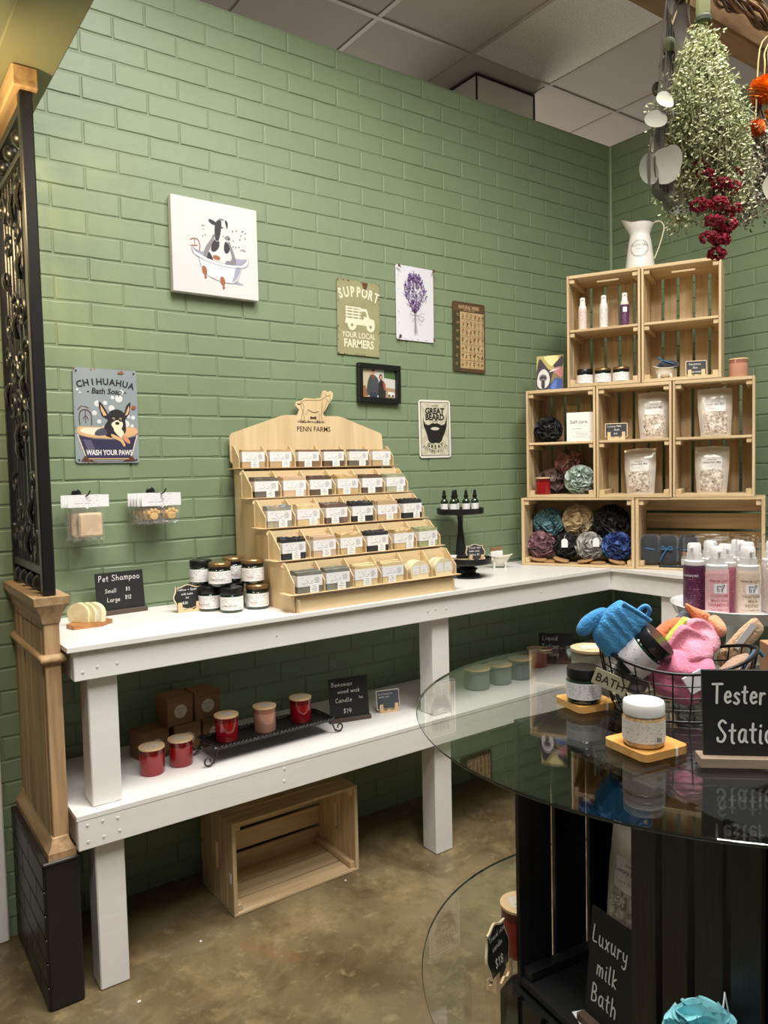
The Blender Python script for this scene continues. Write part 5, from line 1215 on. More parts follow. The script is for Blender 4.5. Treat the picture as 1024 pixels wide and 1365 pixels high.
# ---- pouches
PCH = mat('pearl_pouch', (208, 200, 190), .28, metal=.25, bump=.35, bscale=18, bdist=.004, coat=.3)
PET = mat('petal_window', (206, 196, 182), .4, var=.5, vscale=95, rgb2=(150, 120, 108), coat=.4)
PLB = print_mat('pouch_label', (220, 216, 212), (120, 112, 112), 6, .4, 9)
def pouch(label, loc, rz, w=.125, h=.190, lean=6, group='silvery pouches in the crates'):
    t = thing('bath_milk_pouch', label, 'pouch', loc, rz, group); t.rotation_euler = (R(-lean), R(rnd.uniform(-2, 2)), rz); sd = rnd.random() * 50
    def surf(u, v, s, e=0.0, ins=0.0):
        x = (u - .5); ww = w * (.86 + .14 * min(1, v * 1.6)) * (1 - .0 * v)
        edge = max(0, 1 - (2 * x) ** 2) ** .6; top = 1 if v < .82 else max(0, 1 - (v - .82) / .12); bot = .55 + .45 * min(1, v * 6)
        th = (.024 * edge * min(1, top) * (1 - .45 * v) * bot + .0012)
        q = noise.noise(Vector((u * 3.2 + sd, v * 5, s))) * .007 * edge * (v < .85) + noise.noise(Vector((u * 9 + sd, v * 12, s))) * .0022
        return (x * ww, s * (th + e) + q * .8, v * h + .004 * math.cos(x * 3) - .004)
    mb = MB(); mb.grid(16, 20, lambda u, v: surf(u, v, -1)); mb.grid(16, 20, lambda u, v: surf(1 - u, v, 1))
    for s_ in (0, 1): mb.grid(1, 20, lambda u, v, s_=s_: surf(s_, v, -1 if (u < .5) == (s_ == 1) else 1))
    mb.grid(16, 1, lambda u, v: surf(u, 1, -1 if v < .5 else 1)); mb.grid(16, 1, lambda u, v: surf(u, 0, 1 if v < .5 else -1))
    obj('pouch_body', mb, PCH, t, smooth=70)
    f = MB(); f.grid(12, 10, lambda u, v: surf(.14 + .72 * u, .06 + .42 * v * (1 - .10 * (2 * u - 1) ** 2 * 0) + .06 * (1 - (2 * u - 1) ** 2) * (v > .99), -1, .0009)); obj('clear_window', f, PET, t, smooth=80)
    g_ = MB(); g_.grid(12, 8, lambda u, v: surf(.20 + .60 * u, .50 + .26 * v, -1, .0012), uv=True); obj('paper_label', g_, PLB, t, smooth=80)
    x_ = MB(); p0 = surf(.5, .64, -1, .0012); typ(x_, 'Luxury Bath Milk', 0, .64 * h, .0098, p0[1] - .0030, bold=.003); typ(x_, 'PENN FARMS', 0, .70 * h, .0052, p0[1] - .0028); obj('lettering', x_, flat('ink_grey', (70, 70, 74)), t, smooth=0)
    z_ = MB()
    for k in range(46):
        u, v = rnd.uniform(.18, .82), rnd.uniform(.08, .45); p = surf(u, v, -1, .0016); an = rnd.uniform(0, 6); s_ = rnd.uniform(.003, .0065)
        z_.add([(p[0] + s_ * math.cos(an), p[1] - .0006, p[2] + s_ * math.sin(an)), (p[0] + s_ * .5 * math.cos(an + 2), p[1] - .0014, p[2] + s_ * .5 * math.sin(an + 2)), (p[0] - s_ * math.cos(an), p[1] - .0004, p[2] - s_ * math.sin(an)), (p[0] - s_ * .5 * math.cos(an + 2), p[1] - .0012, p[2] - s_ * .5 * math.sin(an + 2))], [(0, 1, 2, 3)])
    obj('dried_petals', z_, mat('petal_mix', (214, 206, 192), .7, var=.5, vscale=50, rgb2=(130, 92, 84)), t, smooth=0, kind='stuff')
    return t
pouch('silvery bath milk pouch on the shelf of the centre middle crate', cw(.546, .070, SHM), CRZ + R(4))
pouch('silvery bath milk pouch in the lower bay of the centre middle crate', cw(.492, .070, FZ), CRZ + R(-4))
pouch('silvery bath milk pouch on the shelf of the right middle crate', cw(.775, .070, SHM), CRZ + R(6))
pouch('silvery bath milk pouch in the lower bay of the right middle crate', cw(.760, .070, FZ), CRZ + R(0))
# ---- bottom row
BGp = 'loofahs in the bottom left crate'
for lb, s, d, z, r, c, nm, k, tg in [
    ('teal loofah stacked at the upper left of the bottom left crate', .098, .120, .112, .063, (104, 146, 154), 'teal', 0, None),
    ('cream loofah stacked at the top middle of the bottom left crate', .226, .130, .122, .064, (208, 188, 152), 'cream', 2, None),
    ('black loofah stacked at the upper right of the bottom left crate', .366, .120, .112, .070, (24, 24, 27), 'black', 1, None),
    ('dusty mauve loofah at the lower left of the bottom left crate', .078, .074, .026, .058, (146, 108, 116), 'mauve', 1, None),
    ('black loofah with a white tag low in the bottom left crate', .182, .082, .026, .052, (24, 24, 27), 'black', 2, (-.006, 1.0)),
    ('light grey loofah with a white tag low in the bottom left crate', .284, .074, .024, .058, (178, 176, 172), 'grey', 0, (.026, 1.05)),
    ('bright blue loofah at the lower right of the bottom left crate', .396, .074, .024, .060, (62, 92, 158), 'blue', 1, None)]:
    loofah(lb, cw(s, d, z), r, c, nm, k, BGp, (s * 9, s * 5, d * 30), tg)
for i, (s, d, z, tl, tw, lb) in enumerate([(.075, .018, .020, 10, 4, 'round wood disc under the mauve loofah'), (.118, .026, .0125, 2, 0, 'round wood disc lying flat behind the leftmost disc'), (.170, .022, .021, 10, 14, 'tilted round wood disc under the tagged black loofah'), (.272, .018, .020, 8, -12, 'tilted round wood disc under the grey loofah'), (.322, .026, .0125, 2, 0, 'flat round wood disc between the grey and blue loofahs'), (.402, .020, .021, 10, 14, 'tilted round wood disc under the blue loofah')]):
    t = thing('wooden_disc', lb + ' in the bottom left crate', 'disc', cw(s, d + .02, z + .003), CRZ, 'wood discs in the bottom left crate'); t.rotation_euler = (R(tl), R(tw), CRZ)
    obj('disc', MB().lathe([(0, -.004), (.031, -.004), (.034, -.001), (.034, .002), (.031, .004), (0, .004)], 24, sy=.7), mat('disc_wood', (178, 138, 94), .5, var=.1, vscale=3, stretch=(4, 30, 30)), t)
for i, (s, d, rz_, lb) in enumerate([(.528, .080, 4, 'leftmost rolled charcoal cloth with a blue tie in the bottom right crate'), (.598, .085, -3, 'middle rolled charcoal cloth with a blue bow in the bottom right crate'), (.672, .105, 2, 'right rolled charcoal cloth with a blue tie behind the cork jar')]):
    t = thing('rolled_cloth', lb, 'cloth', cw(s, d, FB), CRZ + R(rz_), 'rolled charcoal cloths'); sd = i * 7
    mb = MB(); mb.sphere((0, 0, .062), 1, 24, 18, sc=(.038, .034, .062), fn=lambda v: (1 / max(abs(v.x) ** 5 + abs(v.y) ** 5 + abs(v.z) ** 7, 1e-6) ** (1 / 6)) * .98 + .05 * noise.noise(v * 2.2 + Vector((sd, 0, 0))) - .05 * math.exp(-((v.z - .12) * 9) ** 2))
    obj('cloth', mb, DM, t, smooth=80)
    tie = [( .0375 * math.cos(a_ * PI / 12), .0335 * math.sin(a_ * PI / 12), .068 + .004 * math.sin(a_ * PI / 6 + i)) for a_ in range(24)]
    obj('tie', MB().tube(tie, .003, 6, closed=True), BT, t, smooth=80)
    if i == 1:
        for sx in (-1, 1): obj('bow_loop', MB().tube(cr([(0, -.038, .069), (sx * .016, -.044, .080), (sx * .022, -.042, .068), (0, -.040, .069)], 4), .0022, 6), BT, t, smooth=80)
        obj('bow_tail', MB().tube(cr([(0, -.040, .069), (-.014, -.042, .045), (-.026, -.040, .018)], 4), .0028, 6), BT, t, smooth=80)
t = thing('cork_jar', 'tiny jar with a brown kraft top in front of the rolled cloths', 'jar', cw(.668, .045, FB), CRZ)
obj('glass_body', MB().lathe([(0, 0), (.017, 0), (.018, .003), (.018, .040), (.015, .044), (0, .044)], 20), mat('tiny_jar_glass', (150, 146, 140), .2), t); obj('kraft_top', MB().lathe([(0, .0443), (.016, .0443), (.0165, .058), (0, .060)], 20), M_KRAFT, t); obj('paper_label', label_patch(.0184, .010, .034, 3, 12), LAB, t, smooth=180)
t = thing('folded_cloth', 'dark green grey folded cloth lying flat at the front of the bottom right crate', 'cloth', cw(.645, .018, FB), CRZ + R(2))
obj('cloth', MB().grid(14, 4, lambda u, v: ((u - .5) * .15, (v - .5) * .022, .006 + .002 * math.sin(u * 9) * math.sin(v * 3))).box((0, 0, .003), (.15, .022, .006), .002), mat('dark_teal_cloth', (48, 62, 66), .95, bump=.5, bscale=200), t, smooth=60)
# plant sliver at the right edge
t = thing('potted_fern', 'dark leafy plant just showing behind the crates at the right edge', 'plant', cw(1.01, .10, .0005), 0)
obj('pot', MB().lathe([(0, 0), (.034, 0), (.044, .075), (.046, .080), (.040, .080), (.036, .06), (0, .06)], 24), mat('grey_pot', (90, 90, 88), .6), t)
mb = MB()
for i in range(260):
    a_, e_ = rnd.uniform(0, 6.283), rnd.uniform(-.3, 1.4); rr_ = rnd.uniform(.03, .075); p = Vector((rr_ * math.cos(a_) * math.cos(e_ * .6), rr_ * math.sin(a_) * math.cos(e_ * .6), .12 + rr_ * math.sin(e_) * 1.3)); s_ = .010
    d_ = Vector((rnd.uniform(-1, 1), rnd.uniform(-1, 1), rnd.uniform(-.5, 1))).normalized(); q = d_.orthogonal().normalized()
    mb.add([p, p + d_ * s_ + q * s_ * .4, p + d_ * s_ * 2, p + d_ * s_ - q * s_ * .4], [(0, 1, 2, 3)])
obj('foliage', mb, mat('dark_leaf', (58, 76, 54), .6, var=.3, vscale=30), t, smooth=0, kind='stuff')
obj('stem', MB().tube([(0, 0, .06), (.004, .002, .13)], .003, 6), mat('stem_brown', (70, 60, 44), .7), t)
# ================================================================== CAKE STANDS, DROPPERS, TUB
def stand(label, loc, h, r, base_r, neck=.012, swell=.026):
    t = thing('cake_stand', label, 'stand', loc, 0)
    m = mat('matt_black_wood', (24, 23, 24), .38)
    obj('pedestal', MB().lathe([(0, 0), (base_r, 0), (base_r, .006), (base_r * .80, .014), (swell * .8, .020), (swell * .92, max(.030, h * .16)), (swell * 1.15, max(.034, h * .30)), (swell, max(.038, h * .45)), (neck * 1.15, h * .70), (neck, h * .80), (neck * 1.2, h - .012), (neck * 2.2, h - .004), (0, h - .004)], 32), m, t, smooth=50)
    obj('plate', MB().lathe([(0, h - .0038), (r * .95, h - .0038), (r, h), (r * 1.01, h + .020), (r * .97, h + .020), (r * .955, h + .004), (0, h + .003)], 48), m, t)
    return t
stand('tall black pedestal cake stand holding dropper bottles beside the soap rack', (-1.118, -.120, TZ), .243, .094, .050, .010, .019)
stand('low black pedestal cake stand in front of the tall one', (-1.125, -.245, TZ), .062, .097, .058, .026, .036) if False else None
t_low = stand('low black pedestal cake stand with small items in front of the tall stand', (-1.180, -.2370, TZ), .058, .086, .050, .020, .030)
HZ = TZ + .2464
for x, y, lb in [(-1.190, -.107, 'green dropper bottle at the far left of the tall stand'), (-1.172, -.142, 'green dropper bottle, second from the left, at the front of the tall stand'), (-1.128, -.105, 'green dropper bottle at the back middle of the tall stand'), (-1.121, -.160, 'green dropper bottle, second from the right, on the tall stand'), (-1.074, -.160, 'green dropper bottle, rightmost on the tall black stand')]:
    t = thing('dropper_bottle', lb, 'bottle', (x, y, HZ), TOC, 'dropper bottles on the tall black stand'); r = .0155
    obj('glass_body', MB().lathe([(0, 0), (r, 0), (r, .042), (r * .93, .049), (r * .6, .056), (r * .42, .059), (0, .059)], 24), M_JG, t, smooth=50)
    obj('dropper_cap', MB().lathe([(0, .0593), (r * .55, .0593), (r * .60, .070), (r * .40, .072), (r * .42, .080), (r * .30, .090), (0, .092)], 18), M_BLID, t, smooth=50)
    obj('paper_label', label_patch(r + .0003, .004, .037, 4.8, 18), LAB2, t, smooth=180)
LZ = TZ + .0614
jar('balm_tin', 'small flat jar with black lid on the low black stand', (-1.232, -.258, LZ), .024, .030, 'black', rz=TOC, glass=mat('tan_balm', (170, 150, 112), .3), lab=mat('thin_label', (176, 160, 128), .5))
jar('balm_tin', 'small flat white topped jar at the back left of the low black stand', (-1.222, -.198, LZ), .024, .024, 'white', rz=TOC, glass=mat('tan_balm', (170, 150, 112), .3), lab=LAB2)
chalk_sign('small scalloped chalk sign leaning among the samples on the low black stand', .074, .060, (-1.186, -.284, LZ), R(-22), [('Travel size', .010, .045, .0070, .0008), ('balm and', .012, .032, .0070, .0008), ('lotion $5', .012, .018, .0070, .0008)], base='easel', frame=PF, wavy=True, tilt=18)
for i, (x, y, rz_, lb) in enumerate([(-1.140, -.212, 10, 'small white wrapped soap near the centre of the low stand'), (-1.122, -.250, 50, 'small white wrapped soap at the right of the low stand'), (-1.165, -.180, -20, 'small white wrapped soap at the back of the low stand')]):
    t = thing('wrapped_soap', lb, 'soap', (x, y, LZ), R(rz_), 'small wrapped soaps on the low stand')
    obj('soap_cake', MB().box((0, 0, .007), (.036, .022, .014), .004), M_WHITE2, t); obj('band', MB().box((0, 0, .0072), (.012, .0226, .0150), .001), mat('band_grey', (170, 160, 156), .5), t)
tub('tub_dish', 'cream clawfoot tub soap dish on the bench left of the crates', (-.905, -.122, TZ), R(-38), .088)
t = thing('kraft_soap_box', 'white and brown kraft topped soap packet sitting in the cream tub dish', 'soap', (-.912, -.120, TZ + .030), R(-38)); t.rotation_euler = (0, R(-6), R(-38))
obj('packet', MB().box((-.002, 0, .025), (.050, .024, .038), .002), M_WHITE2, t); obj('kraft_fold', MB().prism([(-.027, .044), (.025, .044), (.022, .060), (-.024, .060)], -.009, .009), M_KRAFT, t)
mb = MB(); mb.grid(1, 1, lambda u, v: (-.024 + u * .044, -.0125, .010 + v * .030), uv=True); obj('packet_print', mb, LAB2, t)
# ================================================================== LOWER SHELF
for i, (x, y, z, rz_, lb) in enumerate([(-2.222 - .0, -.143, 0, 3, 'kraft box, right end of the lower row on the shelf'), (-2.312, -.148, 0, -2, 'kraft box, middle of the lower row behind the red candles'), (-2.420, -.150, 0, 12, 'kraft box turned slightly at the left end of the lower row'), (-2.336, -.142, 1, 6, 'kraft box stacked on top at the left'), (-2.243, -.140, 1, 2, 'kraft box stacked on top at the right')]):
    t = thing('kraft_box', lb, 'box', (x, y, SZ + z * .0885), R(rz_), 'kraft boxes on the lower shelf')
    obj('carton', MB().box((0, 0, .044), (.084, .084, .088), .0012), M_KRAFT, t)
    obj('lid_flap', MB().box((0, -.0424, .079), (.084, .0008, .016), 0), mat('kraft_edge', (122, 90, 62), .75), t)
    s_ = MB(); ell(s_, 0, .042, .021, .021, -.0430, 24); obj('round_sticker', s_, mat('sticker_cream', (206, 196, 182), .6), t, smooth=0)
    s_ = MB(); typ(s_, 'PENN FARMS', 0, .048, .0052, -.0434); typ(s_, 'beeswax', 0, .039, .0050, -.0434); typ(s_, 'candle', 0, .032, .0050, -.0434); obj('sticker_lettering', s_, mat('sticker_ink', (90, 76, 66), .6), t, smooth=0)
CG = 'red and peach candle jars on the lower shelf'
candle('red candle jar with wood lid at the far left front of the lower shelf', (-2.457, -.281, SZ), kind='red', group=CG)
candle('red candle jar with wood lid in front of the kraft boxes, right of its twin', (-2.367, -.270, SZ), kind='red', group=CG)
# wrought iron tray
tr = thing('iron_tray', 'black wrought iron tray with scrolled feet and twisted edge on the lower shelf', 'tray', (-2.085, -.285, SZ), R(1.5))
hw, hd_ = .205, .062; z = .046
obj('tray_plate', MB().box((0, 0, z), (2 * hw, 2 * hd_, .003)), M_IRON, tr)
rim_ = [(-hw, -hd_, z + .006), (hw, -hd_, z + .006), (hw, hd_, z + .006), (-hw, hd_, z + .006)]
for a_, b_ in zip(rim_, rim_[1:] + rim_[:1]):
    a_, b_ = Vector(a_), Vector(b_); d_ = (b_ - a_); n_ = int(d_.length / .010); d1 = d_.normalized(); s1 = d1.cross(Vector((0, 0, 1)))
    for ph in (0, PI):
        pts = [a_ + d_ * (k / (n_ * 2)) + s1 * .0036 * math.cos(k * 1.2 + ph) + Vector((0, 0, .0036 * math.sin(k * 1.2 + ph))) for k in range(n_ * 2 + 1)]
        obj('twisted_rim', MB().tube(pts, .0028, 6), M_IRON, tr, smooth=80)
for sx in (-1, 1):
    for sy in (-1, 1):
        pts = [(0, 0, z), (sx * .006, 0, .026), (sx * .014, 0, .008)] + [(sx * (.030 + (.016 - .010 * k / 16) * math.cos(PI + k * .42)), 0, .0185 - (.016 - .010 * k / 16) * math.sin(k * .42)) for k in range(1, 17)]
        obj('scroll_foot', MB().tube(cr(pts, 2), .0026, 7), M_IRON, tr, smooth=80, loc=(sx * (hw - .004), sy * (hd_ - .004), -.0001))
candle('red candle jar, leftmost of three on the iron tray', (-2.228, -.290, SZ + .0480), kind='red', group=CG)
candle('peach candle jar in the middle of the iron tray', (-2.098, -.288, SZ + .0480), kind='peach', group=CG)
candle('red candle jar, rightmost on the iron tray', (-1.965, -.280, SZ + .0480), kind='red', group=CG)
GG = 'wide grey candle jars on the lower shelf'
candle('wide grey candle jar, leftmost of three behind the glass table', (-1.165, -.255, SZ), .050, .082, 'grey', GG)
candle('wide grey candle jar, middle of three behind the glass table', (-1.048, -.262, SZ), .046, .078, 'grey', GG)
candle('wide grey candle jar, rightmost of three behind the glass table', (-.935, -.262, SZ), .047, .084, 'grey', GG)
candle('wide red candle jar in the corner of the lower shelf beside the Liquid board', (-.745, -.180, SZ), .042, .078, 'red')
# ================================================================== ROUND GLASS TABLE ON BLACK CRATES
GC = Vector((-1.967, -1.700, 0)); GR = .490; GT = .9320; LG = .4635
GLS = glassy('table_glass', (.95, .97, .96), 1.60)
GEDGE = mat('glass_edge', (34, 46, 44), .15, coat=.3)
def disc(label, zt, th):
    t = thing('round_glass_top', label, 'table top', (GC.x, GC.y, zt - th), 0)
    n = 128; mb = MB(); mb.lathe([(0, th), (GR - .0015, th), (GR, th - .0012)], n); mb.lathe([(GR - .0015, 0), (0, 0)], n)
    obj('glass_sheet', mb, GLS, t, smooth=0)
    obj('polished_edge', MB().lathe([(GR, th - .0012), (GR + .0004, th / 2), (GR - .0014, 0)], n), GEDGE, t, smooth=80)
    return t
disc('large round clear glass table top holding the tester items', GT, .0055)
disc('lower round clear glass sheet between the upper and lower black crates', LG, .0055)
AO = Vector((-2.244, -1.526, 0)); AD = Vector((-.1361, -.9907, 0)); AN = Vector((.9907, -.1361, 0))
def aw(s, n_, z): return AO + AD * s + AN * n_ + Vector((0, 0, z))
RZA = R(-97.82); RZB = R(82.18)
BG_ = 'black crates under the glass tops'
kw = dict(D=.24, horiz=False, M3=BLK, ends=3, group=BG_)
crate('wooden_crate', 'black slatted crate open to the left, holding a pouch, under the glass top', .4618, .272, backn=5, loc=aw(0, 0, LG + .0005), rz=RZA, **kw)
crate('wooden_crate', 'black slatted crate with its planked back to the camera, bottom right of the photo', .4618, .300, backn=6, loc=aw(.279 + .300, .226, LG + .0005), rz=RZB, **kw)
crate('wooden_crate', 'black crate behind the open one in the upper tier under the glass', .4618, .290, backn=5, loc=aw(.292, .500, LG + .0005), rz=RZB, **kw)
crate('wooden_crate', 'black crate in the lower tier under the small chalk sign, light showing through', .4570, .292, backn=5, loc=aw(-.026 + .292, .222, .0005), rz=RZB, **kw)
crate('wooden_crate', 'black crate at the right of the lower tier beneath the planked upper one', .4570, .292, backn=5, loc=aw(.27 + .292, .222, .0005), rz=RZB, **kw)
crate('wooden_crate', 'black crate at the back of the lower tier standing on the concrete', .4570, .292, backn=5, loc=aw(.56, .480, .0005), rz=RZB, **kw)
# contents of the open black crate
IZ = LG + .0135
t = thing('riser_block', 'plain black riser box under the pouch inside the open black crate', 'box', aw(.176, .115, IZ), RZA)
obj('block', MB().box((0, 0, .052), (.125, .085, .104), .002), BLK[0], t)
pouch('silvery bath milk pouch inside the open black crate under the glass table', aw(.172, .098, IZ + .1048), RZA + R(4), lean=8, group='pouch in the black crate')
t = chalk_sign('tall chalkboard reading Luxury milk Bath in the open black crate', .116, .176, aw(.196, .030, IZ), RZA, [('Luxury', .006, .124, .026, .0026), ('milk', .020, .078, .026, .0026), ('Bath', .012, .034, .028, .0026)], tilt=6, basem=mat('stand_brown', (96, 78, 66), .5), bd=.03, wx=.62)
t = thing('paper_tag', 'white paper tag with handwriting lying in the open black crate', 'tag', aw(.150, .022, IZ + .0008), RZA + R(-16))
obj('card', MB().prism([(-.030, -.012), (.022, -.012), (.030, -.006), (.030, .006), (.022, .012), (-.030, .012)], 0, .0008, Matrix(((1, 0, 0, 0), (0, 0, 1, 0), (0, 1, 0, 0), (0, 0, 0, 1)))), M_PAPER, t, smooth=0)
mb = MB(); hand(mb, 'NPS', -.016, -.005, .012, .0014, -.0012, Matrix(((1, 0, 0, 0), (0, 0, 1, 0), (0, -1, 0, 0), (0, 0, 0, 1)))); obj('lettering', mb, M_BLACK, t, smooth=0)
# beside the crates on the lower glass
candle('red candle jar with pale lid on the lower glass, half hidden by the black crate', (-2.176, -1.470, LG + .0004), .036, .092, 'red')
chalk_sign('small scalloped chalk sign seen nearly edge on beside the red candle', .076, .088, (-2.268, -1.508, LG + .0004), R(19), [('Travel size', .010, .070, .0080, .0009), ('candle', .018, .052, .0085, .0009), ('$18', .020, .022, .016, .0016)], base='easel', frame=PF, wavy=True, tilt=8)
t = loofah('light turquoise loofah hanging on the planked black crate at the bottom edge', aw(.440, -.066, .632), .045, (130, 200, 210), 'turquoise', 0, 'loofah on the black crate')
obj('hanging_loop', MB().tube([tuple(AN * .044 + Vector((0, 0, .060))), tuple(AN * .038 + Vector((.004, .004, .090))), tuple(AN * .030 + Vector((0, 0, .062)))], .0012, 5), M_PAPER, t)
# ---- coasters and testers
BAM = wood('bamboo', (222, 172, 96), (204, 150, 78), 0, .4)
def coaster(label, loc, rz, w):
    t = thing('bamboo_coaster', label, 'coaster', loc, rz, 'bamboo coasters on the glass table')
    out = []
    for cx, cy, a in ((w / 2 - .010, -w / 2 + .010, -90), (w / 2 - .010, w / 2 - .010, 0), (-w / 2 + .010, w / 2 - .010, 90), (-w / 2 + .010, -w / 2 + .010, 180)):
        for k in range(5): out.append((cx + .010 * math.cos(R(a + k * 22.5)), cy + .010 * math.sin(R(a + k * 22.5))))
    FL = Matrix(((1, 0, 0, 0), (0, 0, 1, 0), (0, 1, 0, 0), (0, 0, 0, 1)))
    obj('slab', MB().prism(out, 0, .0115, FL), BAM, t, smooth=30)
    obj('tape_strip', MB().box((w * .20, -w / 2 - .0006, .0058), (.0035, .0012, .0118)), M_PAPER, t)
    return t
coaster('smaller bamboo coaster under the green jar near the far side of the glass table', (-2.106, -1.566, GT + .0005), R(-14), .078)
coaster('bamboo coaster under the white lidded jar at the front of the glass table', (-2.203, -1.757, GT + .0005), R(-10), .086)
FACE = R(-44)
jar('tester_jar', 'dark green jar with black lid on the far bamboo coaster', (-2.119, -1.573, GT + .0124), .0295, .060, 'black', rz=FACE + R(-20), lab=print_mat('tester_label', (232, 231, 232), (70, 70, 76), 10, .45, 18))
t = jar('tester_jar', 'salt scrub jar with white lid on the front bamboo coaster', (-2.214, -1.762, GT + .0124), .0300, .064, 'white', rz=FACE + R(-4), glass=mat('salt_scrub', (206, 172, 128), .25, var=.25, vscale=160, rgb2=(186, 148, 104), coat=.5), lab=print_mat('tester_label2', (226, 218, 210), (90, 84, 84), 11, .42, 22))
mb = MB()
for k in range(3): mb.box((.0155 + k * .0022, 0, 0), (.0012, .0004, .007))
obj('barcode', mb, INK, t, loc=(0, -.0296, .016), kind='stuff')
t = candle('tall beige frosted candle jar with wood lid behind the green tester jar', (-2.048, -1.530, GT + .0004), .034, .088, 'beige')
# ---- tester sign
chalk_sign('large black chalkboard reading Tester Station on the glass table', .235, .126, (-2.190 + .735 * .1175, -1.841 - .678 * .1175, GT + .0004), R(-42.7), [('Tester', .012, .080, .0265, .0033), ('Station', .017, .026, .0300, .0033)], tilt=5, basem=M_GREYW, bd=.03, th=.006, wx=.60)
# ---- wire basket
BC = Vector((-2.018, -1.686, GT)); BA, BB, BAng = .126, .090, R(-50)
def bpt(th, k, z):                         # k 0 = base, 1 = rim
    a_ = .100 + (.126 - .100) * k ** .7; b_ = .066 + (.090 - .066) * k ** .7
    x, y = a_ * math.cos(th), b_ * math.sin(th)
    return Vector((x * math.cos(BAng) - y * math.sin(BAng), x * math.sin(BAng) + y * math.cos(BAng), z))
bk = thing('wire_basket', 'oval black wire basket full of bath mitts on the glass table', 'basket', BC, 0)
M_WIRE = mat('black_wire', (24, 22, 24), .35, spec=.5)
RH = lambda th: .088 + .026 * math.cos(th) ** 2
obj('rim_wire', MB().tube([bpt(2 * PI * i / 60, 1, RH(2 * PI * i / 60)) for i in range(60)], .0029, 8, closed=True), M_WIRE, bk, smooth=80)
obj('base_wire', MB().tube([bpt(2 * PI * i / 48, 0, .0036) for i in range(48)], .0026, 8, closed=True), M_WIRE, bk, smooth=80)
for k in (.25, .5, .75): obj('hoop_wire', MB().tube([bpt(2 * PI * i / 48, k, .0036 + (RH(2 * PI * i / 48) - .0036) * k) for i in range(48)], .0013, 6, closed=True), M_WIRE, bk, smooth=80)
for i in range(26):
    th = 2 * PI * i / 26; obj('upright_wire', MB().tube([bpt(th, k / 5, .0036 + (RH(th) - .0036) * k / 5) for k in range(6)], .0013, 6), M_WIRE, bk, smooth=80)
for i in range(-3, 4):
    a_ = math.acos(i / 4.0); obj('floor_wire', MB().tube([bpt(a_, 0, .0036), bpt(-a_, 0, .0036)], .0012, 6), M_WIRE, bk, smooth=80)
t = thing('bath_tag', 'cream tag reading BATH hung on the left end of the wire basket', 'tag', BC + bpt(R(212), 1.12, .060), R(-62)); t.rotation_euler = (R(6), R(20), R(-62))
obj('plate', MB().box((0, 0, 0), (.058, .002, .030), .001), mat('tag_cream', (196, 192, 164), .5), t)
mb = MB(); typ(mb, 'BATH', 0, -.0075, .021, -.0013, bold=.008, sx=.92); obj('lettering', mb, INK, t, smooth=0)
obj('hanging_wire', MB().tube([(-.018, 0, .012), (-.014, .006, .030), (.014, .006, .030), (.018, 0, .012)], .0007, 5), M_WIRE, t)
# ---- cloths: rounded star-shaped pillows with folds
def plush(label, name, rgb, outs, loc, rz, th=.014, rx=0.0, ry=0.0, folds=0.0, group='mitts and cloths in the wire basket', cat='mitt', fuzz=.8, rib=None, bend=0.0, rgb2=None):
    t = thing(name, label, cat, loc, rz, group); t.rotation_euler = (rx, ry, rz)
    m = mat(f'plush_{rgb[0]}_{rgb[1]}_{rgb[2]}', rgb, .95, var=.16, vscale=70, bump=fuzz, bscale=260, bdist=.003, sheen=.35, rgb2=rgb2)
    mb = MB(); sd = rnd.random() * 40
    for out in outs:
        o = cr(out, 5, True); cx = sum(p[0] for p in o) / len(o); cz = sum(p[1] for p in o) / len(o); n = len(o); K = 9
        for sg in (-1, 1):
            def fn(u, v, sg=sg):
                p = o[int(round(u * n)) % n]; r_ = v; x = cx + (p[0] - cx) * r_; z = cz + (p[1] - cz) * r_
                h = th * math.sqrt(max(0, 1 - r_ ** 3.2)); q = folds * noise.noise(Vector((x * 26 + sd, z * 26, sg))) * (1 - r_ ** 4) + .0012 * noise.noise(Vector((x * 300, z * 300, sg)))
                rb = .0016 * math.sin(x * rib[0] + z * rib[1]) * (1 - r_ ** 6) if rib else 0
                return (x, sg * (h + q + rb) + bend * ((x - cx) ** 2), z)
            mb.grid(n, K, fn)
    obj('cloth', mb, m, t, smooth=180)
    return t
K1 = 1 / 4029.0
def Z(pts, cx, cy, s=1.0): return [((x - cx) * K1 * s, -(y - cy) * K1 * s) for x, y in pts]
CR_ = R(-35.7)
t = plush('bright blue exfoliating glove draped over the left end of the basket', 'exfoliating_glove', (74, 160, 222), [Z([(212, 318), (240, 235), (300, 160), (380, 104), (430, 120), (520, 185), (592, 228), (590, 262), (570, 345), (500, 400), (420, 470), (330, 500), (262, 440), (225, 380)], 400, 310)], (-2.108, -1.642, 1.078), CR_, .015, rib=(300, 260), rx=R(6))
obj('cuff_loop', MB().tube(cr([(.030, 0, .034), (.038, -.004, .042), (.046, -.004, .036), (.044, 0, .024), (.036, 0, .020)], 4), .0036, 7), MC['plush_74_160_222'], t, smooth=80)
obj('cuff_seam', MB().tube(cr(Z([(400, 112), (520, 188), (590, 240)], 400, 310) and [(a_, -.008, b_) for a_, b_ in Z([(400, 112), (460, 150), (520, 188), (590, 240)], 400, 310)], 4), .0034, 7), MC['plush_74_160_222'], t, smooth=80)
plush('second blue exfoliating glove sticking out left behind the first', 'exfoliating_glove', (60, 142, 206), [Z([(100, 305), (140, 240), (210, 190), (275, 168), (320, 190), (290, 260), (220, 310), (165, 358), (112, 350)], 210, 265)], (-2.142, -1.612, 1.092), CR_, .012)
jt = jar('tester_jar', 'large white labelled jar with black lid tipped back in the wire basket', (-2.083, -1.662, 1.042), .0335, .074, 'black', lab=print_mat('tester_label3', (226, 224, 228), (90, 92, 98), 9, .38, 16))
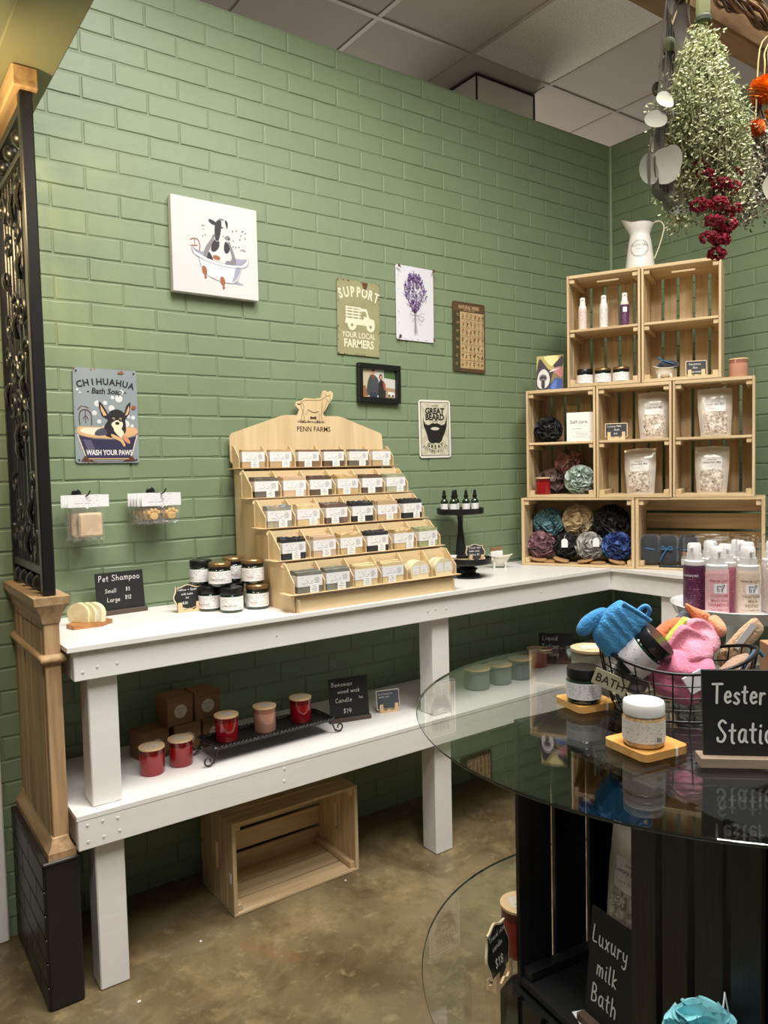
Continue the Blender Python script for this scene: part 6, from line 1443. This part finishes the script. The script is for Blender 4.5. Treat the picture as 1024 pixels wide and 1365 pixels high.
jt.rotation_mode = 'QUATERNION'
ax = (Vector((.812, -.584, 0)) * .62 + Vector((0, 0, .62)) + Vector((-.58, -.81, 0)) * .30).normalized()
q0 = Vector((0, 0, 1)).rotation_difference(ax); jt.rotation_quaternion = q0 @ Matrix.Rotation(R(-80), 3, 'Z').to_quaternion(); jt.location = Vector((-2.080, -1.664, 1.040)) - ax * .036
plush('charcoal mitt at the back of the basket', 'bath_mitt', (84, 88, 96), [Z([(640, 330), (700, 250), (760, 190), (815, 152), (860, 190), (820, 270), (740, 330)], 760, 250)], (-1.950, -1.648, 1.070), CR_, .010)
plush('orange mitt standing at the back right of the basket', 'bath_mitt', (228, 138, 92), [Z([(800, 160), (870, 190), (975, 240), (985, 330), (900, 330), (820, 250)], 890, 250)], (-1.925, -1.668, 1.082), CR_, .013, folds=.014)
plush('coral orange mitt in the middle of the basket', 'bath_mitt', (224, 122, 78), [Z([(585, 385), (620, 330), (700, 275), (780, 260), (760, 340), (690, 430), (640, 450)], 690, 350)], (-1.990, -1.652, 1.062), CR_, .014, folds=.010)
plush('lime green mitt edge between the orange and pink mitts', 'bath_mitt', (186, 204, 74), [Z([(640, 440), (700, 350), (770, 280), (800, 250), (812, 275), (760, 360), (690, 440), (650, 470)], 720, 360)], (-1.998, -1.668, 1.062), CR_, .012)
plush('pale peach scrub cloth behind the pink mitt', 'bath_mitt', (232, 186, 158), [Z([(800, 215), (850, 215), (980, 290), (1015, 330), (960, 360), (860, 320), (800, 270)], 900, 290)], (-1.945, -1.676, 1.064), CR_, .009, folds=.01)
plush('large pink plush mitt on top of the basket', 'bath_mitt', (232, 146, 170), [Z([(655, 460), (715, 370), (770, 290), (820, 255), (900, 290), (985, 345), (1015, 420), (1000, 500), (900, 520), (760, 560), (670, 560)], 830, 420)], (-2.005, -1.696, 1.040), CR_, .016, folds=.030, rx=R(-8))
plush('pink plush cloth filling the front of the basket', 'bath_cloth', (226, 128, 158), [Z([(405, 600), (470, 520), (600, 500), (760, 520), (880, 560), (900, 680), (860, 800), (740, 890), (620, 860), (500, 780), (450, 700)], 670, 700)], (-2.018, -1.694, .992), CR_, .030, folds=.030, cat='cloth')
plush('beige cloth at the lower right inside the basket', 'bath_cloth', (176, 146, 124), [Z([(700, 900), (760, 760), (880, 640), (1000, 620), (1010, 760), (960, 900), (820, 940)], 860, 790)], (-1.950, -1.742, .987), CR_, .020, folds=.02, cat='cloth')
plush('second pink plush mitt behind the large pink one', 'bath_mitt', (238, 164, 184), [Z([(700, 420), (780, 300), (860, 250), (960, 280), (1040, 380), (1030, 480), (900, 520)], 870, 390)], (-1.968, -1.690, 1.052), CR_, .014, folds=.026)
plush('grey brown plush cloth at the left inside the basket', 'bath_cloth', (120, 112, 116), [Z([(300, 560), (380, 500), (520, 520), (540, 640), (480, 760), (380, 740), (310, 660)], 420, 630)], (-2.075, -1.640, .995), CR_, .026, folds=.03, cat='cloth')
t = thing('soap_packet', 'pale grey square packet tucked among the pink cloth in the basket', 'packet', (-2.038, -1.736, .998), CR_, 'mitts and cloths in the wire basket'); t.rotation_euler = (R(-14), R(-28), CR_)
obj('packet', MB().box((0, 0, 0), (.036, .004, .030), .001), mat('packet_grey', (196, 196, 202), .4), t)
tn_ = plush('tan woven mitt with a white care label at the right of the basket', 'bath_mitt', (206, 172, 136), [Z([(0, 140), (60, 60), (130, -20), (200, -90), (270, -130), (330, -60), (300, 10), (210, 90), (120, 190), (30, 220)], 165, 45)], (-1.880, -1.722, 1.036), CR_, .008, fuzz=1.0)
obj('care_label', MB().box((-.006, -.0100, .012), (.012, .0008, .052), 0, RY(R(38))), M_PAPER, tn_)
plush('small knotted peach and orange scrunchie on top of the basket', 'scrunchie', (222, 160, 120), [Z([(930, 250), (975, 225), (1020, 260), (1040, 320), (1000, 370), (950, 340)], 985, 300, 1.1)], (-1.925, -1.704, 1.068), CR_, .015, folds=.03, cat='cloth')
t = thing('ribbon', 'dark blue ribbon looped over the right end of the basket rim', 'ribbon', (-1.950, -1.776, 1.026), CR_, None)
obj('band', MB().tube(cr([(-.020, 0, -.030), (-.010, -.004, -.008), (.004, 0, .008), (.016, .004, .016), (.024, 0, .006)], 5), .0036, 6), mat('ribbon_blue', (52, 84, 110), .6), t, smooth=80)
# ---- white pedestal tray with lotion bottles
TRC = Vector((-1.600, -1.555, GT + .0004)); TH = .092
t = thing('white_tray_stand', 'white enamel pedestal tray carrying the lotion bottles on the glass table', 'stand', TRC, 0)
en2 = mat('white_enamel', (226, 230, 232), .2, coat=.4)
obj('pedestal', MB().lathe([(0, 0), (.070, 0), (.070, .005), (.030, .014), (.020, .030), (.018, TH - .02), (.030, TH - .002), (0, TH - .002)], 40), en2, t, smooth=50)
obj('tray', MB().lathe([(0, TH - .0015), (.112, TH - .0015), (.122, TH + .004), (.130, TH + .024), (.133, TH + .026), (.132, TH + .028), (.127, TH + .026), (.119, TH + .006), (.110, TH + .002), (0, TH + .002)], 64), en2, t, smooth=60)
BZ = TRC.z + TH + .0024
SL = {'pink': ((224, 176, 182), (180, 80, 104)), 'cream': ((222, 204, 186), (130, 96, 84)), 'purple': ((84, 36, 66), (216, 200, 214)), 'rose': ((176, 104, 126), (220, 196, 204)), 'white': ((220, 212, 206), (110, 100, 98))}
for kk, (a_, b_) in SL.items(): mat('lotion_' + kk, a_, .25, coat=.3); print_mat('lotion_print_' + kk, a_, b_, 22, .40, 18, .3)
LR = .0225; LB = []
for nm, x, y, rz_, lb in [('purple', -1.652, -1.490, -78, 'purple labelled lotion bottle with clear cap at the left of the white tray'), ('pink', -1.684, -1.562, -42, 'pink lotion bottle with clear cap at the front of the white tray'), ('cream', -1.648, -1.608, -38, 'cream lotion bottle with clear cap right of the pink one'), ('white', -1.590, -1.640, -20, 'pale lotion bottle with clear cap cut by the right edge of the photo'),
    ('rose', -1.630, -1.548, -42, 'dusky rose lotion bottle between and behind the pink and cream bottles'), ('white', -1.590, -1.490, -42, 'pale lotion bottle with clear cap at the back left of the white tray'), ('cream', -1.565, -1.560, -42, 'cream lotion bottle in the middle of the back row on the tray'), ('pink', -1.530, -1.520, -42, 'pink lotion bottle at the far back of the white tray'), ('white', -1.515, -1.590, -42, 'pale lotion bottle at the back right of the white tray')]:
    t = pump(lb, 0, 0, 0, MC['lotion_' + nm], MC['lotion_print_' + nm], group='lotion bottles on the white tray', loc=(x, y, BZ), cap=True, r=LR, h=.168, rz=R(rz_))
    if nm in ('pink', 'cream', 'purple') and y < -1.48 and x < -1.6:
        rr_ = LR + .0009; im = mat('print_ink_' + nm, SL[nm][1], .5)
        if nm != 'purple':
            wp = MB(); wp.grid(8, 1, lambda u, v: (math.sin((u - .5) * 1.1) * rr_, -math.cos((u - .5) * 1.1) * rr_, .058 + v * .020)); obj('white_panel', wp, M_PAPER, t, smooth=180)
            gm = MB(); q = rr_ + .0003
            for pts in ([(-.008, .073), (-.004, .0735), (.003, .073), (.006, .076), (.009, .075), (.007, .071), (.004, .069), (.003, .061)], [(-.006, .073), (-.007, .066), (-.006, .061)], [(-.004, .068), (-.003, .061)], [(.0015, .068), (.001, .061)]):
                for (xa, za), (xb, zb) in zip(pts, pts[1:]):
                    gm.tube([(math.sin(xa / q) * q, -math.cos(xa / q) * q, za), (math.sin(xb / q) * q, -math.cos(xb / q) * q, zb)], .0006, 5)
            obj('goat_drawing', gm, INK, t, smooth=0)
        mb = MB()
        for tx, z_, s_ in ([('UNSCENTED', .082, .0060)] if nm == 'purple' else [('PREMIUM QUALITY', .082, .0058), ('PENN FARMS', .050, .0066), ('Maple Honey' if nm == 'pink' else 'Milk &', .041, .0072), ('CHAMPAGNE' if nm == 'pink' else 'HONEY', .031, .0086), ('GOAT MILK LOTION', .023, .0040)]): typ(mb, tx, 0, z_, s_, 0, cyl=rr_ + .0002, bold=.002)
        obj('lettering', mb, im if nm != 'purple' else M_PAPER, t, smooth=0)
t = thing('kraft_box', 'brown kraft box standing behind the Tester Station board', 'box', (-1.790, -1.742, GT + .0004), R(-40))
obj('carton', MB().box((.06, 0, .046), (.16, .060, .092), .0015), mat('kraft_tan', (176, 130, 96), .7, var=.04, vscale=20), t); obj('lid_seam', MB().box((.06, -.0302, .070), (.16, .0008, .001)), MC['kraft_edge'], t)
# ================================================================== HANGING BEAM AND DRIED FLOWERS
BY = -1.62
t = thing('hanging_beam', 'brown wooden beam hanging overhead at the top right with dried flowers', 'beam', (-1.35, -1.558, 2.203))
obj('timber', MB().box((0, .0, .048), (1.50, .055, .096), .004), wood('beam_wood', (134, 104, 68), (100, 76, 46), 0, .55, scale=.5), t)
for x in (-.45, .45): obj('hanger_chain', MB().tube([(x, 0, .09), (x, 0, CEIL - 2.209)], .003, 6), M_STEEL, t)
# grapevine wreath / garland wound on the front of the beam
t = thing('grapevine_garland', 'twisted brown grapevine garland tied along the front of the overhead beam', 'garland', (-1.50, -1.600, 2.236))
vm_ = [mat('vine_brown', (92, 70, 52), .8, bump=.4, bscale=80), mat('vine_pale', (150, 122, 92), .8)]
for i in range(16):
    ph = rnd.uniform(0, 6.28); am = rnd.uniform(.008, .026); f = rnd.uniform(8, 16); x0_ = -.37 + rnd.uniform(0, .12); x1_ = .30
    pts = [(x0_ + (x1_ - x0_) * k / 30, -.012 + am * .6 * math.cos(f * k / 30 + ph), am * math.sin(f * k / 30 + ph) + .006 * math.sin(k)) for k in range(31)]
    obj('vine', MB().tube(pts, rnd.uniform(.0018, .0035), 6), vm_[i % 4 == 0], t, smooth=80)
for i in range(14):
    x = rnd.uniform(-.34, .2); p0 = Vector((x, -.02, rnd.uniform(-.02, .02))); d_ = Vector((rnd.uniform(-1, 1), rnd.uniform(-.8, -.1), rnd.uniform(-1, 1))).normalized()
    obj('tendril', MB().tube(cr([tuple(p0), tuple(p0 + d_ * .025), tuple(p0 + d_ * .04 + Vector((0, 0, .012))), tuple(p0 + d_ * .06 + Vector((.008, 0, -.004)))], 4), .0012, 5), vm_[i % 2], t, smooth=80)
def stems(t, n, spread, length, m, z0=0, r=.0011, sq=(1, 1), name='stems', droop=1.6):
    mb = MB(); ends = []; PRF = (0, .07, .22, .44, .68, .90, 1.0, .96, .84)
    for i in range(n):
        a_ = rnd.uniform(0, 6.283); k = math.sqrt(rnd.random()); dx, dy = math.cos(a_) * k * spread * sq[0], math.sin(a_) * k * spread * sq[1]; L_ = length * rnd.uniform(.6, 1)
        pts = [Vector((dx * PRF[j], dy * PRF[j], z0 - L_ * j / 8)) + Vector((rnd.uniform(-1, 1), rnd.uniform(-1, 1), 0)) * .004 * (j / 8) for j in range(9)]
        mb.tube(pts, r, 4); ends.append(pts)
    obj(name, mb, m, t, smooth=80, kind='stuff'); return ends
# big pale green bunch
t = thing('dried_herb_bunch', 'big pale green dried herb bunch hanging upside down from the beam', 'dried flowers', (-1.830, BY, 2.180))
sg_ = mat('dried_stem_green', (132, 138, 96), .8); ends = stems(t, 110, .112, .385, sg_, 0, .0011, (1, .62))
obj('tie', MB().lathe([(.012, -.006), (.015, -.003), (.015, .004), (.012, .008)], 14, c=(0, 0, -.022)), mat('tie_green', (60, 70, 48), .7), t)
obj('stem_ends', MB().lathe([(0, .02), (.012, .018), (.013, -.004), (.010, -.03), (0, -.03)], 10), sg_, t)
def fl_mesh(mb, p, s_, rr):
    d_ = Vector((rr.uniform(-1, 1), rr.uniform(-1, 1), rr.uniform(-1, .6))).normalized(); q = d_.orthogonal().normalized(); q2 = d_.cross(q)
    a_ = p + d_ * s_ * 1.6; mb.add([p, p + d_ * s_ * .8 + q * s_ * .45, a_, p + d_ * s_ * .8 - q * s_ * .45, p + d_ * s_ * .9 + q2 * s_ * .5], [(0, 1, 2), (0, 2, 3), (0, 4, 2)])
mats3 = [mat('dried_sage_a', (206, 210, 168), .85), mat('dried_sage_b', (164, 174, 130), .85), mat('dried_sage_c', (232, 232, 198), .85)]
fb = [MB(), MB(), MB()]
for pts in ends:
    for j in range(2, 9):
        for q in range(22 if j > 2 else 12):
            p = pts[j] + Vector((rnd.gauss(0, .009), rnd.gauss(0, .009), rnd.uniform(-.024, .024))); fl_mesh(fb[rnd.choice((0, 0, 1, 1, 2))], p, rnd.uniform(.0034, .0068), rnd)
for i in range(3): obj('florets', fb[i], mats3[i], t, smooth=0, kind='stuff')
tw = MB()
for pts in ends:
    for j in range(2, 9):
        p = pts[j]; e_ = p + Vector((rnd.gauss(0, .014), rnd.gauss(0, .014), rnd.uniform(-.035, .005))); tw.tube([p, (p + e_) / 2 + Vector((.002, 0, 0)), e_], .0007, 3)
obj('twigs', tw, sg_, t, smooth=0, kind='stuff')
# red bunch under it
t = thing('dried_yarrow_bunch', 'crimson dried flower sprays hanging below the pale green bunch', 'dried flowers', (-1.826, BY - .02, 2.115))
rd_ = mat('crimson_floret', (158, 36, 60), .8, var=.25, vscale=60); ends = stems(t, 14, .030, .30, mat('stem_red_brown', (84, 46, 40), .8), r=.0010)
HEADS = [(-.032, .0, -.245), (.036, 0, -.192), (.052, .01, -.212), (.045, -.01, -.228), (-.010, -.02, -.262), (.020, -.02, -.262), (-.048, 0, -.300), (-.022, -.02, -.298), (.024, -.02, -.300), (.040, 0, -.298), (-.018, -.01, -.325), (.010, -.02, -.330), (.026, 0, -.333), (-.016, 0, -.352), (.006, -.01, -.356), (.018, 0, -.350), (.008, 0, -.378), (-.036, .01, -.225), (.044, 0, -.172)]
for h in HEADS:
    mb = MB()
    for q in range(70):
        v = Vector((rnd.gauss(0, 1), rnd.gauss(0, 1), rnd.gauss(0, .6))).normalized(); p = Vector(h) + Vector((v.x * .0165, v.y * .0150, v.z * .0105)); mb.sphere(tuple(p), rnd.uniform(.0022, .0036), 5, 4)
    obj('flower_head', mb, rd_, t, smooth=80); obj('head_stalk', MB().tube([(h[0] * .4, h[1] * .4, h[2] + .07), (h[0] * .8, h[1], h[2] + .03), h], .0009, 5), MC['stem_red_brown'], t, smooth=80)
# silver dollar leaves
def leaf(name, t, c, rx_, rz_, m, yaw, tilt=0.0, stalk=None, pt=0.0):
    Mx = T(*c) @ RZ(yaw) @ RX(tilt)
    def fn(u, v):
        a_ = 2 * PI * u; k = v; x = rx_ * k * math.cos(a_); z = rz_ * k * math.sin(a_)
        if pt and z < 0: x *= (1 - pt * (abs(z) / rz_) ** 2)
        if pt and z > 0: x *= (1 - pt * (abs(z) / rz_) ** 2)
        return (x, .10 * rx_ * (x / rx_) ** 2 - .25 * rz_ * (z / rz_) ** 2 * .5, z)
    mb = MB(); mb.grid(18, 4, fn, Mx); obj(name, mb, m, t, smooth=80)
t = thing('eucalyptus_bunch', 'silver dollar leaf bunch with dark seed pods hanging left of the herb bunch', 'dried flowers', (-1.935, BY, 2.130))
LE = mat('silver_leaf', (196, 198, 182), .6, var=.08, vscale=14); LD = mat('dark_dry_leaf', (60, 50, 40), .7); LG_ = mat('grey_leaf', (132, 134, 120), .6)
for i in range(7):
    x = rnd.uniform(-.02, .02); obj('stem', MB().tube(cr([(x * .3, 0, .03), (x, 0, -.04), (x - .01, .0, -.12), (-.035 + x, 0, -.22), (-.03 + x * 1.5, 0, -.30)], 4), .0018, 5), mat('stem_dark_grey', (84, 78, 70), .8), t, smooth=80)
obj('binding', MB().lathe([(.009, -.01), (.011, 0), (.010, .010), (.008, .014)], 12, c=(.0, 0, -.05)), mat('twine_green', (98, 100, 70), .8), t)
for c, a_, b_, m_, yw in [((-.052, -.02, -.190), .021, .019, LE, -20), ((-.064, -.01, -.226), .024, .018, LE, -36), ((-.058, 0, -.268), .014, .014, LG_, 10), ((-.062, .005, -.318), .022, .034, LG_, -30), ((-.040, -.01, -.312), .034, .036, LE, -44), ((-.020, -.01, -.295), .024, .030, LE, -36), ((-.012, .01, -.345), .03, .028, LG_, -20), ((.03, .01, -.365), .034, .024, LG_, -36), ((-.036, .01, -.150), .010, .014, LD, -10), ((.0, .01, -.09), .02, .016, LG_, -60), ((.05, .02, -.33), .026, .022, LE, -36), ((-.02, .0, -.2), .018, .02, LG_, -40)]:
    leaf('round_leaf', t, (c[0] + .012, c[1], c[2] * .86 + .006), a_ * .82, b_ * .82, m_, R(yw), R(rnd.uniform(-15, 15)))
for c, a_, b_, yw in [((-.012, -.03, -.020), .014, .056, -30), ((.006, -.035, .0), .010, .040, 20), ((-.020, -.02, .02), .010, .034, -70)]: leaf('seed_pod', t, c, a_, b_, LD, R(yw), 0, pt=.9)
for i in range(26):
    p = Vector((rnd.gauss(-.005, .012), rnd.gauss(-.03, .008), rnd.uniform(-.02, .05))); leaf('husk', t, tuple(p), .006, .014, mat('husk_tan', (170, 146, 100), .8), rnd.uniform(0, 3), rnd.uniform(-1, 1), pt=.8)
# marigolds and white statice at the right edge
t = thing('marigold_bunch', 'orange dried marigold heads hanging at the right edge of the photo', 'dried flowers', (-1.630, BY, 2.135))
og = [mat('marigold_orange', (236, 132, 30), .8, var=.15, vscale=50), mat('marigold_rust', (196, 92, 34), .8, var=.15, vscale=50), mat('marigold_gold', (238, 166, 50), .8)]
for c, r_, k in [((-.006, -.01, -.055), .034, 0), ((.020, -.01, -.105), .026, 2), ((-.038, -.01, -.135), .020, 1), ((.014, -.02, -.165), .026, 0), ((.062, 0, -.085), .028, 0)]:
    mb = MB(); mb2 = MB()
    for i in range(260):
        zz = 1 - 1.75 * (i + .5) / 260; a_ = i * 2.4; s_ = math.sqrt(max(0, 1 - zz * zz)); d_ = Vector((s_ * math.cos(a_), s_ * math.sin(a_), -zz)); q = d_.orthogonal().normalized(); p = Vector(c) + d_ * r_ * .45
        tp = p + d_ * r_ * rnd.uniform(.38, .52); q2 = d_.cross(q); w_ = r_ * .12
        (mb if i % 3 else mb2).add([p - q * w_ * .5, p + q * w_ * .5, tp + q * w_ + q2 * w_ * .4, tp + d_ * .001, tp - q * w_ - q2 * w_ * .3], [(0, 1, 2, 3, 4)])
    mb.sphere(c, r_ * .66, 12, 8)
    obj('petals', mb, og[k], t, smooth=0, kind='stuff'); obj('inner_petals', mb2, og[2 if k != 1 else 0], t, smooth=0, kind='stuff')
    obj('bloom_stem', MB().tube(cr([tuple(Vector(c) + Vector((0, 0, r_ * .4))), tuple(Vector(c) + Vector((.004, 0, r_ + .02))), (c[0] * .6 + .02, 0, .03), (c[0] * .2 + .05, .0, .075)], 4), .0016, 6), mat('stem_straw', (178, 164, 116), .8), t, smooth=80)
t = thing('statice_bunch', 'white papery dried flowers with a pale leaf below the marigolds', 'dried flowers', (-1.640, BY, 2.10))
ends = stems(t, 26, .040, .28, mat('stem_brown_grey', (104, 92, 78), .8), r=.0010); fb = [MB(), MB()]
for pts in ends:
    for j in range(4, 9):
        for q in range(12): fl_mesh(fb[0 if rnd.random() < .6 and j < 8 else 1], pts[j] + Vector((rnd.gauss(0, .008), rnd.gauss(0, .008), rnd.uniform(-.016, .016))), rnd.uniform(.004, .008), rnd)
obj('white_florets', fb[0], mat('statice_white', (226, 222, 210), .8), t, smooth=0, kind='stuff'); obj('grey_florets', fb[1], mat('statice_grey', (140, 130, 110), .8), t, smooth=0, kind='stuff')
leaf('pale_leaf', t, (-.066, -.06, -.232), .014, .028, mat('ivory_leaf', (226, 222, 200), .6), R(-36), R(8), pt=.75); leaf('dark_leaf', t, (-.064, -.01, -.268), .006, .022, LD, R(-36), 0, pt=.7)
obj('leaf_stem', MB().tube(cr([(-.052, -.02, -.206), (-.046, -.01, -.15), (-.02, 0, -.06)], 4), .001, 5), MC['stem_brown_grey'], t, smooth=80)
